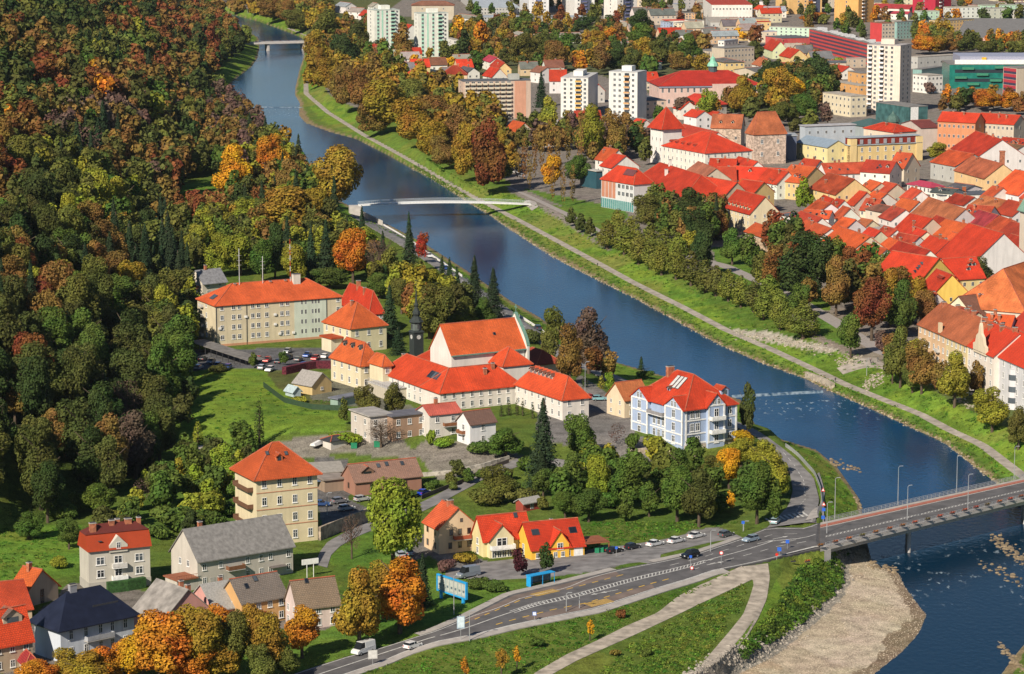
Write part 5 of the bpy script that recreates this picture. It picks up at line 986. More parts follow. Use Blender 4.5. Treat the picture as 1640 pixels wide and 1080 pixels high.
# cream dormer house
b = bld('cream house with a row of dormers along its red roof and a peach gable end', (1201, 342), (1157, 327), (1248, 339), 374, 6.5, 'gabley', (.70, .60, .40), RED, 3, 7, 3, near=True, name='town_house', ww=.9, wh=1.3)
for i in range(6): dormer(b, 'l', b['D']*(.14+.135*i), .8, 1.8, 1.2, RED, (.7, .6, .4), 2.5)
b = rbld('ochre gabled house squeezed behind the cream dormer house', (1191, 288), (1223, 292), 13, 9, 4.5, roof='gable', rc=RED, wall=(.68, .50, .22), nf=3, nl=2, rows=2, name='town_house')
# museum
b = bld('museum with a red hipped roof, terracotta panels and a glazed ground floor', (1015, 294), (963, 277), (1046, 272), 341, 5.6, 'hip', (.60, .60, .60), RED, 0, 0, 3, name='museum', cat='museum')
D_, H_ = b['D'], b['H']
for i in range(4): slabpart(b, 'terracotta_panel', -.12, -.001, D_*(.98-.11*i)-D_*.09, D_*(.98-.11*i), H_*.38, H_*.97, plaster((.50, .22, .14)))
for r in range(2):
    for i in range(4): put(b, window(b, 'l', D_*(.07+.125*i), H_*(.58+.25*r), D_*.085, H_*.15))
slabpart(b, 'glazing', -.14, -.002, 0, D_*.99, .2, H_*.33, plain('green_glass', (.08, .24, .24), .15)); 
for i in range(16): slabpart(b, 'mullion', -.2, -.14, D_*i/16, D_*i/16+.15, .2, H_*.33, WHITE)
slabpart(b, 'solar_panel', 2, 2.1, 1, 2, 1, 1.1, DARK); skylight(b, 'l', D_*.30, 3.2, 7.5, 3.2, plain('solar_glass', (.14, .05, .05), .4))
b = bld('dark teal glass box raised on slender pillars beside the museum', (955, 275), (929, 270), (965, 274), 303, .3, 'flat', (.03, .09, .12), (.42, .40, .36), name='glass_pavilion', cat='pavilion', wmat=plain('teal_glass', (.03, .085, .11), .25, 0, .1, .3))
b = rbld('long building with a huge red hipped roof between museum and park', (1062, 262), (1118, 279), 20, 10, 8, roof='hip', rc=RED, wall=(.50, .36, .24), nf=5, nl=5, rows=2, name='museum_wing', cat='building', hk=.6)
chimney(b, b['W']*.3, b['D']*.6, WHT, 1.2, 1, 2.4); chimney(b, b['W']*.5, b['D']*.7, WHT, 1.2, 1, 2.4)
b = rbld('red roofed range joining the museum wing to the cream dormer house', (1110, 280), (1180, 292), 14, 10, 6, roof='gable', rc=RED, wall=(.5, .4, .28), nf=4, nl=1, rows=2, name='museum_range', cat='building', chim=1)
b = rbld('small red roofed house at the back of the museum', (968, 236), (990, 240), 10, 7, 5, roof='gable', rc=ORG, wall=WHT, nf=2, nl=2, rows=2, name='town_house', chim=2)
b = rbld('gabled red roof adjoining the museum on the river side', (983, 246), (1002, 250), 14, 8, 5, roof='gable', rc=RED, wall=WHT, nf=2, nl=2, rows=2, name='town_house')
# palace
b = bld('white palace wing with shed dormers on its long red roof', (1129, 245), (1061, 231), (1204, 240), 281, 7.6, 'hip', (.74, .69, .60), RED, 7, 10, 3, name='palace', cat='palace', near=True, ww=1.0, wh=1.7, hk=1.2)
for i in range(5): dormer(b, 'l', b['D']*(.36+.14*i), 2.6, 1.8, .5, DRED, DRED, 3.5)
b = bld('square white palace tower with a pointed red tent roof', (1061, 201), (1042, 196), (1092, 199), 264, 8.2, 'hip', (.76, .71, .66), RED, 0, 3, 4, name='palace_tower', cat='tower', near=True, ww=.9, wh=1.8, o=1.3)
b = rbld('dark red roof range between palace tower and stone castle', (1095, 199), (1150, 212), 12, 11, 4, roof='gable', rc=(.44, .05, .025), wall=WHT, nf=0, nl=0, name='palace_range', cat='palace range')
b = rbld('old castle range with a weathered mottled tile roof', (1142, 183), (1190, 184), 13, 11, 6, roof='gable', rc=(.46, .14, .06), wall=BEI, nf=3, nl=1, rows=1, name='castle_range', cat='castle range', wear=.6, wmat=stone((.44, .33, .25))); dormer(b, 'f', b['W']*.3, 2, 1.4, 1, BRN, BEI); dormer(b, 'f', b['W']*.7, 2, 1.4, 1, BRN, BEI)
b = bld('massive stone castle tower with a hipped mottled tile roof', (1207, 213), (1195, 208), (1259, 211), 264, 9.5, 'hip', (.50, .38, .30), (.48, .14, .055), 2, 0, 2, name='castle_tower', cat='tower', near=True, wear=.6, wmat=stone((.50, .38, .30)), ww=1.3, wh=2., hk=.8, win_z=[5, 11])
b = rbld('brick gable house with a weathered pink-brown roof in front of the palace', (1118, 259), (1147, 270), 14, 8, 5, roof='gable', rc=(.46, .16, .09), wall=BEI, nf=2, nl=1, rows=2, name='town_house', wear=.5)
b = rbld('low red roof and white house at the foot of the palace', (1138, 254), (1180, 255), 12, 7, 4, roof='gable', rc=RED, wall=WHT, nf=4, nl=1, rows=2, name='town_house', chim=2)
b = rbld('white-walled house with a red roof under the stone castle tower', (1150, 268), (1178, 268), 11, 7, 5, roof='gable', rc=(.5, .06, .025), wall=WHT, nf=2, nl=1, rows=2, name='town_house', chim=1)
# yellow theatre
b = bld('pale yellow theatre with a bluish sheet roof and blank walls', (1325, 236), (1276, 226), (1358, 233), 262, 3, 'gabley', (.72, .62, .32), (.25, .31, .36), 2, 4, 2, name='theatre', cat='theatre', rmat=plain('blue_grey_sheet', (.24, .30, .36), .5, .1, .1, .5))
b = bld('ornate yellow theatre front with red mansard storey and grey top roof', (1361, 234), (1352, 230), (1475, 229), 262, .4, 'flat', (.70, .52, .24), (.30, .34, .36), 9, 0, 2, name='theatre', cat='theatre', wh=2.2, near=True)
slabpart(b, 'mansard_storey', .6, b['W']-.6, .6, b['D'], b['H']+.4, b['H']+3.6, tiles((.40, .05, .03)))
for i in range(9): slabpart(b, 'dormer', b['W']*(i+.3)/9, b['W']*(i+.3)/9+1.6, .2, 1.4, b['H']+.6, b['H']+2.8, plain('dormer_grey', (.3, .3, .32)))
slabpart(b, 'top_roof', .2, b['W']-.2, .2, b['D']+.2, b['H']+3.61, b['H']+4.0, plain('grey_sheet', (.34, .38, .41), .5))
for x in (.0, .93): slabpart(b, 'corner_pavilion', b['W']*x, b['W']*x+3.5, -.5, 3, -1, b['H']+3.2, plaster((.72, .54, .26)))
b = bld('modern grey roofed hall behind the yellow theatre', (1290, 203), (1281, 199), (1370, 200), 13, .5, 'flat', (.42, .46, .50), (.38, .37, .38), 6, 0, 2, name='hall', cat='hall')
b = bld('narrow dark glass link in the gap beside the castle tower', (1262, 218), (1258, 216), (1276, 218), 12, .4, 'flat', (.10, .12, .18), (.3, .32, .34), name='glass_link', cat='building')
b = bld('tall blank beige wall of a maroon roofed house behind the theatre', (1474, 205), (1466, 200), (1504, 204), 240, 2.6, 'gable', (.55, .46, .40), (.24, .06, .05), 0, 0, 1, name='town_house', D=24)
b = rbld('long street range with red roofs and orange brick walls', (1510, 179), (1570, 182), 13, 15, 4, roof='gable', rc=RED, wall=(.56, .24, .12), nf=8, nl=1, rows=3, name='street_range', cat='town house', chim=4)
b = rbld('continuation of the red roofed street range with beige walls', (1572, 181), (1634, 185), 13, 14, 4, roof='gable', rc=RED, wall=BEI, nf=9, nl=1, rows=3, name='street_range', cat='town house', chim=4)
b = bld('grey-black roofed long white house in the middle of the old town', (1506, 314), (1491, 304), (1592, 311), 332, .5, 'flat', WHT, (.09, .10, .12), 6, 0, 1, name='town_house', o=.3)
for x in (.1, .3, .55): chimney(b, b['W']*x, b['D']*.6, BRK, 1.2, 1.2, 2.6)
b = bld('white workshop with a crimson sheet metal roof', (1490, 300), (1453, 291), (1512, 292), 312, 1.6, 'hip', WHT, (.36, .045, .07), 3, 6, 1, name='workshop', cat='workshop', rmat=plain('crimson_metal', (.38, .045, .08), .5), wh=1.8)
b = bld('small white cube-like tower house with a glass roof terrace', (1418, 273), (1405, 268), (1432, 271), 292, .4, 'flat', WHT, (.36, .44, .44), 2, 2, 2, name='town_house', near=True)
b = bld('grey flat roofed block in the middle of the red roofs', (1411, 372), (1405, 354), (1446, 370), 7, .4, 'flat', BEI, (.36, .33, .30), name='flat_roofed_house', cat='house', D=24)
b = bld('white modern glazed annex with a dark grey roof beside the dormer house', (1264, 346), (1249, 341), (1292, 343), 366, .8, 'hip', WHT, (.10, .11, .13), 3, 1, 1, name='annex', cat='annex', near=True, wh=2.6, ww=1.4)
b = bld('stone-walled cottage end by the park below the dormer house', (1239, 392), (1196, 374), (1262, 388), 398, .4, 'flat', (.4, .3, .2), (.3, .1, .06), 0, 0, 1, name='stone_cottage', cat='cottage', wmat=STB) if False else None
wall_line('town_wall', 'old stone wall under the low red roofs by the park', 'town wall', '1195,398 1222,402 1252,408', 4.5, 1., stone((.40, .29, .20)))
mb = M(); mb.box(-1.1, 1.1, -1.1, 1.1, 0, 14, 0); mb.box(-1.3, 1.3, -1.3, 1.3, 14, 14.5, 0); p = at(1604, 292); o_ = mb.build('chimney_stack', [BRICK]); o_.location = p; tag(o_, 'tall square brick chimney stack among the red roofs', 'chimney')
mb = M(); p = at(1430, 205, 12); mb.lathe(0, 0, [(3, 0), (3, 6), (3.4, 6.2), (3.2, 7.5), (2.4, 9), (1., 10), (.2, 11.5)], 10); o_ = mb.build('dome_turret', [plain('dark_copper', (.07, .13, .11), .5)]); o_.location = (p[0], p[1], p[2]+9); tag(o_, 'dark green domed corner turret behind the theatre', 'turret')
b = rbld('shop building with a wide red roof and long beige gallery front', (1522, 246), (1532, 250), 10, 6, 3, roof='gable', rc=RED, wall=BEI, nf=2, nl=1, name='shop', cat='shop') if False else None
# ---- apartment towers and blocks
def tower(label, F, L, R, vb, storeys, wall, cf, cl, balc=None, bal_m=None, rc=(.4, .39, .37), wl=None, ww=1.5, wh=1.5, box=True, name='apartment_tower', bh=None, bf='f', near=False, bars=None):
    b = bld(label, F, L, R, (vb,), .5, 'flat', wall, rc, 0, 0, 1, name=name, cat='apartment tower', o=.1, near=near); W_, D_, H_ = b['W'], b['D'], b['H']; n_ = 0
    for r in range(storeys):
        z = H_*(r+.55)/storeys
        for s in cf: put(b, window(b, 'f', W_*s, z, ww, wh)); n_ += 1
        for s in cl: put(b, window(b, 'l', D_*s, z, ww, wh)); n_ += 1
        for s, wd in (balc or ()):
            if r: balcony(b, bf, (W_ if bf == 'f' else D_)*s, H_*r/storeys+.2, wd, 1.1, plaster(wall), bal_m or WHITE)
            mb = M(); k = {'f': W_, 'l': D_}[bf]*s; mb.box(-wd*.42, wd*.42, -.03, 0, H_*r/storeys+.3, H_*(r+.85)/storeys); o_ = mb.build('balcony_door', glass(), b['root']); q = fpos(b, bf, k); o_.location = (*q, 0); o_.rotation_euler = (0, 0, ROT[bf])
    for s, wd, m in (bars or ()): slabpart(b, 'colour_stripe', W_*s-wd/2, W_*s+wd/2, -.05, -.001, .5, H_-.2, m)
    if box: slabpart(b, 'lift_house', W_*.35, W_*.7, D_*.3, D_*.7, H_+.33, H_+3.2, plaster(wall))
    return b
MINT = plain('mint_panel', (.36, .62, .48)); WH2 = (.74, .74, .66)
for F, L, R, vb, lab in (((600, 17), (588, 15), (640, 16), 82, 'white and mint green apartment tower nearer the river trees'), ((670, 22), (663, 20), (718, 21), 92, 'white and mint green apartment tower standing closer to the small red-roofed houses')):
    b = tower(lab, F, L, R, vb, 11, WH2, (.15, .50, .90), (.5,), ((.73, 3.2),), MINT, (.4, .44, .4), bars=((.15, 1.8, MINT), (.32, 1.2, MINT), (.50, 1.4, MINT)))
b = tower('slim pale cream apartment tower with stacked balconies, tallest by the shopping centre', (1440, 74), (1389, 72), (1460, 72), 185, 15, (.70, .60, .50), (.3, .7), (.25, .42, .75), ((.90, 2.6), (.55, 2.6)), None, (.36, .33, .32), bf='l')
b = tower('white ten-storey tower with a yellow balcony strip', (898, 125), (881, 122), (942, 126), 188, 9, (.70, .69, .64), (.15, .38, .88), (.3, .7), ((.64, 3.4),), plain('yellow_rail', (.62, .36, .08)), (.46, .45, .43))
b = tower('white tower with an orange side strip and small balconies', (975, 115), (960, 112), (1021, 117), 192, 9, (.66, .66, .63), (.2, .38, .85), (.5,), ((.63, 3.2),), plain('amber_rail', (.55, .30, .12)), (.44, .44, .43)); slabpart(b, 'colour_stripe', -.06, -.001, 1, b['D']*.5, .5, b['H']*.8, plaster((.56, .17, .08)))
b = blk('white balconied low block with a brown side joined to the orange-striped tower', (1008, 163), (975, 152), (1067, 161), 190, rc='S', wall=(.60, .46, .36), nf=5, nl=0, rows=3)
for r in range(3): balcony(b, 'l', b['D']*.5, b['H']*(r+.35)/3, b['D']*.8, 1.4, WHITE, WHITE)
b = blk('beige slab block with nine rows of balconies and a dark flat roof', (742, 131), (734, 128), (850, 129), 192, rc='S', wall=(.56, .42, .33), nf=0, nl=1, rows=9)
for r in range(9):
    for i in range(8):
        balcony(b, 'f', b['W']*(.06+.088*i), b['H']*(r+.2)/9, b['W']*.066, 1.3, plaster((.66, .58, .44)), plaster((.66, .58, .44)))
        if i < 8: put(b, window(b, 'f', b['W']*(.06+.088*i), b['H']*(r+.62)/9, 2.2, 1.4))
slabpart(b, 'brown_panel', b['W']*.76, b['W']*.93, -.08, -.001, .5, b['H']-.3, plaster((.58, .30, .20))); slabpart(b, 'lift_house', b['W']*.7, b['W']*.85, 3, 8, b['H']+.33, b['H']+3.4, plaster((.42, .42, .38)))
b = blk('narrow orange and white flats with balconies in front of the beige slab', (712, 143), (698, 137), (727, 140), 172, rc='G', wall=(.62, .25, .12), nf=2, nl=2, rows=4)
# pink school
b = bld('long pink school with a vivid red hipped roof and tall windows', (1056, 137), (1040, 130), (1218, 135), 172, 7, 'hip', (.62, .44, .38), (.50, .035, .02), 16, 3, 2, name='school', cat='school', ww=1.2, wh=2.6, o=.9); W_, H_, D_ = b['W'], b['H'], b['D']
slabpart(b, 'cornice', -.5, W_+.5, -.6, 0, H_-1.4, H_-.3, plain('grey_band', (.25, .27, .34))); g_ = link('centre_bay', wallmesh(W_*.26, 3, H_+.4, .1, 'flat', plaster((.62, .44, .38))), b['root']); g_.location = (W_*.52, -1.4, 0)
mb = M(); mb.cyl(0, 0, 0, 3.2, 2.6, 2.6, 8, 1); mb.lathe(0, 0, [(3.3, 3.2), (3.4, 3.5), (2.9, 5), (1.7, 6.2), (1.5, 7.2), (1.5, 8), (.3, 9), (.05, 11)], 8, 0); o_ = mb.build('cupola', [plain('copper_green', (.22, .50, .36), .5), plain('dark_wall', (.06, .09, .10))], b['root']); o_.location = (W_*.58, D_*.5, H_+6.2)
b = rbld('red roofed white house before the pink school', (1112, 150), (1136, 152), 14, 6, 5, roof='hip', rc=(.56, .045, .025), wall=WHT, nf=3, nl=2, rows=1, name='house')
b = blk('grey institute with rows of square windows behind the pink school', (1140, 83), (1116, 79), (1210, 80), 101, wc='b', nf=10, nl=3, rows=3, name='institute', cat='institute')
b = blk('tall rear wing of the grey institute', (1160, 78), (1140, 74), (1208, 75), 14, wc='b', nf=9, nl=0, rows=4, name='institute_wing', cat='institute')
b = blk('yellow house with a grey roof squeezed before the grey institute', (1160, 100), (1136, 94), (1192, 99), 8, rt='h', rh=1.5, wc='y', nf=4, nl=2, rows=2, name='house', cat='house')
b = blk('shed with a pale sheet roof behind the pink school', (1212, 116), (1176, 108), (1240, 112), 7, rh=2, rt='g', rc='G', wc='b', nf=3, nl=1, rows=1, name='shed', cat='shed')
# red block and neighbours
b = blk('very long red office block with dark ribbon windows', (1398, 72), (1296, 43), (1418, 66), 106, wall=(.54, .07, .065), rc='G', nf=0, nl=0, rows=1, name='office_block', cat='office block')
for r in range(5): slabpart(b, 'window_ribbon', -.10, -.001, 2, b['D']-2, b['H']*(.10+.18*r), b['H']*(.19+.18*r), plain('ribbon_glass', (.05, .045, .08), .2))
for i in range(26): slabpart(b, 'roof_vent', random.uniform(1, b['W']-3), random.uniform(3, b['W']-1)+1.5, b['D']*(i+.2)/26, b['D']*(i+.7)/26, b['H']+.37, b['H']+random.uniform(.8, 2.2), plain('vent_grey', (.5, .5, .5)))
for lab, F, L, R, H, rc, wc, nf, nl, rows, nm in (
 ('pale mint slab behind the long red block', (1232, 43), (1226, 36), (1310, 46), 58, 'T', 'e', 10, 2, 3, 'apartment_block'), ('low navy and red hall beside the long red block', (1252, 62), (1226, 48), (1300, 60), 78, 'S', 'r', 0, 0, 2, 'hall'),
 ('white and blue block at the end of the mint slab', (1212, 31), (1196, 28), (1234, 30), 42, 'G', 'w', 4, 2, 2, 'apartment_block'), ('brown block with a red end beside the orange towers', (1412, 38), (1394, 35), (1433, 37), 68, 'N', 'b', 4, 0, 5, 'apartment_block'),
 ('teal apartment block with a grey roof', (1436, 36), (1432, 34), (1486, 33), 63, 'G', 't', 10, 0, 5, 'apartment_block'), ('yellow and brown block with a hipped grey roof', (1512, 34), (1488, 33), (1560, 31), 50, 'G', 'y', 10, 3, 3, 'apartment_block'),
 ('long pink shopping hall by the avenue', (1530, 60), (1500, 52), (1680, 62), 74, 'G', 'p', 8, 2, 1, 'shopping_hall'), ('cream flats with three rows of windows before the slim tower', (1362, 155), (1318, 143), (1388, 148), 188, 'T', 'c', 3, 7, 3, 'apartment_block'),
 ('orange house with a pale flat roof behind the cream flats', (1376, 138), (1331, 128), (1392, 134), 9, 'T', 'o', 2, 5, 2, 'apartment_block'), ('small orange house with a flat roof near the long red block end', (1378, 118), (1358, 112), (1392, 117), 8, 'G', 'o', 2, 2, 2, 'apartment_block'),
 ('striped red office with a beige blank side at the picture edge', (1628, 110), (1607, 104), (1668, 108), 158, 'G', 'b', 0, 0, 5, 'office_block'),
 ('low grey market hall behind the green glass building', (1470, 92), (1458, 87), (1534, 88), 8, 'T', 'g', 6, 2, 1, 'market_hall'), ('stepped white terrace building before the green glass front', (1485, 122), (1462, 110), (1510, 118), 150, 'T', 'w', 4, 4, 3, 'shopping_hall'),
 ('pale salmon slab with a grey roof in the wooded quarter', (1064, 22), (1060, 19), (1112, 21), 34, 'G', 'a', 10, 0, 3, 'apartment_block'), ('orange brick end block beside the salmon slab', (1113, 22), (1109, 20), (1126, 21), 34, 'G', 'o', 2, 1, 3, 'apartment_block'),
 ('small pastel blue block among the trees', (1072, 36), (1058, 33), (1078, 35), 50, 'G', 'u', 1, 3, 3, 'apartment_block'), ('small pastel yellow block among the trees', (1098, 38), (1080, 37), (1112, 37), 50, 'G', 'c', 3, 3, 3, 'apartment_block'),
 ('pale block with a yellow front by the petrol station', (1128, 45), (1113, 42), (1150, 44), 58, 'G', 'c', 4, 3, 2, 'apartment_block'), ('white block with a bluish roof by the petrol station', (1160, 52), (1148, 50), (1181, 50), 60, 'L', 'w', 5, 2, 2, 'apartment_block'), ('low bluish roofed hall before the white block', (1160, 66), (1150, 60), (1182, 62), 4, 'L', 'w', 4, 2, 1, 'hall'),
 ('petrol station hall with red signs', (1138, 36), (1130, 29), (1190, 36), 5, 'T', 'g', 5, 1, 1, 'petrol_station'), ('long white range with a red roof at the top edge', (1140, 8), (1126, 6), (1205, 8), 14, 'D', 'w', 12, 1, 2, 'apartment_block'), ('brown brick block under the long white range', (1182, 19), (1174, 18), (1210, 17), 30, 'S', 'o', 4, 1, 2, 'apartment_block'),
 ('first long blue-grey slab beyond the mint towers', (765, 13), (735, 10), (833, 13), 24, 'L', 'g', 14, 0, 2, 'school_block'), ('second long blue-grey slab beyond the mint towers', (775, 28), (765, 26), (834, 27), 36, 'L', 'g', 12, 1, 2, 'school_block'), ('low blue-grey hall beside the far white towers', (874, 28), (866, 26), (936, 27), 37, 'L', 'g', 12, 1, 1, 'school_block'),
 ('white villa beside the mint tower', (727, 64), (716, 62), (734, 64), 7, 'T', 'w', 2, 1, 2, 'house'), ('low white hall beside the second mint tower', (722, 76), (718, 74), (741, 75), 5, 'T', 'w', 2, 1, 1, 'house')):
    b = blk(lab, F, L, R, H, rc=rc, wc=wc, nf=nf, nl=nl, rows=rows, name=nm, cat=nm.replace('_', ' '))
    if 'striped red' in lab:
        for r in range(5): slabpart(b, 'red_band', -.12, -.002, 1, b['D']-.5, b['H']*(.12+.19*r), b['H']*(.22+.19*r), plain('red_panel', (.36, .035, .05)))
        for r in range(5): slabpart(b, 'window_ribbon', -.06, -.001, 1, b['D']-.5, b['H']*(.04+.19*r), b['H']*(.12+.19*r), plain('ribbon_glass', (.05, .045, .08), .2))
    if 'red end' in lab: slabpart(b, 'red_end', -.08, -.001, 0, b['D'], 0, b['H'], plaster((.55, .06, .06)))
# green glass complex
b = blk('large green glass office building with projecting balconies and a grey penthouse', (1520, 104), (1509, 89), (1665, 104), 142, wall=(.02, .16, .13), rc='G', nf=0, nl=0, name='glass_office', cat='office building', wmat=plain('green_curtain_glass', (.015, .15, .12), .2, 0, .3, .25)); W_, H_ = b['W'], b['H']
for z in (.28, .66): slabpart(b, 'window_ribbon', W_*.06, W_*.95, -.10, -.001, H_*z, H_*(z+.14), plain('ribbon_glass', (.03, .04, .05), .2))
for s, z in ((.14, .8), (.3, .55), (.06, .42), (.45, .3), (.2, .15), (.5, .85), (.7, .2)): slabpart(b, 'balcony', W_*s, W_*s+W_*.13, -1.5, -.001, H_*z, H_*z+1.4, plain('green_panel', (.04, .20, .12)))
slabpart(b, 'penthouse', W_*.12, W_, 2, b['D'], H_+.37, H_+5, plain('violet_grey_sheet', (.30, .31, .40), .5)); slabpart(b, 'top_storey', W_*.06, W_*.98, .3, 1.9, H_+.37, H_+3, WHITE)
slabpart(b, 'crane_box', W_*.36, W_*.41, 1, 1.8, H_+3.05, H_+4.5, plain('yellow_metal', (.7, .4, .03)))
b = blk('low green glass wing before the large green glass building', (1476, 112), (1462, 96), (1512, 104), 124, wall=(.25, .36, .33), rc='G', nf=0, nl=0, name='glass_wing', cat='office building', wmat=plain('pale_green_glass', (.22, .36, .33), .25))
b = blk('glass shopping centre with a grey roof beside the slim cream tower', (1455, 172), (1403, 158), (1486, 163), 204, wall=(.10, .20, .20), rc='G', nf=0, nl=0, name='shopping_centre', cat='shopping centre', wmat=plain('dark_green_glass', (.05, .12, .12), .2, 0, .4, .3)); slabpart(b, 'front_panel', b['W']*.1, b['W']*.5, -.1, -.001, b['H']*.3, b['H'], WHITE)
b = blk('low dark green domed roof hall in front of the shopping centre', (1395, 203), (1357, 193), (1432, 196), 9, rh=3, rt='h', wall=(.3, .34, .34), rc='S', nf=3, nl=2, rows=1, name='market_hall', cat='market hall', rmat=plain('dark_green_sheet', (.06, .11, .10), .35))
b = blk('pale roofed annex between theatre and shopping centre', (1440, 212), (1395, 205), (1462, 208), 8, rc='G', wc='g', nf=3, nl=2, rows=1, name='annex', cat='annex')
# far towers whose tops leave the picture
def ft(label, F, R, L, wall, cf, balc, bm=None, dark=None, H=36, n_=12, vb=None):
    g = at(*F); k = dict(H=H)
    # eaves points of the same corners
    up = lambda q: px(*(lambda a: (a[0], a[1], a[2]+H))(at(*q)))
    b = tower(label, up(F), up(L), up(R), F[1], n_, wall, cf, (.5,), balc, bm)
    if dark: slabpart(b, 'dark_bay', b['W']*dark[0], b['W']*dark[1], -.06, -.001, .5, b['H'], plain('dark_facade', (.07, .08, .12)))  # thin dark panel over part of the tower front
    return b
ft('orange and navy apartment tower, first of the orange pair', (1262, 23), (1316, 22), (1242, 21), (.70, .44, .18), (.3, .5), ((.75, 3),), None, (.6, .95))
ft('orange apartment tower beside the crimson one', (1373, 37), (1399, 35), (1336, 35), (.70, .38, .13), (.5,), ((.3, 3),), None, None)
ft('crimson apartment tower with white window columns', (1496, 29), (1523, 27), (1461, 27), (.42, .03, .055), (.5,), ((.3, 2.6),), None, None)
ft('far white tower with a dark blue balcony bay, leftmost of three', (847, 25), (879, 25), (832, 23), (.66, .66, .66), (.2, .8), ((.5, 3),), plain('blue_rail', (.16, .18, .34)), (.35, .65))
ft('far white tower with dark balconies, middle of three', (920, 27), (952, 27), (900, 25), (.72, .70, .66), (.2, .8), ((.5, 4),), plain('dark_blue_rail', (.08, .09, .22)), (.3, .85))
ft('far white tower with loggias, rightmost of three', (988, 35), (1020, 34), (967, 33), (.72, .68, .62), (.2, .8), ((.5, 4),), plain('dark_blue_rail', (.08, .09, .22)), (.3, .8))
ft('grey far tower behind the blue-grey slabs', (790, 10), (806, 9), (776, 9), (.5, .5, .56), (.3, .7), ((.5, 3),), None, None, 30, 9)
# small houses beyond the riverside trees
for a in ('602 117 613 121 9 5 4 g P o|665 108 676 109 12 6 6 h R b|725 105 732 105 13 7 5 h D a|690 126 722 127 10 5 3 g G w|628 98 650 99 9 6 2 g T a|560 103 590 106 9 5 2 g T w|625 127 650 127 9 5 2 g L w|672 142 690 143 9 5 3.5 g R w|742 106 758 109 9 5 3 g S w|785 107 800 110 10 6 5 g R w|796 94 808 101 9 6 4 g R y|783 88 796 92 9 6 3 g P w|880 112 907 112 10 8 6 g R w|945 133 958 135 9 7 4 g R w|822 193 840 197 11 6 5 g O b|843 212 880 213 8 4 1.5 g T w|880 213 918 214 8 4 1.5 g T w|862 53 928 52 12 6 1.5 g T w|829 50 860 56 10 5 1.5 g T p|1235 62 1250 67 11 6 6 g R l|1262 76 1280 80 12 8 5 g R y|1226 100 1296 101 14 6 3 g M c|1302 97 1354 97 9 5 1 g S b|1334 103 1360 107 10 5 3 g R w|993 66 1012 68 9 6 2 g T w|984 54 1000 58 9 6 2 g T a|545 3 562 5 10 6 3 g L w|563 12 584 13 10 6 3 g T w|583 16 592 17 10 6 4 g R w|597 4 604 5 9 6 3 g T w|675 2 712 2 16 12 3 h N b|735 22 765 26 10 6 2 g T w|648 38 660 40 10 7 4 g R w|700 60 712 63 9 6 3 g T w|1020 190 1034 192 9 6 3 g R w|1092 160 1104 163 10 6 4 g R w|1108 175 1128 178 10 7 3 g R w|1140 178 1152 180 9 6 2 g R w|870 208 884 210 8 5 3 g D w|1215 8 1228 10 9 6 3 g R w|1216 92 1230 95 10 6 4 g B w|860 106 876 108 10 7 3 g N w|1062 62 1076 63 10 6 2 g M g|1078 66 1092 68 10 6 2 g T w|1545 8 1570 9 10 6 2 g T w|1640 10 1680 12 10 6 2 g O w|1402 6 1462 8 14 6 3 g M w|1425 18 1458 19 12 5 1.5 g P w|1600 3 1640 4 14 6 2 g T y|1405 90 1425 93 10 6 3 g N w|1440 214 1452 218 10 7 4 g R w').split('|'):
    q = a.split(); u0, v0, u1, v1, D, H, rh = [float(x) for x in q[:7]]; rt, rc, wc = q[7:10]
    lab = lab_of(rt, rc, wc, u0, v0); b = rbld(lab, (u0, v0), (u1, v1), D, H, rh, roof=RT[rt][0], rc=jit(COLS[rc][0], .1), wall=jit(WALLS[wc][0], .06), nf=2, nl=1, rows=2 if H > 5 else 1, name='suburban_house', group='small houses in the green quarter', chim=1 if v0 > 40 else 0, ww=1.2, wh=1.4); AUTO.append((b['root'], lab, u0, v0))
# ------------------------------------------------------------------ more roofs of the far quarters, between the landmarks
def quarter(poly, n_, sizes, rcs, wcs, hh, noun='house', flat=.3):
    pl = WA(poly); a = np.array(pl); tries = 0; k = 0
    while k < n_ and tries < n_*30:
        tries += 1; x = random.uniform(a[:, 0].min(), a[:, 0].max()); y = random.uniform(a[:, 1].min(), a[:, 1].max())
        if not inpoly(np.array([x]), np.array([y]), pl)[0]: continue
        W = random.uniform(*sizes); D = random.uniform(8, 12); H = random.choice(hh); phi = math.radians(random.choice([12, 14, 16, -74+90, 100-90, 18])); 
        cx, cy = x+W/2*math.cos(phi), y+W/2*math.sin(phi)
        bad = False
        for b in BLD:
            r = b['root'].location; c_, s_ = math.cos(b['phi']), math.sin(b['phi']); dx, dy = cx-r.x, cy-r.y; p_ = dx*c_+dy*s_; q_ = -dx*s_+dy*c_
            if -W*.7 < p_ < b['W']+W*.7 and -D-6 < q_ < b['D']+D: bad = True; break
        if bad: continue
        rc = random.choice(rcs); wc = random.choice(wcs); fl = random.random() < flat; z = h1(x, y); u, v = px(x, y, z+H); lab = lab_of('f' if fl else 'g', rc, wc, float(u), float(v), noun).replace(' with ', ', ').replace(' gabled roof', ' roof').replace('apartment block', 'block')
        b = _direct(lab, (x, y), z, W, D, H, .5 if fl else D*.4, phi, (float(u), float(v)), dict(roof='flat' if fl else 'gable', rc=jit(COLS[rc][0], .15), wall=jit(WALLS[wc][0], .1), nf=max(2, int(W/4)), nl=2, rows=max(1, int(H/3)), name='suburban_house' if noun == 'house' else 'apartment_block', cat=noun, group='small houses in the green quarter' if noun == 'house' else 'blocks of the far quarters', ww=1.3, wh=1.4, chim=0 if fl else 1, o=.15 if fl else .5))
        AUTO.append((b['root'], lab, float(u), float(v))); k += 1
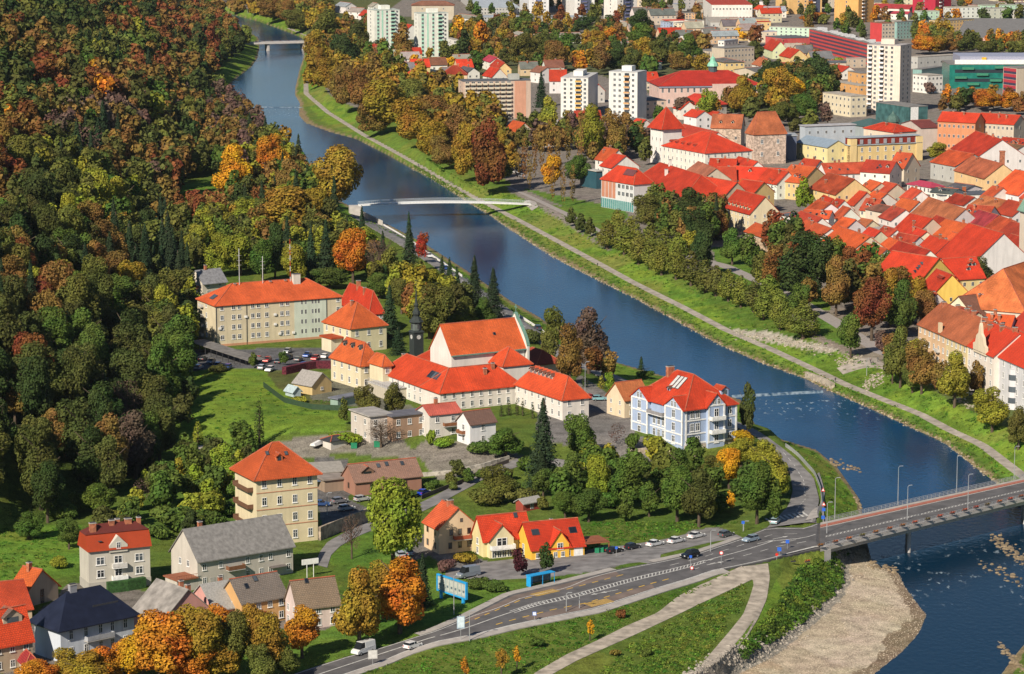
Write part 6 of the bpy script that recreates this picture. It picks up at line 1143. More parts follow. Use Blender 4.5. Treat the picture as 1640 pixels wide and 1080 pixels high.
quarter('735,2 1230,2 1236,30 1120,30 1050,16 1000,12 740,12', 26, (10, 30), 'TGGLTD', 'wwcbag', (5, 6, 9), 'house', .5)
quarter('980,36 1230,36 1230,72 1100,72 1000,60', 20, (10, 24), 'TGLTGR', 'wwcbya', (5, 6, 8), 'house', .4)
quarter('1230,82 1380,92 1380,128 1300,118 1230,104', 5, (9, 16), 'TGDMT', 'wycba', (5, 6), 'house', .2)
quarter('560,92 640,98 700,108 860,112 880,120 700,135 600,125', 14, (9, 14), 'RRDNTG', 'wwcya', (5, 6), 'house', .2)
quarter('1400,45 1640,20 1640,34 1400,66', 9, (14, 34), 'GTGS', 'cbgwe', (9, 12), 'apartment block', .9)
quarter('1240,-4 1640,-6 1640,16 1540,18 1240,24', 14, (12, 30), 'GTGRD', 'cbgwa', (6, 9, 12), 'apartment block', .7)
quarter('830,200 1030,196 1030,236 930,232 840,232', 7, (9, 18), 'TGRD', 'wbcg', (4, 5), 'house', .5)
quarter('990,120 1040,110 1042,150 1030,170', 3, (9, 14), 'RRD', 'wc', (5, 6), 'house', .2)
# ------------------------------------------------------------------ trees: trunk with limbs, crown of leaf-sized faces
def leafmesh(name, c, n, s, lv, mats, col=None):
    n = n/np.linalg.norm(n, axis=1)[:, None]; K = len(c)
    r = RNG.normal(0, 1, (K, 3)); t1 = np.cross(n, r); t1 /= np.linalg.norm(t1, axis=1)[:, None]; t2 = np.cross(n, t1)
    s = s[:, None]; e = RNG.uniform(.6, 1.1, (K, 1))
    V = np.stack([c-t1*s, c-t2*s*e, c+t1*s, c+t2*s*e], 1).reshape(-1, 3); return rawmesh(name, V, K, lv, mats, col)
def rawmesh(name, V, K, lv, mats, col=None):
    me = bpy.data.meshes.new(name); me.vertices.add(4*K); me.vertices.foreach_set('co', V.ravel())
    me.loops.add(4*K); me.loops.foreach_set('vertex_index', np.arange(4*K)); me.polygons.add(K)
    me.polygons.foreach_set('loop_start', np.arange(0, 4*K, 4)); me.polygons.foreach_set('loop_total', np.full(K, 4)); me.update(calc_edges=True)
    a = me.attributes.new('lv', 'FLOAT', 'FACE'); a.data.foreach_set('value', lv.astype('f'))
    if col is not None: a = me.attributes.new('col', 'FLOAT_COLOR', 'FACE'); a.data.foreach_set('color', col.astype('f').ravel())
    for m in mats: me.materials.append(m)
    return me
def crown_lobes(kind, rng):
    L = []
    if kind == 'b':      # unit crown: width 1, height 1, centred on 0
        k = rng.integers(11, 17); 
        for i in range(k):
            h = rng.uniform(-.36, .34); a = i*2.4+rng.uniform(-.4, .4); q = math.sqrt(max(.05, 1-(h/.5)**2*.9)); rr = rng.uniform(.13, .31)*q
            L.append((rr*math.cos(a), rr*math.sin(a), h, rng.uniform(.13, .20)))
        L.append((0, 0, .33, .16)); L.append((0, 0, 0, .26)); L.append((.05, 0, -.2, .2))
    elif kind == 'p':
        for i in range(9):
            h = -.36+.08*i; q = .26*(1-max(0, (h+.1))/.75); a = i*2.4; L.append((q*.5*math.cos(a), q*.5*math.sin(a), h, q*.95+.04))
        L.append((0, 0, .4, .1))
    elif kind == 'l':
        for i in range(10):
            h = -.42+.09*i; a = i*2.1; L.append((.14*math.cos(a), .14*math.sin(a), h, .42*(1-abs(h)*.8)))
    elif kind == 'c':
        for i in range(8):
            h = -.42+.115*i; L.append((0, 0, h, .40*(1-max(0, h+.1)*1.35)+.03))
    elif kind == 'u':
        for i in range(9):
            a = i*2.4; q = .33*math.sqrt(i/9); L.append((q*math.cos(a), q*math.sin(a), rng.uniform(-.12, .15), rng.uniform(.18, .28)))
    return np.array(L)
def crown_leaves(kind, K, seed, W, H):
    rng = np.random.default_rng(seed)
    if kind == 's':      # conifer, drooping tiers
        t = rng.uniform(0, 1, K)**.62; h = .5-t; tiers = 9; ph = (t*tiers) % 1
        R = (.04+.46*t)*(.55+.45*ph); a = rng.uniform(0, 2*math.pi, K); lob = 1+.16*np.sin(a*5+np.floor(t*tiers)*1.7); rr = R*lob*rng.uniform(.45, 1, K)
        c = np.stack([rr*np.cos(a)*W, rr*np.sin(a)*W, (h-.035*ph)*H], 1); n = np.stack([np.cos(a)*.8, np.sin(a)*.8, np.full(K, .75)], 1)+rng.normal(0, .38, (K, 3))
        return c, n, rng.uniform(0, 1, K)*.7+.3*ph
    L = crown_lobes(kind, rng); wv = L[:, 3]**2
    if kind in 'lc': L = L.copy(); 
    i = rng.choice(len(L), K*3, p=wv/wv.sum()); d = rng.normal(0, 1, (K*3, 3)); d /= np.linalg.norm(d, axis=1)[:, None]
    rad = rng.uniform(.80, 1.08, K*3); ins = rng.uniform(0, 1, K*3) < .12; rad[ins] *= rng.uniform(.3, .9, ins.sum())
    hz = np.array([1, 1, {'b': .95, 'p': .6, 'l': .35, 'c': .4, 'u': .9}[kind]])
    p = L[i, :3]+d*(L[i, 3]*rad)[:, None]*hz
    keep = np.ones(K*3, bool)
    for q in L:
        dd = np.linalg.norm((p-q[:3])/hz, axis=1)/q[3]; keep &= ~((dd < .72) & ~ins)
    j = np.where(keep)[0][:K]; lobv = rng.uniform(-.25, .25, len(L))
    c = p[j]*np.array([W, W, H]); n = d[j]*1.0+np.array([0, 0, .25])+rng.normal(0, .42, (len(j), 3))
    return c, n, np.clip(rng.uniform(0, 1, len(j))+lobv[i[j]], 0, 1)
DIM = {'b': (10, 11), 's': (7, 17), 'c': (4, 13), 'p': (7, 11), 'l': (6, 17), 'u': (5, 3.2), 'y': (3, 4), 'n': (8, 9)}
PROTO = {}
def trunkmesh(kind, W, H, th, seed, bare=False):
    r = random.Random(seed); mb = M(); z0 = -th-H/2; tr = .028*H+.08
    top = H*.28 if kind != 's' else H*.46
    mb.tube((0, 0, z0-.6), (0, 0, -H*.2), tr, tr*.7, 7); mb.tube((0, 0, -H*.2), (r.uniform(-.3, .3), r.uniform(-.3, .3), top), tr*.7, tr*.15, 6)
    if kind != 's':
        for i in range(9 if not bare else 16):
            a = i*2.4; zz = -H*.38+H*.5*r.random(); L_ = W*(.2+.2*r.random()); b = (L_*math.cos(a), L_*math.sin(a), zz+L_*r.uniform(.35, .9))
            mb.tube((0, 0, zz), b, tr*.38, tr*.12, 5)
            if bare:
                for k in range(6):
                    e = (b[0]+r.uniform(-1, 1)*W*.13, b[1]+r.uniform(-1, 1)*W*.13, b[2]+r.uniform(.1, .9)*H*.14); mb.tube([b[q]*.6+(0, 0, zz)[q]*.4 for q in range(3)] if k % 2 else b, e, tr*.12, .02, 4)
    return mb.mesh('trunk', [BARK])
def proto(kind, lod, var):
    key = (kind, lod, var)
    if key in PROTO: return PROTO[key]
    W, H = DIM[kind]; kk = {'y': 'b', 'n': 'b'}.get(kind, kind); seed = hash((kind, var)) % 1000 if False else ord(kind)*7+var
    K = {0: 6500, 1: 3000, 2: 1100, 3: 420}[lod]; 
    if kind in 'cuy': K = int(K*.45)
    if kind == 'l': K = int(K*.8)
    if kind == 'n': K = int(K*.28)
    if kind == 'p': K = int(K*.6)
    sz = {0: .22, 1: .32, 2: .52, 3: .80}[lod]*(W/10)**.5*({'s': .95, 'l': .75, 'n': .5, 'u': .85, 'y': .65, 'c': .8}.get(kind, 1.))
    c, n, lv = crown_leaves(kk, K, seed, W, H)
    s = RNG.uniform(.7, 1.25, len(c))*sz
    th = {'b': .16, 's': .03, 'c': .02, 'p': .12, 'l': .08, 'u': -.1, 'y': .45, 'n': .18}[kind]*H
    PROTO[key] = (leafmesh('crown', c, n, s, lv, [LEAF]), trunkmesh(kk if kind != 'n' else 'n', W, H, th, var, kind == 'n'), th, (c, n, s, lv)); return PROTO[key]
PAL = {'G': (.045, .070, .018), 'g': (.080, .130, .022), 'l': (.19, .26, .025), 'y': (.25, .25, .028), 'Y': (.56, .29, .018), 'o': (.50, .195, .020), 'r': (.195, .072, .024), 'v': (.17, .19, .032),
       'b': (.205, .125, .032), 'm': (.125, .080, .060), 's': (.032, .055, .024), 'e': (.125, .132, .027), 'R': (.36, .055, .02), 'q': (.29, .19, .024), 'd': (.080, .090, .022), 'P': (.06, .014, .022)}
CN = {'v': 'light olive', 'G': 'dark green', 'g': 'green', 'l': 'light green', 'y': 'yellow-green', 'Y': 'golden', 'o': 'orange', 'r': 'russet', 'b': 'brown', 'm': 'dull purplish', 's': 'blue-green', 'e': 'olive', 'R': 'red', 'q': 'yellowish brown', 'd': 'dark olive', 'P': 'purple-leaved'}
KN = {'b': ('deciduous_tree', 'tree', 'broad tree', 'tree'), 's': ('fir_tree', 'conifer', 'conifer', 'conifer'), 'c': ('cypress_tree', 'cypress', 'narrow cypress', 'cypress'), 'p': ('hornbeam_tree', 'tree', 'egg-shaped tree', 'clipped tree'),
      'l': ('poplar_tree', 'poplar', 'thin tall poplar', 'poplar'), 'u': ('bush', 'bush', 'bush', 'bush'), 'y': ('young_tree', 'young tree', 'slender young tree', 'sapling'), 'n': ('bare_tree', 'tree', 'half-bare tree', 'bare tree')}
TREES = []
def tree_px(u, v, w_, h_, c, k, lab=None):
    "a tree whose crown fills the given box of the photograph (centre, size)"
    dz = 6.
    if k == 'b': w_ *= 1.12
    for _ in range(3):
        p = at(u, v, dz); dep = p[1]*cp+(CAMZ-p[2]-dz)*sp; m = dep/FPX; H = h_*m/.985; W = w_*m
        th = {'b': .16, 's': .03, 'c': .02, 'p': .12, 'l': .08, 'u': -.1, 'y': .45, 'n': .18}[k]*H; dz = H/2+th
    add_tree(p[0], p[1], W, H, c, k, u, v, lab)
def add_tree(x, y, W, H, c, k, u=None, v=None, lab=None):
    z = h1(x, y)
    if u is None: u, v = px(x, y, z+H*.6)
    TREES.append(dict(x=x, y=y, z=z, W=W, H=H, c=c, k=k, u=float(u), v=float(v), lab=lab, px=W*FPX/max(y, 100)))
def T(s):
    for q in s.replace('\n', ' ').split(';'):
        q = q.split()
        if q[5] == 'p': q[2] = float(q[2])*1.35; q[4] = {'d': 'v', 'e': 'e', 'g': 'v'}[q[4]]
        if len(q) >= 6: tree_px(float(q[0]), float(q[1]), float(q[2]), float(q[3]), q[4], q[5])
def make_tree(t):
    y = t['y']; q_ = t['W']/10*4900/y; lod = 0 if q_*.32 > 1.55 and t['k'] != 'u' else 1 if q_*.52 > 1.35 else 2 if q_*.8 > 1.3 else 3
    nv = 4 if t['k'] in 'b' else 2; var = random.randrange(nv); cm, tm, th, _ = proto(t['k'], lod, var); W0, H0 = DIM[t['k']]
    name, cat, lab, _g = KN[t['k']]; col = (*jit(PAL[t['c']]), 1)
    sc = (t['W']/W0*random.uniform(.92, 1.08), t['W']/W0*random.uniform(.92, 1.08), t['H']/H0); rz = random.uniform(0, 6.28)
    base = t['lab'] or f"{CN[t['c']]} {lab} {where(t['u'], t['v'])}"
    grp = f"{_g}s "+('on the hillside' if t['u'] < 330 and t['v'] < 800 else 'on the town side of the river' if t['x'] > np.interp(y, *LN['R0']) else 'on the monastery side of the river')
    if y > 1300 or t['k'] == 'u' or t.get('far'):
        o = link(name, cm); o.location = (t['x'], t['y'], t['z']+(t['H']/2+th*sc[2])); o.rotation_euler = (0, 0, rz); o.scale = sc; o.color = col
        if False: pass
    else:
        o = empty(name, (t['x'], t['y'], t['z']), rz)
        cr = link('crown', cm, o); cr.location = (0, 0, t['H']/2+th*sc[2]); cr.scale = sc; cr.color = col
        tr = link('trunk', tm, o); tr.location = cr.location; tr.scale = sc
    tag(o, base, cat, grp); AUTO.append((o, base, t['u'], t['v']))
def stuff_trees(name, label, L_):
    Cs, Ns, Ss, Ls, Co = [], [], [], [], []
    for t in L_:
        lod = 2 if t['y'] < 1300 else 3
        _, _, th, (c, n, s, lv) = proto(t['k'], lod, random.randrange(3)); W0, H0 = DIM[t['k']]
        a = random.uniform(0, 6.28); ca, sa = math.cos(a), math.sin(a); R_ = np.array([[ca, sa, 0], [-sa, ca, 0], [0, 0, 1]])
        f = np.array([t['W']/W0, t['W']/W0, t['H']/H0])
        Cs.append((c*f) @ R_+np.array([t['x'], t['y'], t['z']+t['H']/2+th*f[2]])); Ns.append(n @ R_); Ss.append(s*f[0]); Ls.append(lv); Co.append(np.tile([*jit(PAL[t['c']]), 1], (len(c), 1)))
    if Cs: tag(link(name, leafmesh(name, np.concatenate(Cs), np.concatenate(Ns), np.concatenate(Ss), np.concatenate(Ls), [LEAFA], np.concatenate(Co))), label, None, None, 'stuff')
# crowns told apart in the photograph: u v width height colour kind
T('''375 270 78 82 Y b;440 248 58 70 o b;462 285 58 64 b b;478 236 22 44 s s;425 214 28 58 s s;400 208 26 60 s s;538 283 92 100 q b;468 335 110 76 q b;505 330 60 60 q b;350 350 62 52 y b;388 345 62 56 y b;425 345 54 56 e b;312 388 52 62 y b;350 402 62 62 y b;300 428 34 84 s s;266 412 44 90 s s;385 402 60 60 y b;440 395 44 80 G b;522 395 44 88 s s;498 405 34 90 s s;565 403 64 78 o b;473 420 52 60 y b;420 412 46 60 g b;607 412 52 72 m n;628 425 40 60 e b;656 400 46 72 s s;676 392 24 44 R b;654 442 44 40 y b;694 452 46 44 y b;528 443 62 30 g b;608 455 50 36 g b;624 497 46 84 s s;638 545 36 44 s s;643 470 50 50 e b;688 492 74 78 e b;694 520 44 34 y b;720 450 36 76 s s;708 425 16 32 s s;760 455 52 92 s s;790 470 52 84 s s;743 500 44 52 e b;750 512 40 30 y b;775 497 44 44 g b;655 365 20 52 s s;888 520 40 62 e b;877 553 36 50 e b;913 560 58 88 b b;943 538 72 94 m b;952 575 34 44 r b;975 582 32 46 b b;1027 581 15 22 s s;937 607 13 26 G c;963 611 13 22 y c;978 611 20 32 l b;1033 599 30 16 g u;850 538 42 30 d u;
828 650 8 30 G c;837 651 8 30 G c;853 656 8 28 G c;803 657 9 20 G c;815 652 12 26 G c;870 705 78 138 s s;932 700 62 78 g b;810 706 70 44 g b;770 716 40 26 g u;1197 650 36 78 d b;1013 705 28 34 g u;987 693 36 34 m n;868 752 50 60 s s;955 763 46 74 l b;918 757 58 70 g b;1005 765 78 78 g b;943 805 58 48 g b;905 805 44 38 g b;1000 812 30 36 g b;1073 742 42 34 g b;1085 785 70 78 g b;1120 790 70 84 d b;1137 752 58 48 e b;1168 745 58 58 Y b;1168 800 24 28 Y b;1152 810 26 30 g u;1213 782 72 88 g b;1187 722 60 42 y b;1222 730 60 56 y b;1190 700 40 24 Y b;1240 800 34 60 g b;800 770 60 54 e b;780 795 60 34 e u;835 792 60 34 e u;850 742 50 34 g u;1040 795 40 50 g b;975 800 40 40 g u;
629 832 100 138 l b;563 852 44 64 m n;575 965 96 122 q b;640 945 98 108 o b;605 940 80 90 q b;677 928 42 84 s s;253 1032 112 108 o b;200 1052 70 60 Y b;140 1070 100 56 q b;327 1028 92 104 q b;375 1025 64 96 e b;423 1025 72 96 q b;483 1005 72 76 o b;290 1010 60 64 q b;455 1055 60 50 e b;875 890 30 44 G b;833 897 30 40 P b;715 905 32 30 m u;743 893 44 24 q u;767 934 42 24 g u;793 938 40 22 g u;745 1066 20 30 o y;803 1055 30 36 q y;828 1048 18 28 Y y;860 1028 26 20 g u;945 1004 18 24 Y y;300 1008 80 84 q b;345 1000 70 70 o b;400 1000 70 70 q b;165 1062 80 56 o b;228 1042 80 80 Y b;60 1078 80 40 o b;110 1062 60 50 q b;350 1055 70 60 q b;420 1060 60 60 e b;310 1062 80 60 o b;995 983 16 20 r u;985 1045 20 14 b u;1035 1045 22 16 g u;
300 777 32 38 g b;360 742 72 66 l b;287 830 104 54 g u;75 780 62 88 G b;110 850 50 46 g b;45 838 54 40 g b;160 797 62 46 g b;130 802 40 40 g u;227 783 34 36 m n;362 812 60 30 g u;415 672 19 84 G c;317 690 20 36 y c;335 830 60 34 g u;250 850 50 30 g u;95 900 30 26 y u;100 820 50 30 g u;405 575 20 22 g b;455 572 18 20 g b;350 590 30 16 d u;480 640 24 14 y u;555 700 60 20 l u;590 640 46 50 e b;632 635 44 48 e b;550 655 20 40 e b;610 690 60 40 m n;690 700 20 34 l u;712 708 34 22 l u;870 770 40 40 g b;690 775 30 16 g u;640 790 60 14 g u;
433 12 60 40 b b;462 18 50 38 b b;475 32 46 36 e b;527 45 62 60 e b;507 76 56 58 q b;553 82 60 58 G b;590 88 30 50 g b;510 100 52 50 q b;523 116 56 50 q b;497 116 30 44 q b;550 140 56 68 b b;577 137 60 66 b b;617 165 92 78 q b;600 185 60 54 b b;657 155 60 60 e b;663 190 78 72 q b;697 182 58 60 b b;693 222 60 58 q b;730 205 68 78 b b;710 240 54 50 b b;743 240 50 92 q b;783 245 76 112 r b;643 60 36 50 b b;647 75 40 44 b b;617 85 36 40 g b;665 100 32 26 Y b;713 80 22 30 e b;733 43 22 36 Y b;770 53 30 40 o b;743 66 24 44 G b;760 97 42 34 g b;723 100 32 16 Y b;725 157 26 54 s s;692 158 14 36 s s;637 123 16 20 s s;662 125 34 20 Y b;640 45 30 40 g b;600 50 20 30 g b;575 60 40 50 d b;
840 32 40 30 g b;847 43 34 16 r b;840 77 60 48 e b;870 76 50 46 e b;887 86 46 44 b b;905 70 40 36 g b;930 97 26 36 o b;963 90 38 46 b b;953 63 40 30 q b;980 60 40 32 o b;987 88 44 46 G b;937 37 40 24 G b;1027 33 50 38 G b;1027 55 60 38 g b;1033 78 50 38 q b;1057 82 40 40 e b;1040 104 36 28 g b;1087 97 44 30 b b;1113 60 40 22 r b;1103 73 46 40 g b;1127 67 32 28 b b;1130 103 42 36 q b;1010 95 40 38 d b;1187 53 22 18 Y b;1210 54 30 30 r b;1188 150 50 60 q b;1205 172 36 36 d b;1130 167 42 50 l b;1097 170 42 30 m b;1053 180 20 24 g b;1027 210 26 34 g b;947 205 60 80 y b;877 185 38 64 y b;987 213 50 66 b b;1018 222 32 46 G b;1033 240 28 38 e b;950 150 20 44 s s;867 142 32 56 s s;840 250 12 70 b l;856 245 12 76 b l;868 240 12 66 b l;880 225 12 70 b l;893 235 12 64 b l;910 220 14 70 b l;930 225 14 66 b l;830 262 12 50 b l;848 270 10 60 b l;885 290 10 60 b l;902 295 10 62 b l;917 292 11 60 b l;883 272 40 52 Y b;925 270 46 44 g b;1040 336 60 50 e b;1103 330 62 62 G b;1147 346 28 72 s s;
973 372 32 44 d p;1000 380 32 46 d p;1023 394 32 48 d p;1042 402 32 48 d p;1060 410 34 50 d p;1083 416 34 52 d p;1107 426 34 52 e p;1130 438 34 50 e p;1147 446 32 46 e p;1167 453 32 48 d p;1187 463 32 48 d p;1207 470 32 48 e p;1223 480 34 52 d p;1250 492 38 60 d p;1287 507 52 58 d p;1232 462 40 50 d p;990 355 32 44 d p;1012 366 32 46 d p;1040 378 34 48 d p;1064 386 34 48 d p;1086 394 32 46 g p;915 345 22 28 d b;930 355 26 28 d b;945 362 22 28 d b;1103 390 32 44 y b;1127 400 42 66 G b;1120 362 62 58 G b;1173 390 50 52 g b;1213 408 36 34 G u;1285 418 104 98 G b;1300 400 60 60 g b;1233 437 32 68 r b;1340 450 60 86 b b;1360 423 60 58 r b;1325 430 40 60 e b;1390 440 38 54 m n;1383 403 24 46 G b;1422 427 34 52 G b;1397 487 62 90 r b;1447 487 56 84 g b;1487 493 46 60 b b;1363 533 42 62 g b;1373 507 30 40 e b;1413 547 28 38 m b;1443 563 58 88 e b;1477 580 56 78 b b;1462 590 50 60 e b;1530 600 62 80 y b;1563 603 36 54 b b;1590 650 68 64 y b;1632 680 44 62 e b;1277 477 40 50 g b;1240 467 30 40 g b;1570 440 56 60 d b;1430 575 40 60 e b;1505 600 30 50 b b;
1287 307 36 50 l b;1380 283 24 14 m b;1500 240 38 26 y b;1237 300 22 40 m n;1250 140 62 68 q b;1237 120 50 44 G b;1270 147 50 50 Y b;1297 126 44 40 e b;1313 116 40 48 G b;1337 116 24 28 g b;1287 170 44 40 g b;1297 190 34 30 e b;1310 150 13 26 R b;1323 180 26 34 m b;1250 180 50 34 e b;1275 200 30 20 d b;1543 155 36 28 G b;1530 164 26 24 e b;1580 158 50 32 o b;1613 160 40 28 o b;1632 168 30 24 r b;1510 164 20 26 b b;1477 70 50 26 o b;1500 70 40 26 q b;1520 70 40 24 b b;1547 70 40 24 d b;1583 76 46 22 e b;1627 76 36 20 e b;1553 15 30 12 o b;1577 25 24 24 G b;1610 22 30 22 g b;1632 18 20 26 e b;1503 40 16 26 q b;1300 27 50 16 o b;1318 30 24 14 e b;1307 88 30 20 r b;1290 80 24 20 g b;1490 140 22 16 m b;1210 80 34 30 d b;1345 100 26 14 l b;1440 125 10 16 d b;
350 8 30 16 b b;380 10 36 18 b b;410 12 36 18 q b;440 22 30 14 e b;365 50 40 44 b b;340 60 30 50 r b;392 55 30 30 e b;380 70 30 30 G b''')
# hillside colours read off the photograph, used for the crowns filled in around them
ANCH = [(float(a), float(b), c) for a, b, c in (q.split() for q in '''20 10 e;60 20 e;100 10 G;140 30 G;165 20 r;180 45 r;210 30 g;235 15 G;255 15 r;280 30 r;290 60 r;300 40 r;15 45 r;40 55 e;75 50 G;110 55 e;40 75 b;75 80 b;30 95 b;70 115 r;100 105 b;135 65 G;170 75 e;200 85 e;150 100 e;190 105 g;225 75 y;240 90 y;145 115 y;270 60 r;300 75 d;320 90 G;275 95 r;230 115 r;245 130 r;260 110 r;190 125 r;180 145 r;110 125 r;120 145 r;85 130 r;150 130 o;285 125 b;330 120 e;340 135 e;310 140 d;280 150 b;10 150 d;10 100 G;20 130 G;60 150 G;90 165 g;30 180 e;55 185 b;75 195 b;10 200 o;20 215 r;45 230 b;100 210 m;115 230 m;150 190 m;180 185 m;200 200 m;210 215 m;175 215 s;135 240 g;120 265 s;240 215 y;270 220 y;290 205 b;300 210 e;280 175 g;310 165 m;350 180 m;370 190 m;380 210 m;330 225 b;310 240 b;200 255 b;230 245 b;180 270 b;210 285 b;240 265 r;260 270 m;400 300 b;70 280 y;65 295 y;80 290 g;20 260 b;15 290 r;40 300 e;130 290 y;150 310 y;145 330 l;100 320 e;60 330 e;20 325 b;230 310 e;240 330 e;280 330 r;310 340 r;200 325 y;180 340 y;330 350 y;60 375 y;110 370 y;135 385 q;160 390 q;30 395 e;15 420 G;20 440 r;25 460 r;40 440 b;75 460 y;100 430 G;130 420 g;180 420 s;200 400 G;190 440 q;180 455 q;125 480 b;160 490 g;200 490 g;210 500 y;250 490 e;260 520 y;240 510 e;250 430 s;240 450 s;230 400 e;270 400 s;260 420 s;290 380 y;310 400 y;10 480 s;10 510 r;20 560 r;50 560 r;30 580 r;45 610 b;70 570 g;90 590 g;110 600 g;150 575 g;170 600 g;100 617 q;60 640 g;80 660 g;100 690 r;130 690 r;120 710 r;210 700 m;230 600 g;250 610 y;240 630 g;290 630 g;270 650 g;290 700 g;20 660 G;15 700 e;150 650 s;170 680 G;30 740 e;75 770 g;130 740 r;110 730 r;180 750 G;200 780 d;230 720 G;250 760 d'''.split(';'))]
AA = np.array([(a, b) for a, b, c in ANCH]); AC = [c for a, b, c in ANCH]
BR = [(b['root'].location.x, b['root'].location.y, b['phi'], b['W'], b['D']) for b in BLD]
BA = np.array(BR) if BLD else np.zeros((0, 5))
def inbld(x, y, m=2.5):
    dx, dy = x-BA[:, 0], y-BA[:, 1]; c, s = np.cos(BA[:, 2]), np.sin(BA[:, 2]); a = dx*c+dy*s; b = -dx*s+dy*c
    return bool(np.any((a > -m) & (a < BA[:, 3]+m) & (b > -m-1) & (b < BA[:, 4]+m)))
def fill(poly, sp, w0, w1, pick, keepoff=5., ymax=2600, h0=1., h1_=1.35):
    pl = WA(poly) if isinstance(poly, str) else poly; a = np.array(pl); ex = [(t['x'], t['y'], t['W']) for t in TREES]; E = np.array(ex) if ex else np.zeros((0, 3))
    for gy in np.arange(a[:, 1].min(), min(a[:, 1].max(), ymax), sp*.87):
        s_ = sp*(1+.0*gy)
        for gx in np.arange(a[:, 0].min()+random.random()*s_, a[:, 0].max(), s_):
            x = gx+random.uniform(-.38, .38)*s_; y = gy+random.uniform(-.38, .38)*s_
            if not inpoly(np.array([x]), np.array([y]), pl)[0]: continue
            if abs(x/y) > .20: continue
            if len(E) and np.min(np.hypot(E[:, 0]-x, E[:, 1]-y)-E[:, 2]*.42) < keepoff*.5: continue
            if inbld(x, y, w0*.42): continue
            W = random.uniform(w0, w1); u, v = px(x, y, h1(x, y)+W*.6)
            if v < -30 or v > 1110: continue
            c, k = pick(u, v); 
            if c: add_tree(x, y, W if k != 's' else W*.72, W*random.uniform(h0, h1_)*(1.3 if k == 's' else 1), c, k)
def hillpick(u, v):
    d = (AA[:, 0]-u)**2+((AA[:, 1]-v)*1.2)**2; i = np.argsort(d)[:3]; c = AC[random.choice([i[0], i[0], i[0], i[1], i[1], i[2]])]
    if c == 's': return 's', 's'
    c = {'r': 'rrbbd', 'o': 'oqr', 'm': 'mmdb', 'b': 'bbed', 'y': 'yeedg', 'e': 'eddG', 'g': 'gGdd', 'q': 'qbe', 'l': 'ly'}.get(c, c); c = random.choice(c)
    if c == 'm': return 'm', random.choice('nbb')
    if random.random() < .015: return 's', 's'
    return c, 'b'
yy_ = np.linspace(645, 2500, 60); foot = [(float(np.interp(y, *LN['L3']))+2, y) for y in yy_]
hill_poly = [(-700., 645.), (-700., 2500.)]+foot[::-1]
n0 = len(TREES); TREE_MANUAL = n0
lawns = [WA('288,300 330,288 368,322 374,352 345,362 300,345'), WA('-60,838 132,842 130,930 -60,970')]
def nolawn(pick):
    def f(u, v): return pick(u, v)
    return f
fill(hill_poly, 10.6, 10, 16, hillpick)
kept = []
for i, t in enumerate(TREES):
    if i >= n0 and any(inpoly(np.array([t['x']]), np.array([t['y']-3]), L_)[0] for L_ in lawns): continue
    kept.append(t)
TREES[:] = kept
rp = lambda s: (lambda u, v: (lambda q: (q, 's' if q == 's' else 'b'))(random.choice(s)))
def nearpick(u, v):
    d = (AA[:, 0]-u)**2+((AA[:, 1]-v)*1.2)**2
    if d.min() < 1800: return hillpick(u, v)
    q = random.choice('yyeebgqdGs'); return q, 's' if q == 's' else 'b'
fill('325,150 350,150 405,205 455,255 515,318 535,352 560,392 600,425 650,462 720,492 790,522 800,540 690,545 640,535 612,480 540,440 500,436 420,440 320,430 290,470 270,440 262,360 280,345 300,352 350,364 376,352 370,322 332,286 300,282 320,230', 9., 8, 12, nearpick, 5)
fill('300,18 330,20 372,56 384,66 378,90 362,102 345,125 320,140', 10, 9, 13, rp('bbrdGe'), 5)
fill('290,470 285,540 296,556 312,556 312,470', 8, 7, 10, rp('ydG'), 4)
fill('282,610 306,640 306,700 340,730 410,735 372,800 250,830 215,800 262,730', 8, 5, 9, rp('gGydg'), 4, h0=.8, h1_=1.1)
fill('60,775 120,835 200,862 300,868 400,850 385,770 300,735 200,790', 6.5, 4, 7.5, rp('gGgydlv'), 4, h0=.6, h1_=.95)
fill('870,745 1000,748 1230,742 1262,790 1235,820 1100,835 1040,815 900,835 870,800', 8., 5, 10, rp('gggdye'), 5, h0=.8, h1_=1.1)
fill('700,765 850,748 868,800 890,820 800,812 720,790', 7, 3, 6, rp('eegdb'), 3, h0=.5, h1_=.9)
fill('505,120 560,150 640,195 700,240 760,285 800,300 828,270 790,200 740,170 690,150 640,130 590,110 540,60 520,10 500,-10 360,-10 345,6 400,14 470,30 505,62', 11.5, 10, 15, rp('bqqebq'), 6, ymax=3400)
fill('505,60 600,100 700,95 800,110 860,120 960,120 1050,125 1110,115 1100,85 1000,40 950,50 900,48 870,60 800,40 720,50 700,100 640,100 600,40 560,40', 17, 7, 12, rp('beqgdGbrq'), 6, ymax=3400, h1_=1.1)
fill('820,215 1040,215 1038,250 1000,262 940,265 920,245 830,245', 9, 7, 11, rp('bdebm'), 5)
fill('1205,150 1235,122 1330,122 1345,145 1315,190 1270,208 1240,190 1215,184 1150,192 1120,192 1160,182', 10.5, 8, 12, rp('qgdGeb'), 6)
fill('1465,62 1640,68 1680,85 1680,95 1600,88 1470,82', 12, 8, 11, rp('boqdeb'), 6)
fill('1500,166 1680,168 1680,180 1520,180', 10, 6, 9, rp('boqder'), 6)
fill('1300,430 1410,445 1470,480 1480,520 1470,560 1420,530 1340,490', 8.5, 10, 14, rp('brgdebvq'), 5)
fill('1030,372 1045,350 1100,335 1150,350 1165,385 1120,410 1060,385', 8.5, 8, 12, rp('vgdeGgb'), 5)
fill('1190,440 1250,440 1300,480 1300,500 1240,480', 8, 7, 11, rp('vgdeb'), 5)
fill('1225,400 1265,395 1300,430 1290,470 1250,440', 8, 9, 13, rp('gGdrv'), 5)
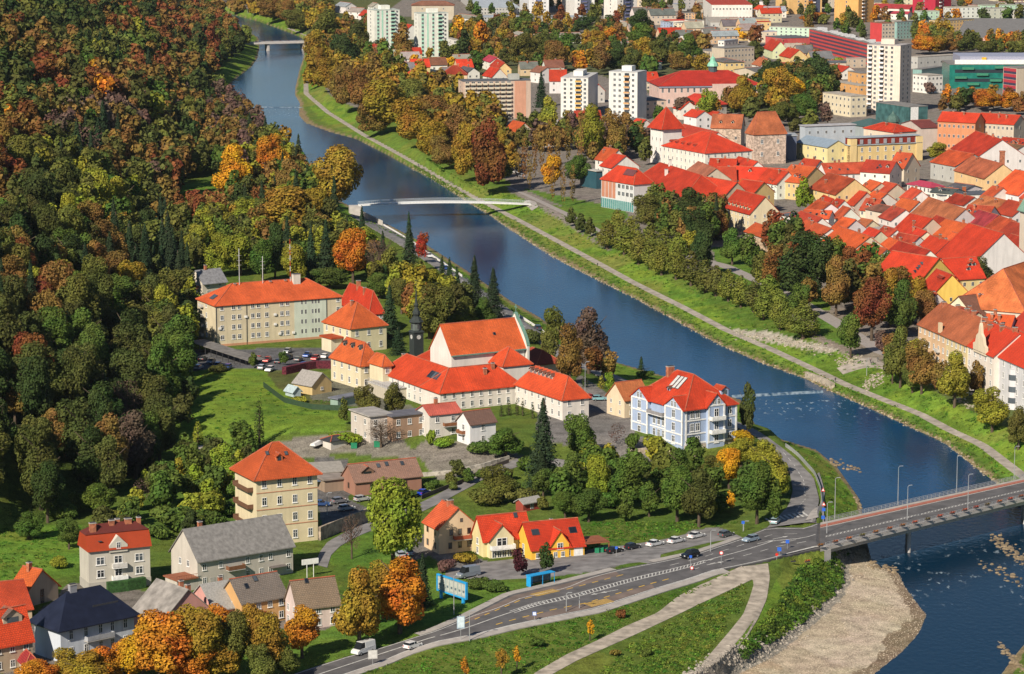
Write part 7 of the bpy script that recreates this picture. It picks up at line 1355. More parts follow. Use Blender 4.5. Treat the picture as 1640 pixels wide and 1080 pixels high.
fill('720,0 1230,0 1230,30 1100,45 1000,40 900,60 820,60 760,30', 30, 8, 12, rp('geqbdr'), 8, ymax=3600)
fill('1240,20 1640,0 1640,30 1400,70 1300,60', 34, 8, 12, rp('geqbdo'), 8, ymax=3600)
fill('1410,585 1430,582 1640,650 1640,670 1560,640', 9, 6, 8, rp('ebdy'), 5)
# the crowns that show largest stand as trees of their own, the far rest of a kind reads as one mass
bykind = {}
for i, t in enumerate(TREES): t['man'] = i < TREE_MANUAL; bykind.setdefault('b' if t['k'] in 'bnp' else t['k'], []).append(t)
rest_h, rest_c = [], []
for k, L_ in bykind.items():
    L_ = [t for t in L_ if -20 < t['v'] < 1110]; out = [t for t in L_ if not 0-t['px']/2 < t['u'] < 1640+t['px']/2]; L_ = [t for t in L_ if 0-t['px']/2 < t['u'] < 1640+t['px']/2]
    for t in out: (rest_h if t['u'] < 420 else rest_c).append(t)
    L_.sort(key=lambda t: (-(1.6 if t['man'] else 1)*t['px']))
    n_ = 330 if k == 'b' else 290
    for t in L_[:n_]: make_tree(t)
    for t in L_[n_:]: (rest_h if t['u'] < 420 else rest_c).append(t)
print('TREES', len(TREES), {k: len(v) for k, v in bykind.items()}, len(rest_h), len(rest_c))
stuff_trees('hillside_forest', 'mixed autumn forest covering the hillside', rest_h)
stuff_trees('city_treeline', 'distant autumn trees between the buildings across the river', rest_c)
# scrub on the river banks and verges
def scrub(name, spots, K, r, hh, cols, label):
    Cs, Ns, Ss, Ls, Co = [], [], [], [], []
    for x, y in spots:
        z = h1(x, y); rr = random.uniform(*r); H = rr*hh*random.uniform(.7, 1.3); a = RNG.uniform(0, 6.28, K); q = rr*np.sqrt(RNG.uniform(0, 1, K)); e = RNG.uniform(.15, 1, K)*np.sqrt(np.clip(1-(q/rr)**2, .05, 1))*H
        Cs.append(np.stack([x+q*np.cos(a), y+q*np.sin(a), z+e], 1)); Ns.append(np.stack([np.cos(a)*q/rr, np.sin(a)*q/rr, np.full(K, .8)], 1)+RNG.normal(0, .5, (K, 3))); Ss.append(RNG.uniform(.12, .26, K)*min(1.6, .6+rr/2)); Ls.append(RNG.uniform(0, 1, K)); Co.append(np.tile([*jit(PAL[random.choice(cols)] if isinstance(cols, str) else random.choice(cols), .2), 1], (K, 1)))
    tag(link(name, leafmesh(name, np.concatenate(Cs), np.concatenate(Ns), np.concatenate(Ss), np.concatenate(Ls), [LEAFA], np.concatenate(Co))), label, None, None, 'stuff')
def scatter(poly, n_):
    pl = WA(poly); a = np.array(pl); o = []
    while len(o) < n_:
        x = random.uniform(a[:, 0].min(), a[:, 0].max()); y = random.uniform(a[:, 1].min(), a[:, 1].max())
        if inpoly(np.array([x]), np.array([y]), pl)[0]: o.append((x, y))
    return o
GRS = [(.06, .15, .014), (.09, .19, .02), (.05, .11, .012), (.13, .19, .03)]
scrub('bank_undergrowth', scatter('1285,905 1348,900 1345,940 1300,985 1250,1020 1185,1058 1180,1050 1225,995 1262,945', 560), 60, (.5, 1.3), 1.0, [(.06, .12, .016), (.09, .16, .02), (.14, .21, .028), (.045, .085, .014)], 'dense green scrub on the bank below the bridge')
scrub('track_undergrowth', scatter('1000,1040 1060,1005 1120,970 1195,935 1190,970 1160,1010 1110,1075 960,1080', 520), 30, (.3, .9), .55, [(.075, .13, .018), (.12, .18, .024), (.15, .20, .03)], 'rough green scrub between the two gravel tracks')
sp_ = []
for y in np.linspace(620, 1500, 1100): 
    a_, b_ = float(np.interp(y, *LN['R0'])), float(np.interp(y, *LN['R1'])); sp_.append((a_+(b_-a_)*random.uniform(.12, .95), y+random.uniform(-2, 2)))
    if random.random() < .8: c_ = float(np.interp(y, *LN['R3'])); sp_.append((b_+4.5+(c_-b_-4)*random.random()**.8, y))
for y in np.linspace(690, 1300, 500): a_, b_ = float(np.interp(y, *LN['L2'])), float(np.interp(y, *LN['L1'])); sp_.append((a_+2+(b_-a_-2)*random.random(), y))
sp2 = []
for _ in range(5200):
    y = random.uniform(572, 700); l1 = float(np.interp(y, *LN['L1'])); l0 = float(np.interp(y, *LN['L0'])); sp2.append((l1+(l0-l1)*random.random()**.8, y))
rocks('gravel_bar_gravel', sp2, .05, .15, (.42, .35, .26))
scrub('bank_grass', sp_, 16, (.35, 1.1), .55, GRS, 'tufts of bright grass on the river embankments')
scrub('verge_grass', scatter('560,1080 760,1025 950,985 1150,925 1180,915 1000,1000 850,1080', 700)+scatter('1000,1080 1200,940 1100,1080', 300)+scatter('900,890 950,835 1200,835 1100,850 960,880', 500)+scatter('-40,845 130,845 60,930 0,930', 260)+scatter('300,600 560,650 400,700 310,700', 200), 14, (.25, .8), .4, GRS, 'tufts of grass on the verges and meadows')
# ------------------------------------------------------------------ bridges
CONC = plain('concrete', (.46, .43, .40), .85, 0, .15, .5)
def road_bridge():
    e = empty('road_bridge', (*at(1328, 858)[:2], 0)); tag(e, 'grey concrete road bridge with a red cycle lane and flower boxes on its railing', 'bridge'); org = np.array([e.location.x, e.location.y, 0])
    zd = 6.8; n0, n1 = P(1322, 878, zd), P(1700, 785, zd+.4); f0, f1 = P(1322, 836, zd), P(1700, 753, zd+.4)
    def q(s, t, z=0.): a = n0+(n1-n0)*s; b = f0+(f1-f0)*s; return tuple((a+(b-a)*t-org)+np.array([0, 0, z]))
    def slab(name, s0, s1, t0, t1, z0, z1, m, n=1):
        mb = M()
        for i in range(n):
            a, b = s0+(s1-s0)*i/n, s0+(s1-s0)*(i+1)/n
            mb.add([q(a, t0, z0), q(b, t0, z0), q(b, t1, z0), q(a, t1, z0), q(a, t0, z1), q(b, t0, z1), q(b, t1, z1), q(a, t1, z1)], [(0, 3, 2, 1), (4, 5, 6, 7), (0, 1, 5, 4), (1, 2, 6, 5), (2, 3, 7, 6), (3, 0, 4, 7)])
        return mb.build(name, m, e)
    slab('deck', -.02, 1, 0, 1, -.55, 0, CONC); slab('girder', .0, 1, .10, .30, -1.9, -.56, CONC); slab('girder', .0, 1, .66, .86, -1.9, -.56, CONC)
    slab('roadway', -.021, 1, .09, .80, .004, .03, ASPH); slab('cycle_lane', -.02, 1, .82, .90, .0, .16, REDA); slab('walkway', -.02, 1, .901, .985, .0, .18, PAVE); slab('walkway', -.02, 1, .0, .08, .0, .18, PAVE)
    for t, w_ in ((.11, .006), (.40, .006), (.445, .006), (.785, .006)): slab('lane_line', 0, 1, t, t+w_, .034, .040, MARK)
    mb = M()
    for i in range(70): s = i/70; mb.add([q(s, .403, .036), q(s+.004, .403, .036), q(s+.008, .448, .036), q(s+.004, .448, .036)], [(0, 1, 2, 3)])
    mb.build('hatching', MARK, e)
    L_ = np.linalg.norm(n1-n0)
    for t, nm in ((.012, 'near'), (.975, 'far')):
        mb = M(); n = int(L_/1.5)
        for i in range(n): s = i/n; a = q(s, t); mb.tube((a[0], a[1], a[2]+.15), (a[0], a[1], a[2]+1.25), .045, .045, 4)
        for z in (.5, .85, 1.22): 
            a, b = q(0, t), q(1, t); mb.tube((a[0], a[1], a[2]+z), (b[0], b[1], b[2]+z), .05, .05, 4)
        mb.build('railing', STEEL, e)
    mb = M(); nn = int(L_/.42)
    for i in range(nn): s = i/nn; a = q(s, .976); mb.tube((a[0], a[1], a[2]+.2), (a[0], a[1], a[2]+1.2), .02, .02, 3)
    mb.build('railing_bars', STEEL, e)
    for s in (.335, .835):
        a, b = q(s, .2), q(s, .8); mb = M()
        d = Vector(b)-Vector(a); 
        for k in (0,): mb.add([(a[0]-.5, a[1]-1, -2), (a[0]+.5, a[1]-1, -2), (b[0]+.5, b[1]+1, -2), (b[0]-.5, b[1]+1, -2), (a[0]-.45, a[1]-1, zd-1.9), (a[0]+.45, a[1]-1, zd-1.9), (b[0]+.45, b[1]+1, zd-1.9), (b[0]-.45, b[1]+1, zd-1.9)], [(0, 3, 2, 1), (4, 5, 6, 7), (0, 1, 5, 4), (1, 2, 6, 5), (2, 3, 7, 6), (3, 0, 4, 7)])
        mb.cyl(a[0], a[1]-1, -2, zd-1.9, .5, None, 10); mb.build('pier', CONC, e)
    slab('abutment', -.004, .022, -.01, 1.0, -6, -.56, CONC)
    m_fl = plain('red_flowers', (.34, .06, .025), 1, 0, .6, 6); us = [1275, 1296, 1315, 1337, 1357, 1377, 1397, 1418, 1438, 1457, 1477, 1496, 1516, 1536, 1554, 1572, 1592, 1610, 1628]
    for i, u in enumerate(us):
        k = (u-1322)/(1700-1322)*1.0; mb = M(); a = np.array(q(k*1.01 if k > 0 else k*1.0, -.012))+org; z = a[2]+.75
        if k < -.02: g = h1(a[0], a[1]); z = g+.75
        mb.box(-.55, .55, -.2, .2, 0, .3, 0); o_ = mb.mesh('trough', [DARK]) if 'trough' not in CHM else CHM['trough']; CHM['trough'] = o_
        t = empty('flower_box', (a[0], a[1], z), .3); link('trough', o_, t)
        if 'fl' not in CHM:
            K = 70; c = RNG.normal(0, 1, (K, 3))*np.array([.33, .16, .14])+np.array([0, 0, .42]); CHM['fl'] = leafmesh('flowers', c, RNG.normal(0, 1, (K, 3))+np.array([0, 0, 1]), RNG.uniform(.08, .16, K), RNG.uniform(0, 1, K), [LEAF])
        f = link('flowers', CHM['fl'], t); f.color = (*jit((.34, .10, .035) if i % 5 else (.12, .12, .03), .25), 1); 
        lab = 'flower box with red blooms on the near bridge railing'; tag(t, lab, 'flower box', 'flower boxes on the bridge railing'); AUTO.append((t, lab, u, 0))
    return q, org
BQ, BO = road_bridge()
# white footbridge
def footbridge():
    a, b = P(574, 328, 6.0), P(850, 325, 5.6); e = empty('footbridge', (a[0], a[1], 0), math.atan2(b[1]-a[1], b[0]-a[0])); tag(e, 'slender white arched footbridge across the river', 'footbridge'); L_ = math.hypot(*(b-a)[:2]); n = 30
    mb = M(); rl_ = M(); 
    for i in range(n):
        x0, x1 = L_*i/n, L_*(i+1)/n; z = lambda x: 6.0+1.4*math.sin(math.pi*min(1, x/L_*1.0))-.8*x/L_; d = lambda x: .4+.35*math.sin(math.pi*x/L_)
        mb.add([(x0, -2, z(x0)-d(x0)), (x1, -2, z(x1)-d(x1)), (x1, 2, z(x1)-d(x1)), (x0, 2, z(x0)-d(x0)), (x0, -2, z(x0)), (x1, -2, z(x1)), (x1, 2, z(x1)), (x0, 2, z(x0))], [(0, 3, 2, 1), (4, 5, 6, 7), (0, 1, 5, 4), (2, 3, 7, 6)])
        for y in (-1.95, 1.95):
            rl_.tube((x0, y, z(x0)+1.1), (x1, y, z(x1)+1.1), .05, .05, 4)
            for k in range(3): xx = x0+(x1-x0)*k/3; rl_.tube((xx, y, z(xx)), (xx, y, z(xx)+1.1), .03, .03, 3)
    mb.build('deck', plain('white_concrete', (.66, .66, .64), .7), e); rl_.build('railing', plain('glass_rail', (.55, .60, .62), .4), e)
    mb = M(); mb.box(-4, 1.2, -2.6, 2.6, -1, 5.6); mb.build('abutment', CONC, e); mb = M(); mb.box(L_-1, L_+3, -2.4, 2.4, 0, 5.0); mb.build('abutment', CONC, e)
footbridge()
strip('footbridge_landing', WA('846,321 858,324 862,332'), WA('836,327 846,332 852,338'), PAVE, .2, 2, 2)
def farbridge():
    a, b = P(392, 69, 6.5), P(508, 66, 6.5); e = empty('far_bridge', (a[0], a[1], 0), math.atan2(b[1]-a[1], b[0]-a[0])); tag(e, 'far grey road bridge on two piers over the upper river', 'bridge'); L_ = math.hypot(*(b-a)[:2])
    mb = M(); mb.box(0, L_, 0, 9, 5.2, 6.5); mb.build('deck', CONC, e)
    for s in (.33, .82): mb = M(); mb.box(L_*s-.8, L_*s+.8, 1, 8, -2, 5.19); mb.build('pier', CONC, e)
    mb = M()
    for i in range(36): mb.tube((L_*i/36, .1, 6.5), (L_*i/36, .1, 7.6), .06, .06, 4)
    mb.tube((0, .1, 7.6), (L_, .1, 7.6), .08, .08, 4); mb.build('railing', STEEL, e)
    for i in range(9): mb = M(); mb.box(L_*(i+.4)/9-.7, L_*(i+.4)/9+.7, -.1, .4, 7.2, 7.8); mb.build('planter', plain('dark_planter', (.10, .06, .06)), e)
farbridge()
# ------------------------------------------------------------------ vehicles
def carmesh(kind):
    L_, Wd, Hh = {'hatch': (4.1, 1.76, 1.48), 'sedan': (4.6, 1.8, 1.44), 'suv': (4.7, 1.88, 1.72), 'van': (5.3, 2.0, 2.45)}[kind]
    P_ = {'hatch': [(-2.05, .35), (-2.05, .75), (-1.98, .95), (-1.75, 1.02), (-.0, 1.0), (.75, .98), (1.55, .82), (1.98, .68), (2.05, .5), (2.05, .3)],
          'sedan': [(-2.3, .35), (-2.3, .85), (-2.2, .98), (-1.5, 1.0), (0, .98), (.8, .96), (1.7, .82), (2.2, .68), (2.3, .5), (2.3, .3)],
          'suv': [(-2.35, .42), (-2.35, 1.0), (-2.25, 1.12), (-1.5, 1.15), (0, 1.13), (.9, 1.12), (1.8, 1.0), (2.25, .85), (2.35, .6), (2.35, .4)],
          'van': [(-2.65, .4), (-2.65, 1.2), (-2.6, 1.32), (-1.5, 1.35), (0, 1.35), (1.3, 1.3), (2.1, 1.1), (2.55, .9), (2.65, .6), (2.65, .35)]}[kind]
    Cb = {'hatch': [(-1.92, 1.0), (-1.62, 1.44), (.15, 1.48), (.85, .97)], 'sedan': [(-1.75, 1.0), (-1.05, 1.42), (.2, 1.44), (1.0, .95)], 'suv': [(-2.22, 1.12), (-1.95, 1.68), (.3, 1.72), (1.05, 1.11)], 'van': [(-2.6, 1.33), (-2.55, 2.42), (1.15, 2.45), (1.95, 1.12)]}[kind]
    hw = Wd/2; mb = M(); n = len(P_)
    v = [(x, -hw*(.97 if abs(x) > L_*.45 else 1), z) for x, z in P_]+[(x, hw*(.97 if abs(x) > L_*.45 else 1), z) for x, z in P_]
    mb.add(v, [tuple(range(n-1, -1, -1)), tuple(range(n, 2*n))]+[(i, (i+1) % n, (i+1) % n+n, i+n) for i in range(n)])
    a, b, c, d = Cb; t = .80; rz = .06
    mb.add([(b[0]-.03, -hw*t, b[1]), (c[0]+.03, -hw*t, c[1]), (c[0]+.03, hw*t, c[1]), (b[0]-.03, hw*t, b[1]), (b[0]+.1, -hw*t*.9, b[1]+rz), (c[0]-.1, -hw*t*.9, c[1]+rz), (c[0]-.1, hw*t*.9, c[1]+rz), (b[0]+.1, hw*t*.9, b[1]+rz)], [(0, 3, 2, 1), (4, 5, 6, 7), (0, 1, 5, 4), (1, 2, 6, 5), (2, 3, 7, 6), (3, 0, 4, 7)])
    if kind == 'van':
        mb.add([(a[0], -hw*.96, a[1]), (.35, -hw*.96, a[1]), (.35, hw*.96, a[1]), (a[0], hw*.96, a[1]), (b[0], -hw*.86, b[1]), (.35, -hw*.86, b[1]), (.35, hw*.86, b[1]), (b[0], hw*.86, b[1])], [(4, 5, 6, 7), (0, 1, 5, 4), (1, 2, 6, 5), (2, 3, 7, 6), (3, 0, 4, 7)])
    else:
        for xx in (a[0]*.0-.35, ):   # middle pillars
            for s in (-1, 1): mb.add([(xx, s*hw*.955, a[1]), (xx+.1, s*hw*.955, a[1]), (xx+.1, s*hw*(t+.01), b[1]+.01), (xx, s*hw*(t+.01), b[1]+.01)], [(0, 1, 2, 3)])
    body = mb.mesh('body', [CARP])
    g = M(); o = .93
    g.add([(a[0]+.05, -hw*o, a[1]-.02), (d[0]-.05, -hw*o, d[1]-.02), (d[0]-.05, hw*o, d[1]-.02), (a[0]+.05, hw*o, a[1]-.02), (b[0], -hw*t*.985, b[1]-.01), (c[0], -hw*t*.985, c[1]-.01), (c[0], hw*t*.985, c[1]-.01), (b[0], hw*t*.985, b[1]-.01)], [(0, 3, 2, 1), (4, 5, 6, 7), (0, 1, 5, 4), (1, 2, 6, 5), (2, 3, 7, 6), (3, 0, 4, 7)])
    gm = g.mesh('windows', [CARG]); ty = M(); 
    ty.v = []; r = .34 if kind in ('suv', 'van') else .31
    ty.lathe(0, 0, [(r*.9, -.11), (r, -.08), (r, .08), (r*.9, .11)], 14, 0); ty.lathe(0, 0, [(r*.58, -.125), (r*.58, .125)], 10, 1); tm = ty.mesh('wheel', [plain('tyre', (.02, .02, .02), .9), STEEL])
    hl = M(); hl.box(-.06, .03, -.17, .17, -.08, .09); hm = hl.mesh('headlight', [plain('lamp_lens', (.75, .75, .72), .2)]); tl = M(); tl.box(-.03, .05, -.12, .12, -.12, .12); tlm = tl.mesh('tail_light', [plain('tail_lens', (.4, .02, .015), .3)])
    return L_, Wd, P_, body, gm, tm, hm, tlm, r
CARG = plain('car_glass', (.015, .018, .022), .08); 
CARP, nt_, bs_ = newmat('car_paint'); nt_.links.new(N(nt_, 'ShaderNodeObjectInfo').outputs['Color'], bs_.inputs['Base Color']); bs_.inputs['Roughness'].default_value = .3; bs_.inputs['Coat Weight'].default_value = .5; bs_.inputs['Metallic'].default_value = .15
CK = {}
def car(u, v, ang, kind, col, lab, group=None, z=None, name=None):
    "ang: heading in degrees on the ground plan, 0 to the right, 90 away from us"
    if kind not in CK: CK[kind] = carmesh(kind)
    L_, Wd, P_, body, gm, tm, hm, tlm, r = CK[kind]; p = at(u, v); zz = p[2]+.12 if z is None else z
    if z is not None: q = P(u, v, z); p = q
    nm = name or {'van': 'van', 'suv': 'suv_car'}.get(kind, 'parked_car'); e = empty(nm, (p[0], p[1], zz), math.radians(ang)); tag(e, lab, 'van' if kind == 'van' else 'car', group)
    b = link('body', body, e); b.color = (*col, 1); link('windows', gm, e)
    for x in (-L_*.31, L_*.32):
        for y in (-1, 1): w_ = link('wheel', tm, e); w_.location = (x, y*(Wd/2-.09), r); w_.rotation_euler = (math.pi/2, 0, 0)
    for y in (-1, 1): h_ = link('headlight', hm, e); h_.location = (L_/2-.01, y*Wd*.34, P_[7][1]-.02); t_ = link('tail_light', tlm, e); t_.location = (-L_/2, y*Wd*.38, P_[1][1])
    return e
SIL = (.42, .44, .46); BLKC = (.012, .013, .016); WHC = (.78, .78, .77); 
rd = math.degrees(math.atan2(*(fa[20]-fa[14])[::-1])); rd2 = math.degrees(math.atan2(*(fa[44]-fa[38])[::-1])); r0 = math.degrees(math.atan2(*(fa[8]-fa[4])[::-1]))
car(582, 1047, r0+180, 'van', WHC, 'white high-roofed van driving towards us at the bottom of the main road'); car(661, 1039, r0, 'hatch', WHC, 'white hatchback on the near lane just ahead of the white van', name='moving_car')
car(1105, 894, rd2+180, 'suv', BLKC, 'black estate-like off-roader driving past the parked cars on the main road'); car(1202, 868, rd2+180, 'hatch', (.28, .36, .44), 'silver-blue hatchback on the main road behind the black off-roader', name='moving_car'); car(1242, 839, 70, 'hatch', (.34, .48, .50), 'pale turquoise car waiting by the zebra crossing', name='moving_car')
pl = 'cars parked by the roadside lane'
for u, v, c, k, lab in ((984, 886, BLKC, 'sedan', 'black saloon parked first in the row next to the yellow house'), (1013, 880, (.02, .025, .03), 'hatch', 'dark hatchback parked second in the roadside row'), (1049, 875, WHC, 'sedan', 'white car parked right after the two dark ones'), (1083, 870, WHC, 'sedan', 'white car parked in the middle of the white trio'), (1115, 862, WHC, 'sedan', 'white car parked last of the white trio'), (1163, 860, (.10, .11, .11), 'hatch', 'dark grey car parked alone at the far end of the row')): car(u, v, rd2+4, k, c, lab, pl)
car(678, 793, 63, 'sedan', (.01, .05, .45), 'bright blue car parked on the climbing lane'); car(555, 818, 35, 'hatch', SIL, 'silver car parked under the bare tree by the retaining wall'); car(544, 806, 35, 'hatch', (.2, .2, .22), 'grey car half hidden beside the silver one'); car(580, 803, 35, 'hatch', (.5, .5, .5), 'pale car parked in front of the brown roofed house'); car(514, 811, 0, 'sedan', (.03, .07, .2), 'dark blue car in the shade by the tall yellow house')
car(750, 925, 180+rd*.6, 'van', (.20, .23, .27), 'grey-blue van parked beside the bushes before the cream house'); car(655, 889, 100, 'hatch', (.35, .4, .45), 'grey car parked between the big green tree and the cream house'); car(640, 893, 110, 'hatch', (.45, .47, .5), 'pale car parked under the big green tree')
car(960, 642, 10, 'hatch', (.25, .48, .52), 'turquoise car parked in the villa yard'); car(946, 640, 30, 'hatch', (.45, .03, .03), 'red car parked beside the turquoise one')
ra = math.degrees(math.atan2(*(P(640, 380, 5)-P(700, 421, 5))[:2][::-1])); car(687, 412, ra+180, 'sedan', WHC, 'white car on the riverside road', name='moving_car'); car(861, 529, ra, 'suv', (.04, .06, .08), 'dark car on the riverside road behind the church choir'); car(713, 432, ra, 'hatch', (.03, .08, .25), 'small blue car among the firs on the riverside road', name='moving_car')
pc = [(BLKC, 'black'), (WHC, 'white'), (SIL, 'silver'), ((.45, .03, .02), 'red'), ((.03, .08, .3), 'blue'), ((.12, .13, .14), 'dark grey')]
for i, (u, v) in enumerate(((325, 578), (338, 583), (350, 588), (364, 592), (415, 578), (428, 580), (420, 592), (432, 595), (447, 583), (462, 576), (478, 579), (492, 572), (487, 588), (505, 577), (318, 592), (460, 566), (521, 574))):
    c, nm = pc[(i*5+i//3) % 6]
    if (u, v) == (428, 580): c, nm = pc[3]
    lab = f'{nm} car in the car park before the long cream block'; e = car(u, v, 75+(i % 2)*180, 'hatch', c, lab, 'cars in the office car park'); AUTO.append((e, lab, u, v))
for u, v, c, nm in ((1465, 605, BLKC, 'black'), (1478, 610, SIL, 'silver'), (1540, 628, (.1, .15, .25), 'dark blue'), (1553, 633, SIL, 'silver'), (1510, 618, WHC, 'white'), (832, 270, BLKC, 'black'), (826, 278, WHC, 'white'), (836, 284, SIL, 'silver')):
    lab = f'{nm} car parked {"under the promenade trees" if u > 1000 else "by the poplars"}'; e = car(u, v, 110, 'hatch', c, lab, 'cars on the town side'); AUTO.append((e, lab, u, v))
# covered boat
p = at(508, 716); e = empty('boat', (p[0], p[1], p[2]), 1.1); tag(e, 'boat under a white tarpaulin on a trailer in the gravel yard', 'boat'); mb = M(); mb.add([(-2.4, -.9, .7), (1.6, -.9, .7), (2.8, 0, .9), (1.6, .9, .7), (-2.4, .9, .7), (-2.4, -.5, 1.3), (1.2, -.4, 1.6), (2.4, 0, 1.2), (1.2, .4, 1.6), (-2.4, .5, 1.3)], [(0, 1, 6, 5), (1, 2, 7, 6), (2, 3, 8, 7), (3, 4, 9, 8), (4, 0, 5, 9), (5, 6, 7, 8, 9), (4, 3, 2, 1, 0)]); mb.build('tarpaulin', WHITE, e); mb = M(); mb.add([(-2.3, -.8, .69), (1.5, -.8, .69), (2.6, 0, .89), (1.5, .8, .69), (-2.3, .8, .69), (-2, -.3, .3), (1.2, -.3, .3), (1.2, .3, .3), (-2, .3, .3)], [(0, 5, 6, 1), (1, 6, 7, 3, 2), (3, 7, 8, 4), (4, 8, 5, 0), (5, 8, 7, 6)]); mb.build('hull', plain('hull_grey', (.4, .4, .4)), e); mb = M(); mb.cyl(0, 0, -.1, .1, .3, None, 10); wm = mb.mesh('wheel', [plain('tyre', (.02, .02, .02), .9)])
for s in (-1, 1): w_ = link('wheel', wm, e); w_.location = (-.5, s*.9, .3); w_.rotation_euler = (math.pi/2, 0, 0)
# ------------------------------------------------------------------ street lamps, signs, shelter, billboard
def lamp(u, v, h_, lab, z=None, arm=1.4, rz=0.):
    p = at(u, v) if z is None else P(u, v, z); e = empty('street_lamp', p, rz); tag(e, lab, 'street lamp', 'street lamps at the bridge'); AUTO.append((e, lab, u, v))
    mb = M(); mb.tube((0, 0, -.5), (0, 0, h_), .11, .06, 7); mb.tube((0, 0, h_), (arm*.3, 0, h_+.25), .05, .05, 5); mb.build('pole', STEEL, e); mb = M(); mb.box(arm*.2, arm*.85, -.13, .13, h_+.22, h_+.34); mb.build('lamp_head', STEEL, e)
for u, v, vt in ((1337, 828, 765), (1438, 805, 747), (1453, 832, 778), (1532, 788, 730), (1550, 816, 760)):
    d = P(u, v, 7.1)[1]; lamp(u, v, (v-vt)*d/FPX/.985, 'tall slim lamp on the road bridge', 7.1, rz=random.uniform(-.5, .5))
for u, v, vt, lab in ((1324, 868, 804, 'tall lamp at the junction by the bridge head'), (1138, 884, 850, 'lamp beside the parked white cars'), (727, 985, 921, 'lamp on the verge beside the billboard'), (752, 1027, 978, 'lamp beside the small blue and white notice board'), (937, 638, 580, 'old wooden lamp pole in front of the villa yard'), (524, 825, 790, 'lamp in the yard below the tall yellow house'), (907, 980, 950, 'thin sign post on the grass by the bus bay'), (928, 975, 952, 'second thin sign post on the grass by the bus bay'), (1191, 850, 836, 'lamp at the road bend by the grove'), (1624, 772, 715, 'lamp at the far end of the bridge'), (1388, 602, 576, 'lamp with a white head on the embankment path'), (376, 92, 80, 'far lamp on the upper river road')):
    d = at(u, v)[1]; lamp(u, v, (v-vt)*d/FPX/.985, lab)
def sign(u, v, h_, shape, col, lab, z=None, w_=.7, hh=None, rz=0., name='road_sign', col2=None):
    p = at(u, v) if z is None else P(u, v, z); e = empty(name, p, rz); tag(e, lab, 'sign'); mb = M(); mb.tube((0, .03, -.3), (0, .03, h_), .05, .05, 6); mb.build('post', STEEL, e); mb = M()
    if shape == 'o': mb.cyl(0, 0, -.02, .02, w_/2, None, 16, 0); mb.cyl(0, 0, .021, .03, w_*.33, None, 16, 1)
    elif shape == 't': mb.add([(-w_/2, -w_/2, 0), (w_/2, -w_/2, 0), (0, w_/2, 0), (-w_/2, -w_/2, -.03), (w_/2, -w_/2, -.03), (0, w_/2, -.03)], [(0, 1, 2), (5, 4, 3), (0, 3, 4, 1), (1, 4, 5, 2), (2, 5, 3, 0)], 0); mb.add([(-w_*.28, -w_*.33, .004), (w_*.28, -w_*.33, .004), (0, w_*.27, .004)], [(0, 1, 2)], 1)
    else: mb.box(-w_/2, w_/2, -(hh or w_)/2, (hh or w_)/2, -.03, .02, 0); mb.box(-w_*.42, w_*.42, -(hh or w_)*.42, (hh or w_)*.42, .021, .03, 1)
    o_ = mb.build('panel', [plain('sign_'+str(col), col, .5), plain('sign_'+str(col2 or (.75, .75, .75)), col2 or (.75, .75, .75), .5)], e); o_.rotation_euler = (math.pi/2, 0, 0); o_.location = (0, -.04, h_-w_/2); return e
SR = (.6, .03, .02); SB = (.03, .12, .55)
sign(1155, 905, 3.2, 'o', SR, 'round no-entry style red and white sign above a white keep-right post at the junction', w_=.9); sign(1108, 914, 1.0, 'o', SR, 'small red and white disc sign on the kerb before the gravel track', w_=.8)
sign(1248, 892, 2.2, 's', SB, 'blue square sign beside the bridge parapet', w_=.9, col2=SB); sign(1261, 880, 2.2, 's', SB, 'blue arrow sign at the near bridge head', w_=.8, col2=SB); sign(1244, 897, 1.6, 'o', SR, 'low red sign below the blue square sign', w_=.7, col2=SR)
sign(1318, 800, 3.0, 't', SR, 'warning triangle beside the railing of the riverside road', w_=1.); sign(1319, 830, 4.0, 't', SR, 'warning triangle over a blue disc at the junction corner', w_=1.); sign(1319, 832, 2.8, 's', SB, 'blue disc sign under the warning triangle at the corner', w_=.8, col2=SB); sign(1318, 838, 1.8, 's', SB, 'lowest blue sign of the corner post by the crossing', w_=.8, col2=SB)
sign(1190, 852, 2.6, 's', SB, 'blue sign by the hatched bend at the grove', w_=.7, col2=SB); sign(856, 995, 2.0, 's', SB, 'small blue bus stop sign on the near kerb', w_=.8, col2=(.6, .65, .75)); sign(987, 892, 2.4, 's', SB, 'small blue sign at the start of the parking lane', w_=.6, col2=SB); sign(1106, 905, 2.2, 's', SB, 'blue notice at the entrance of the gravel track', w_=.6, col2=SB)
sign(738, 1026, 4.6, 's', (.35, .45, .55), 'tall narrow blue and white poster board by the near kerb', w_=1.6, hh=2.6, rz=.25, name='poster_board', col2=(.62, .72, .78)); sign(597, 1066, 3.2, 's', (.5, .48, .46), 'framed white notice board on posts near the white van', w_=1.9, hh=1.8, rz=.3, name='notice_board', col2=(.62, .60, .58)); sign(1630, 640, 2.2, 's', (.2, .5, .5), 'small pale board at the river edge', w_=1.) if False else None
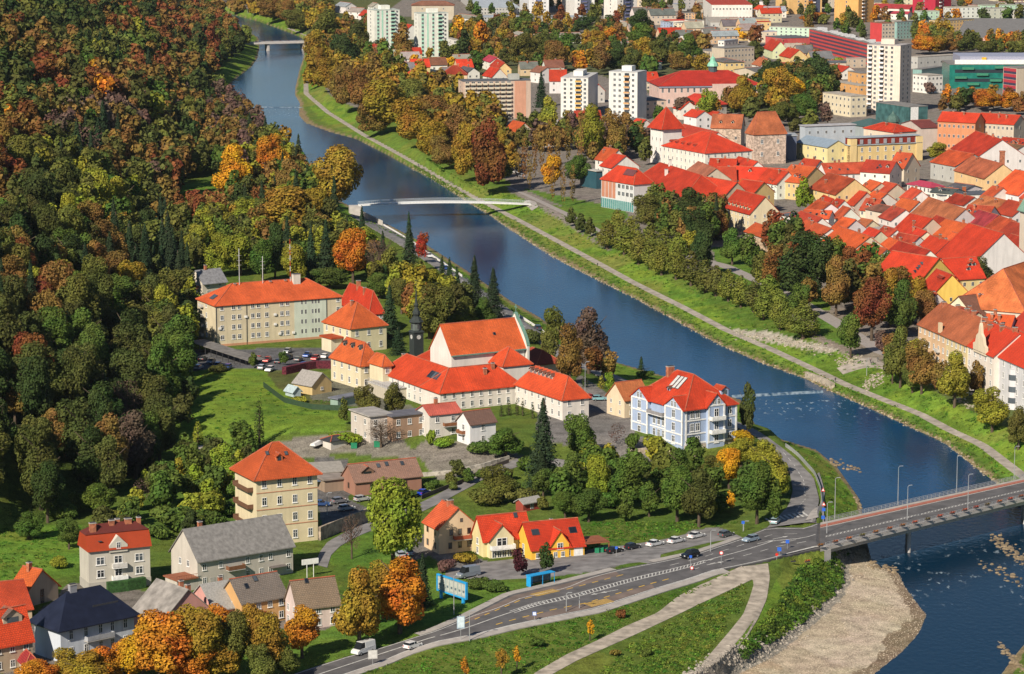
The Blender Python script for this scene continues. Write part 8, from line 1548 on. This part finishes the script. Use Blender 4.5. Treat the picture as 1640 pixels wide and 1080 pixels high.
# blue billboard
p = at(724, 962); e = empty('billboard', (p[0], p[1], p[2]), math.radians(-52)); tag(e, 'large billboard with a bright blue frame and a faded striped poster on the lawn', 'billboard'); BL = plain('bright_blue', (.02, .30, .62), .5)
mb = M(); mb.box(-5.2, 5.2, -.25, .25, 1.2, 1.5); mb.box(-5.2, 5.2, -.25, .25, 4.6, 4.9); mb.box(-5.2, -4.9, -.25, .25, 1.5, 4.6); mb.box(4.9, 5.2, -.25, .25, 1.5, 4.6)
for x in (-4.2, 3.6): mb.box(x, x+.7, -.2, .2, -.6, 1.2)
mb.build('frame', BL, e); mb = M(); mb.box(-4.9, 4.9, -.1, .1, 1.5, 4.6); mb.build('poster', plain('faded_poster', (.26, .33, .33), .8), e); mb = M()
for k in range(7): mb.box(-4.7+1.4*k, -3.6+1.4*k, -.13, -.101, 1.8+.1*(k % 2), 4.3, 0); mb.box(-4.5+1.4*k, -3.9+1.4*k, -.15, -.131, 2.5, 3.0, 1)
mb.build('poster_print', [plain('poster_cream', (.40, .42, .38), .8), plain('poster_dark', (.10, .14, .16), .8)], e)
# bus shelter
p = at(866, 937); e = empty('bus_shelter', (p[0], p[1], p[2]+.1), math.radians(rd*.62)); tag(e, 'bright blue bus shelter with an open front beside the bus bay', 'bus shelter')
mb = M(); mb.box(-3.4, 3.4, -.8, .9, 2.35, 2.5); mb.build('roof', BL, e); mb = M(); mb.box(-3.3, -3.2, -.7, .8, 0, 2.34); mb.box(-3.2, -1.6, .75, .8, .1, 2.34); mb.build('side_panel', BL, e); mb = M(); mb.box(-1.6, 3.2, .76, .79, .3, 2.2); mb.build('glass_wall', plain('shelter_glass', (.08, .12, .14), .1), e); mb = M(); mb.box(-1.5, 2.5, .3, .65, .42, .5); mb.build('bench', plain('bench_wood', (.3, .18, .08)), e)
for x, y in ((3.2, -.7), (3.2, .7), (-.0, -.7)): mb = M(); mb.box(x-.05, x+.05, y-.05, y+.05, 0, 2.34); mb.build('post', BL, e)
# small garden and yard things
for u, v, lab in ((567, 718, 'first'), (604, 716, 'second')): 
    mb = M(); mb.box(-.8, .8, -.5, .5, 0, 1.3, 0); mb.box(-.85, .85, -.55, .55, 1.3, 1.5, 0); o_ = mb.build('waste_container', plain('green_plastic', (.02, .20, .10), .5)); o_.location = at(u, v); tag(o_, f'green waste container in the yard of the flat-roofed house, {lab} from the left', 'waste container')
p = at(963, 885); mb = M(); 
for i in range(3): mb.box(-1.6+1.1*i, -.6+1.1*i, -.5, .5, 0, 1.2); mb.box(-1.62+1.1*i, -.58+1.1*i, -.52, .52, 1.2, 1.32)
o_ = mb.build('waste_bins', plain('green_plastic', (.02, .20, .10), .5)) if False else None
for i in range(3):
    mb = M(); mb.box(-.5, .5, -.5, .5, 0, 1.2); mb.box(-.53, .53, -.53, .53, 1.2, 1.32); o_ = mb.build('waste_bin', plain('green_plastic', (.02, .20, .10), .5)); o_.location = at(956+7*i, 886-i); tag(o_, f'green wheeled bin beside the yellow house garage, {ORD[i]} from the left', 'waste bin', 'green bins by the garage')
mb = M(); mb.lathe(0, 0, [(1.5, 1.9), (.8, 2.2), (.03, 2.4)], 10); mb.tube((0, 0, 0), (0, 0, 2), .04); o_ = mb.build('parasol', plain('red_cloth', (.55, .03, .02))); o_.location = at(328, 806); tag(o_, 'little red garden parasol on the meadow behind the grey-roofed house', 'parasol')
wall_line('railing', 'metal guard rail along the river side of the bending road', 'guard rail', '1258,716 1282,735 1304,760 1314,785 1317,812', 1.0, .12, STEEL); wall_line('railing', 'pale guard rail along the riverside road behind the choir', 'guard rail', '832,508 860,526 884,543', .9, .12, WHITE); wall_line('railing', 'pale guard rail of the riverside road among the firs', 'guard rail', '600,354 640,377 690,410 740,444', .9, .12, WHITE)
# barn of the slope garden, timber shelter
b = bld('small rusty red garden shed with a pale roof on the bushy slope', (838, 806), (826, 800), (866, 800), 2.2, .8, 'gable', (.30, .06, .04), (.35, .33, .30), 1, 0, 1, name='garden_shed', cat='shed', rmat=plain('corrugated_sheet', (.30, .29, .27), .9, 0, .2, 3))
# people
def person(u, v, ang, top, legs, lab, hh=1.72):
    p = at(u, v); e = empty('person', (p[0], p[1], p[2]+.1), math.radians(ang)); tag(e, lab, 'person'); s = hh/1.72
    J = {'pel': (0, 0, .95), 'ch': (0.02, 0, 1.30), 'nk': (.02, 0, 1.48), 'hd': (.04, 0, 1.62), 'lh': (0, .10, .90), 'lk': (.16, .10, .50), 'lf': (.14, .10, .06), 'lt': (.28, .10, .03), 'rh': (0, -.10, .90), 'rk': (.02, -.10, .50), 'rf': (-.22, -.10, .10), 'rt': (-.10, -.10, .03), 'ls': (.01, .20, 1.40), 'le': (-.10, .25, 1.12), 'lw': (.02, .26, .88), 'rs': (.01, -.20, 1.40), 're': (.10, -.25, 1.13), 'rw': (.26, -.24, .95)}
    Rr = {'pel': .15, 'ch': .17, 'nk': .06, 'hd': .11, 'lh': .10, 'lk': .065, 'lf': .05, 'lt': .04, 'rh': .10, 'rk': .065, 'rf': .05, 'rt': .04, 'ls': .07, 'le': .05, 'lw': .04, 'rs': .07, 're': .05, 'rw': .04}
    ks = list(J); E_ = [('pel', 'ch'), ('ch', 'nk'), ('nk', 'hd'), ('pel', 'lh'), ('lh', 'lk'), ('lk', 'lf'), ('lf', 'lt'), ('pel', 'rh'), ('rh', 'rk'), ('rk', 'rf'), ('rf', 'rt'), ('ch', 'ls'), ('ls', 'le'), ('le', 'lw'), ('ch', 'rs'), ('rs', 're'), ('re', 'rw')]
    me = bpy.data.meshes.new('body'); me.from_pydata([tuple(q*s for q in J[k]) for k in ks], [(ks.index(a), ks.index(b)) for a, b in E_], [])
    o_ = link('body', me, e); md = o_.modifiers.new('skin', 'SKIN'); o_.modifiers.new('sub', 'SUBSURF').render_levels = 1
    for i, k in enumerate(ks): me.skin_vertices[0].data[i].radius = (Rr[k]*s, Rr[k]*s); me.skin_vertices[0].data[i].use_root = (k == 'pel')
    m, nt, bs = newmat('clothes'); tc = N(nt, 'ShaderNodeTexCoord'); sx = N(nt, 'ShaderNodeSeparateXYZ'); nt.links.new(tc.outputs['Object'], sx.inputs[0])
    c = mixc(nt, ramp(nt, sx.outputs[2], .93*s, .97*s), legs, top); c = mixc(nt, ramp(nt, sx.outputs[2], 1.50*s, 1.52*s), c, (.5, .3, .2)); c = mixc(nt, ramp(nt, sx.outputs[2], 1.66*s, 1.68*s), c, (.06, .04, .03)); nt.links.new(c, bs.inputs['Base Color']); me.materials.append(m)
person(957, 428, 110, (.05, .05, .06), (.03, .03, .05), 'person in dark clothes walking alone on the embankment towpath'); person(670, 268, 290, (.10, .10, .14), (.03, .03, .05), 'person in a dark jacket on the towpath opposite the firs'); person(1338, 613, 100, (.06, .05, .05), (.03, .03, .04), 'person standing by the stone landing of the lower weir'); person(1394, 582, 60, (.12, .05, .05), (.03, .03, .05), 'person in a reddish jacket on the little square above the river'); person(1406, 580, 200, (.10, .10, .10), (.05, .05, .06), 'person in grey on the little square above the river'); person(868, 936, 200, (.3, .3, .32), (.04, .04, .07), 'person waiting at the blue bus shelter')

# ------------------------------------------------------------------ the air between us and the far quarters
mb = M(); mb.box(-26000, 26000, -1000, 7900, -4.5, CAMZ+12); hz = mb.mesh('haze', [])
m = bpy.data.materials.new('haze_air'); m.use_nodes = True; nt = m.node_tree; nt.nodes.remove(nt.nodes['Principled BSDF'])
pv = nt.nodes.new('ShaderNodeVolumePrincipled'); pv.inputs['Density'].default_value = .000014; pv.inputs['Color'].default_value = (.78, .87, 1, 1); pv.inputs['Anisotropy'].default_value = .2
nt.links.new(pv.outputs[0], nt.nodes['Material Output'].inputs['Volume']); hz.materials.append(m)
S.cycles.volume_bounces = 0
tag(link('haze', hz), 'thin pale haze in the air over the valley', None, None, 'stuff')
finish_labels()
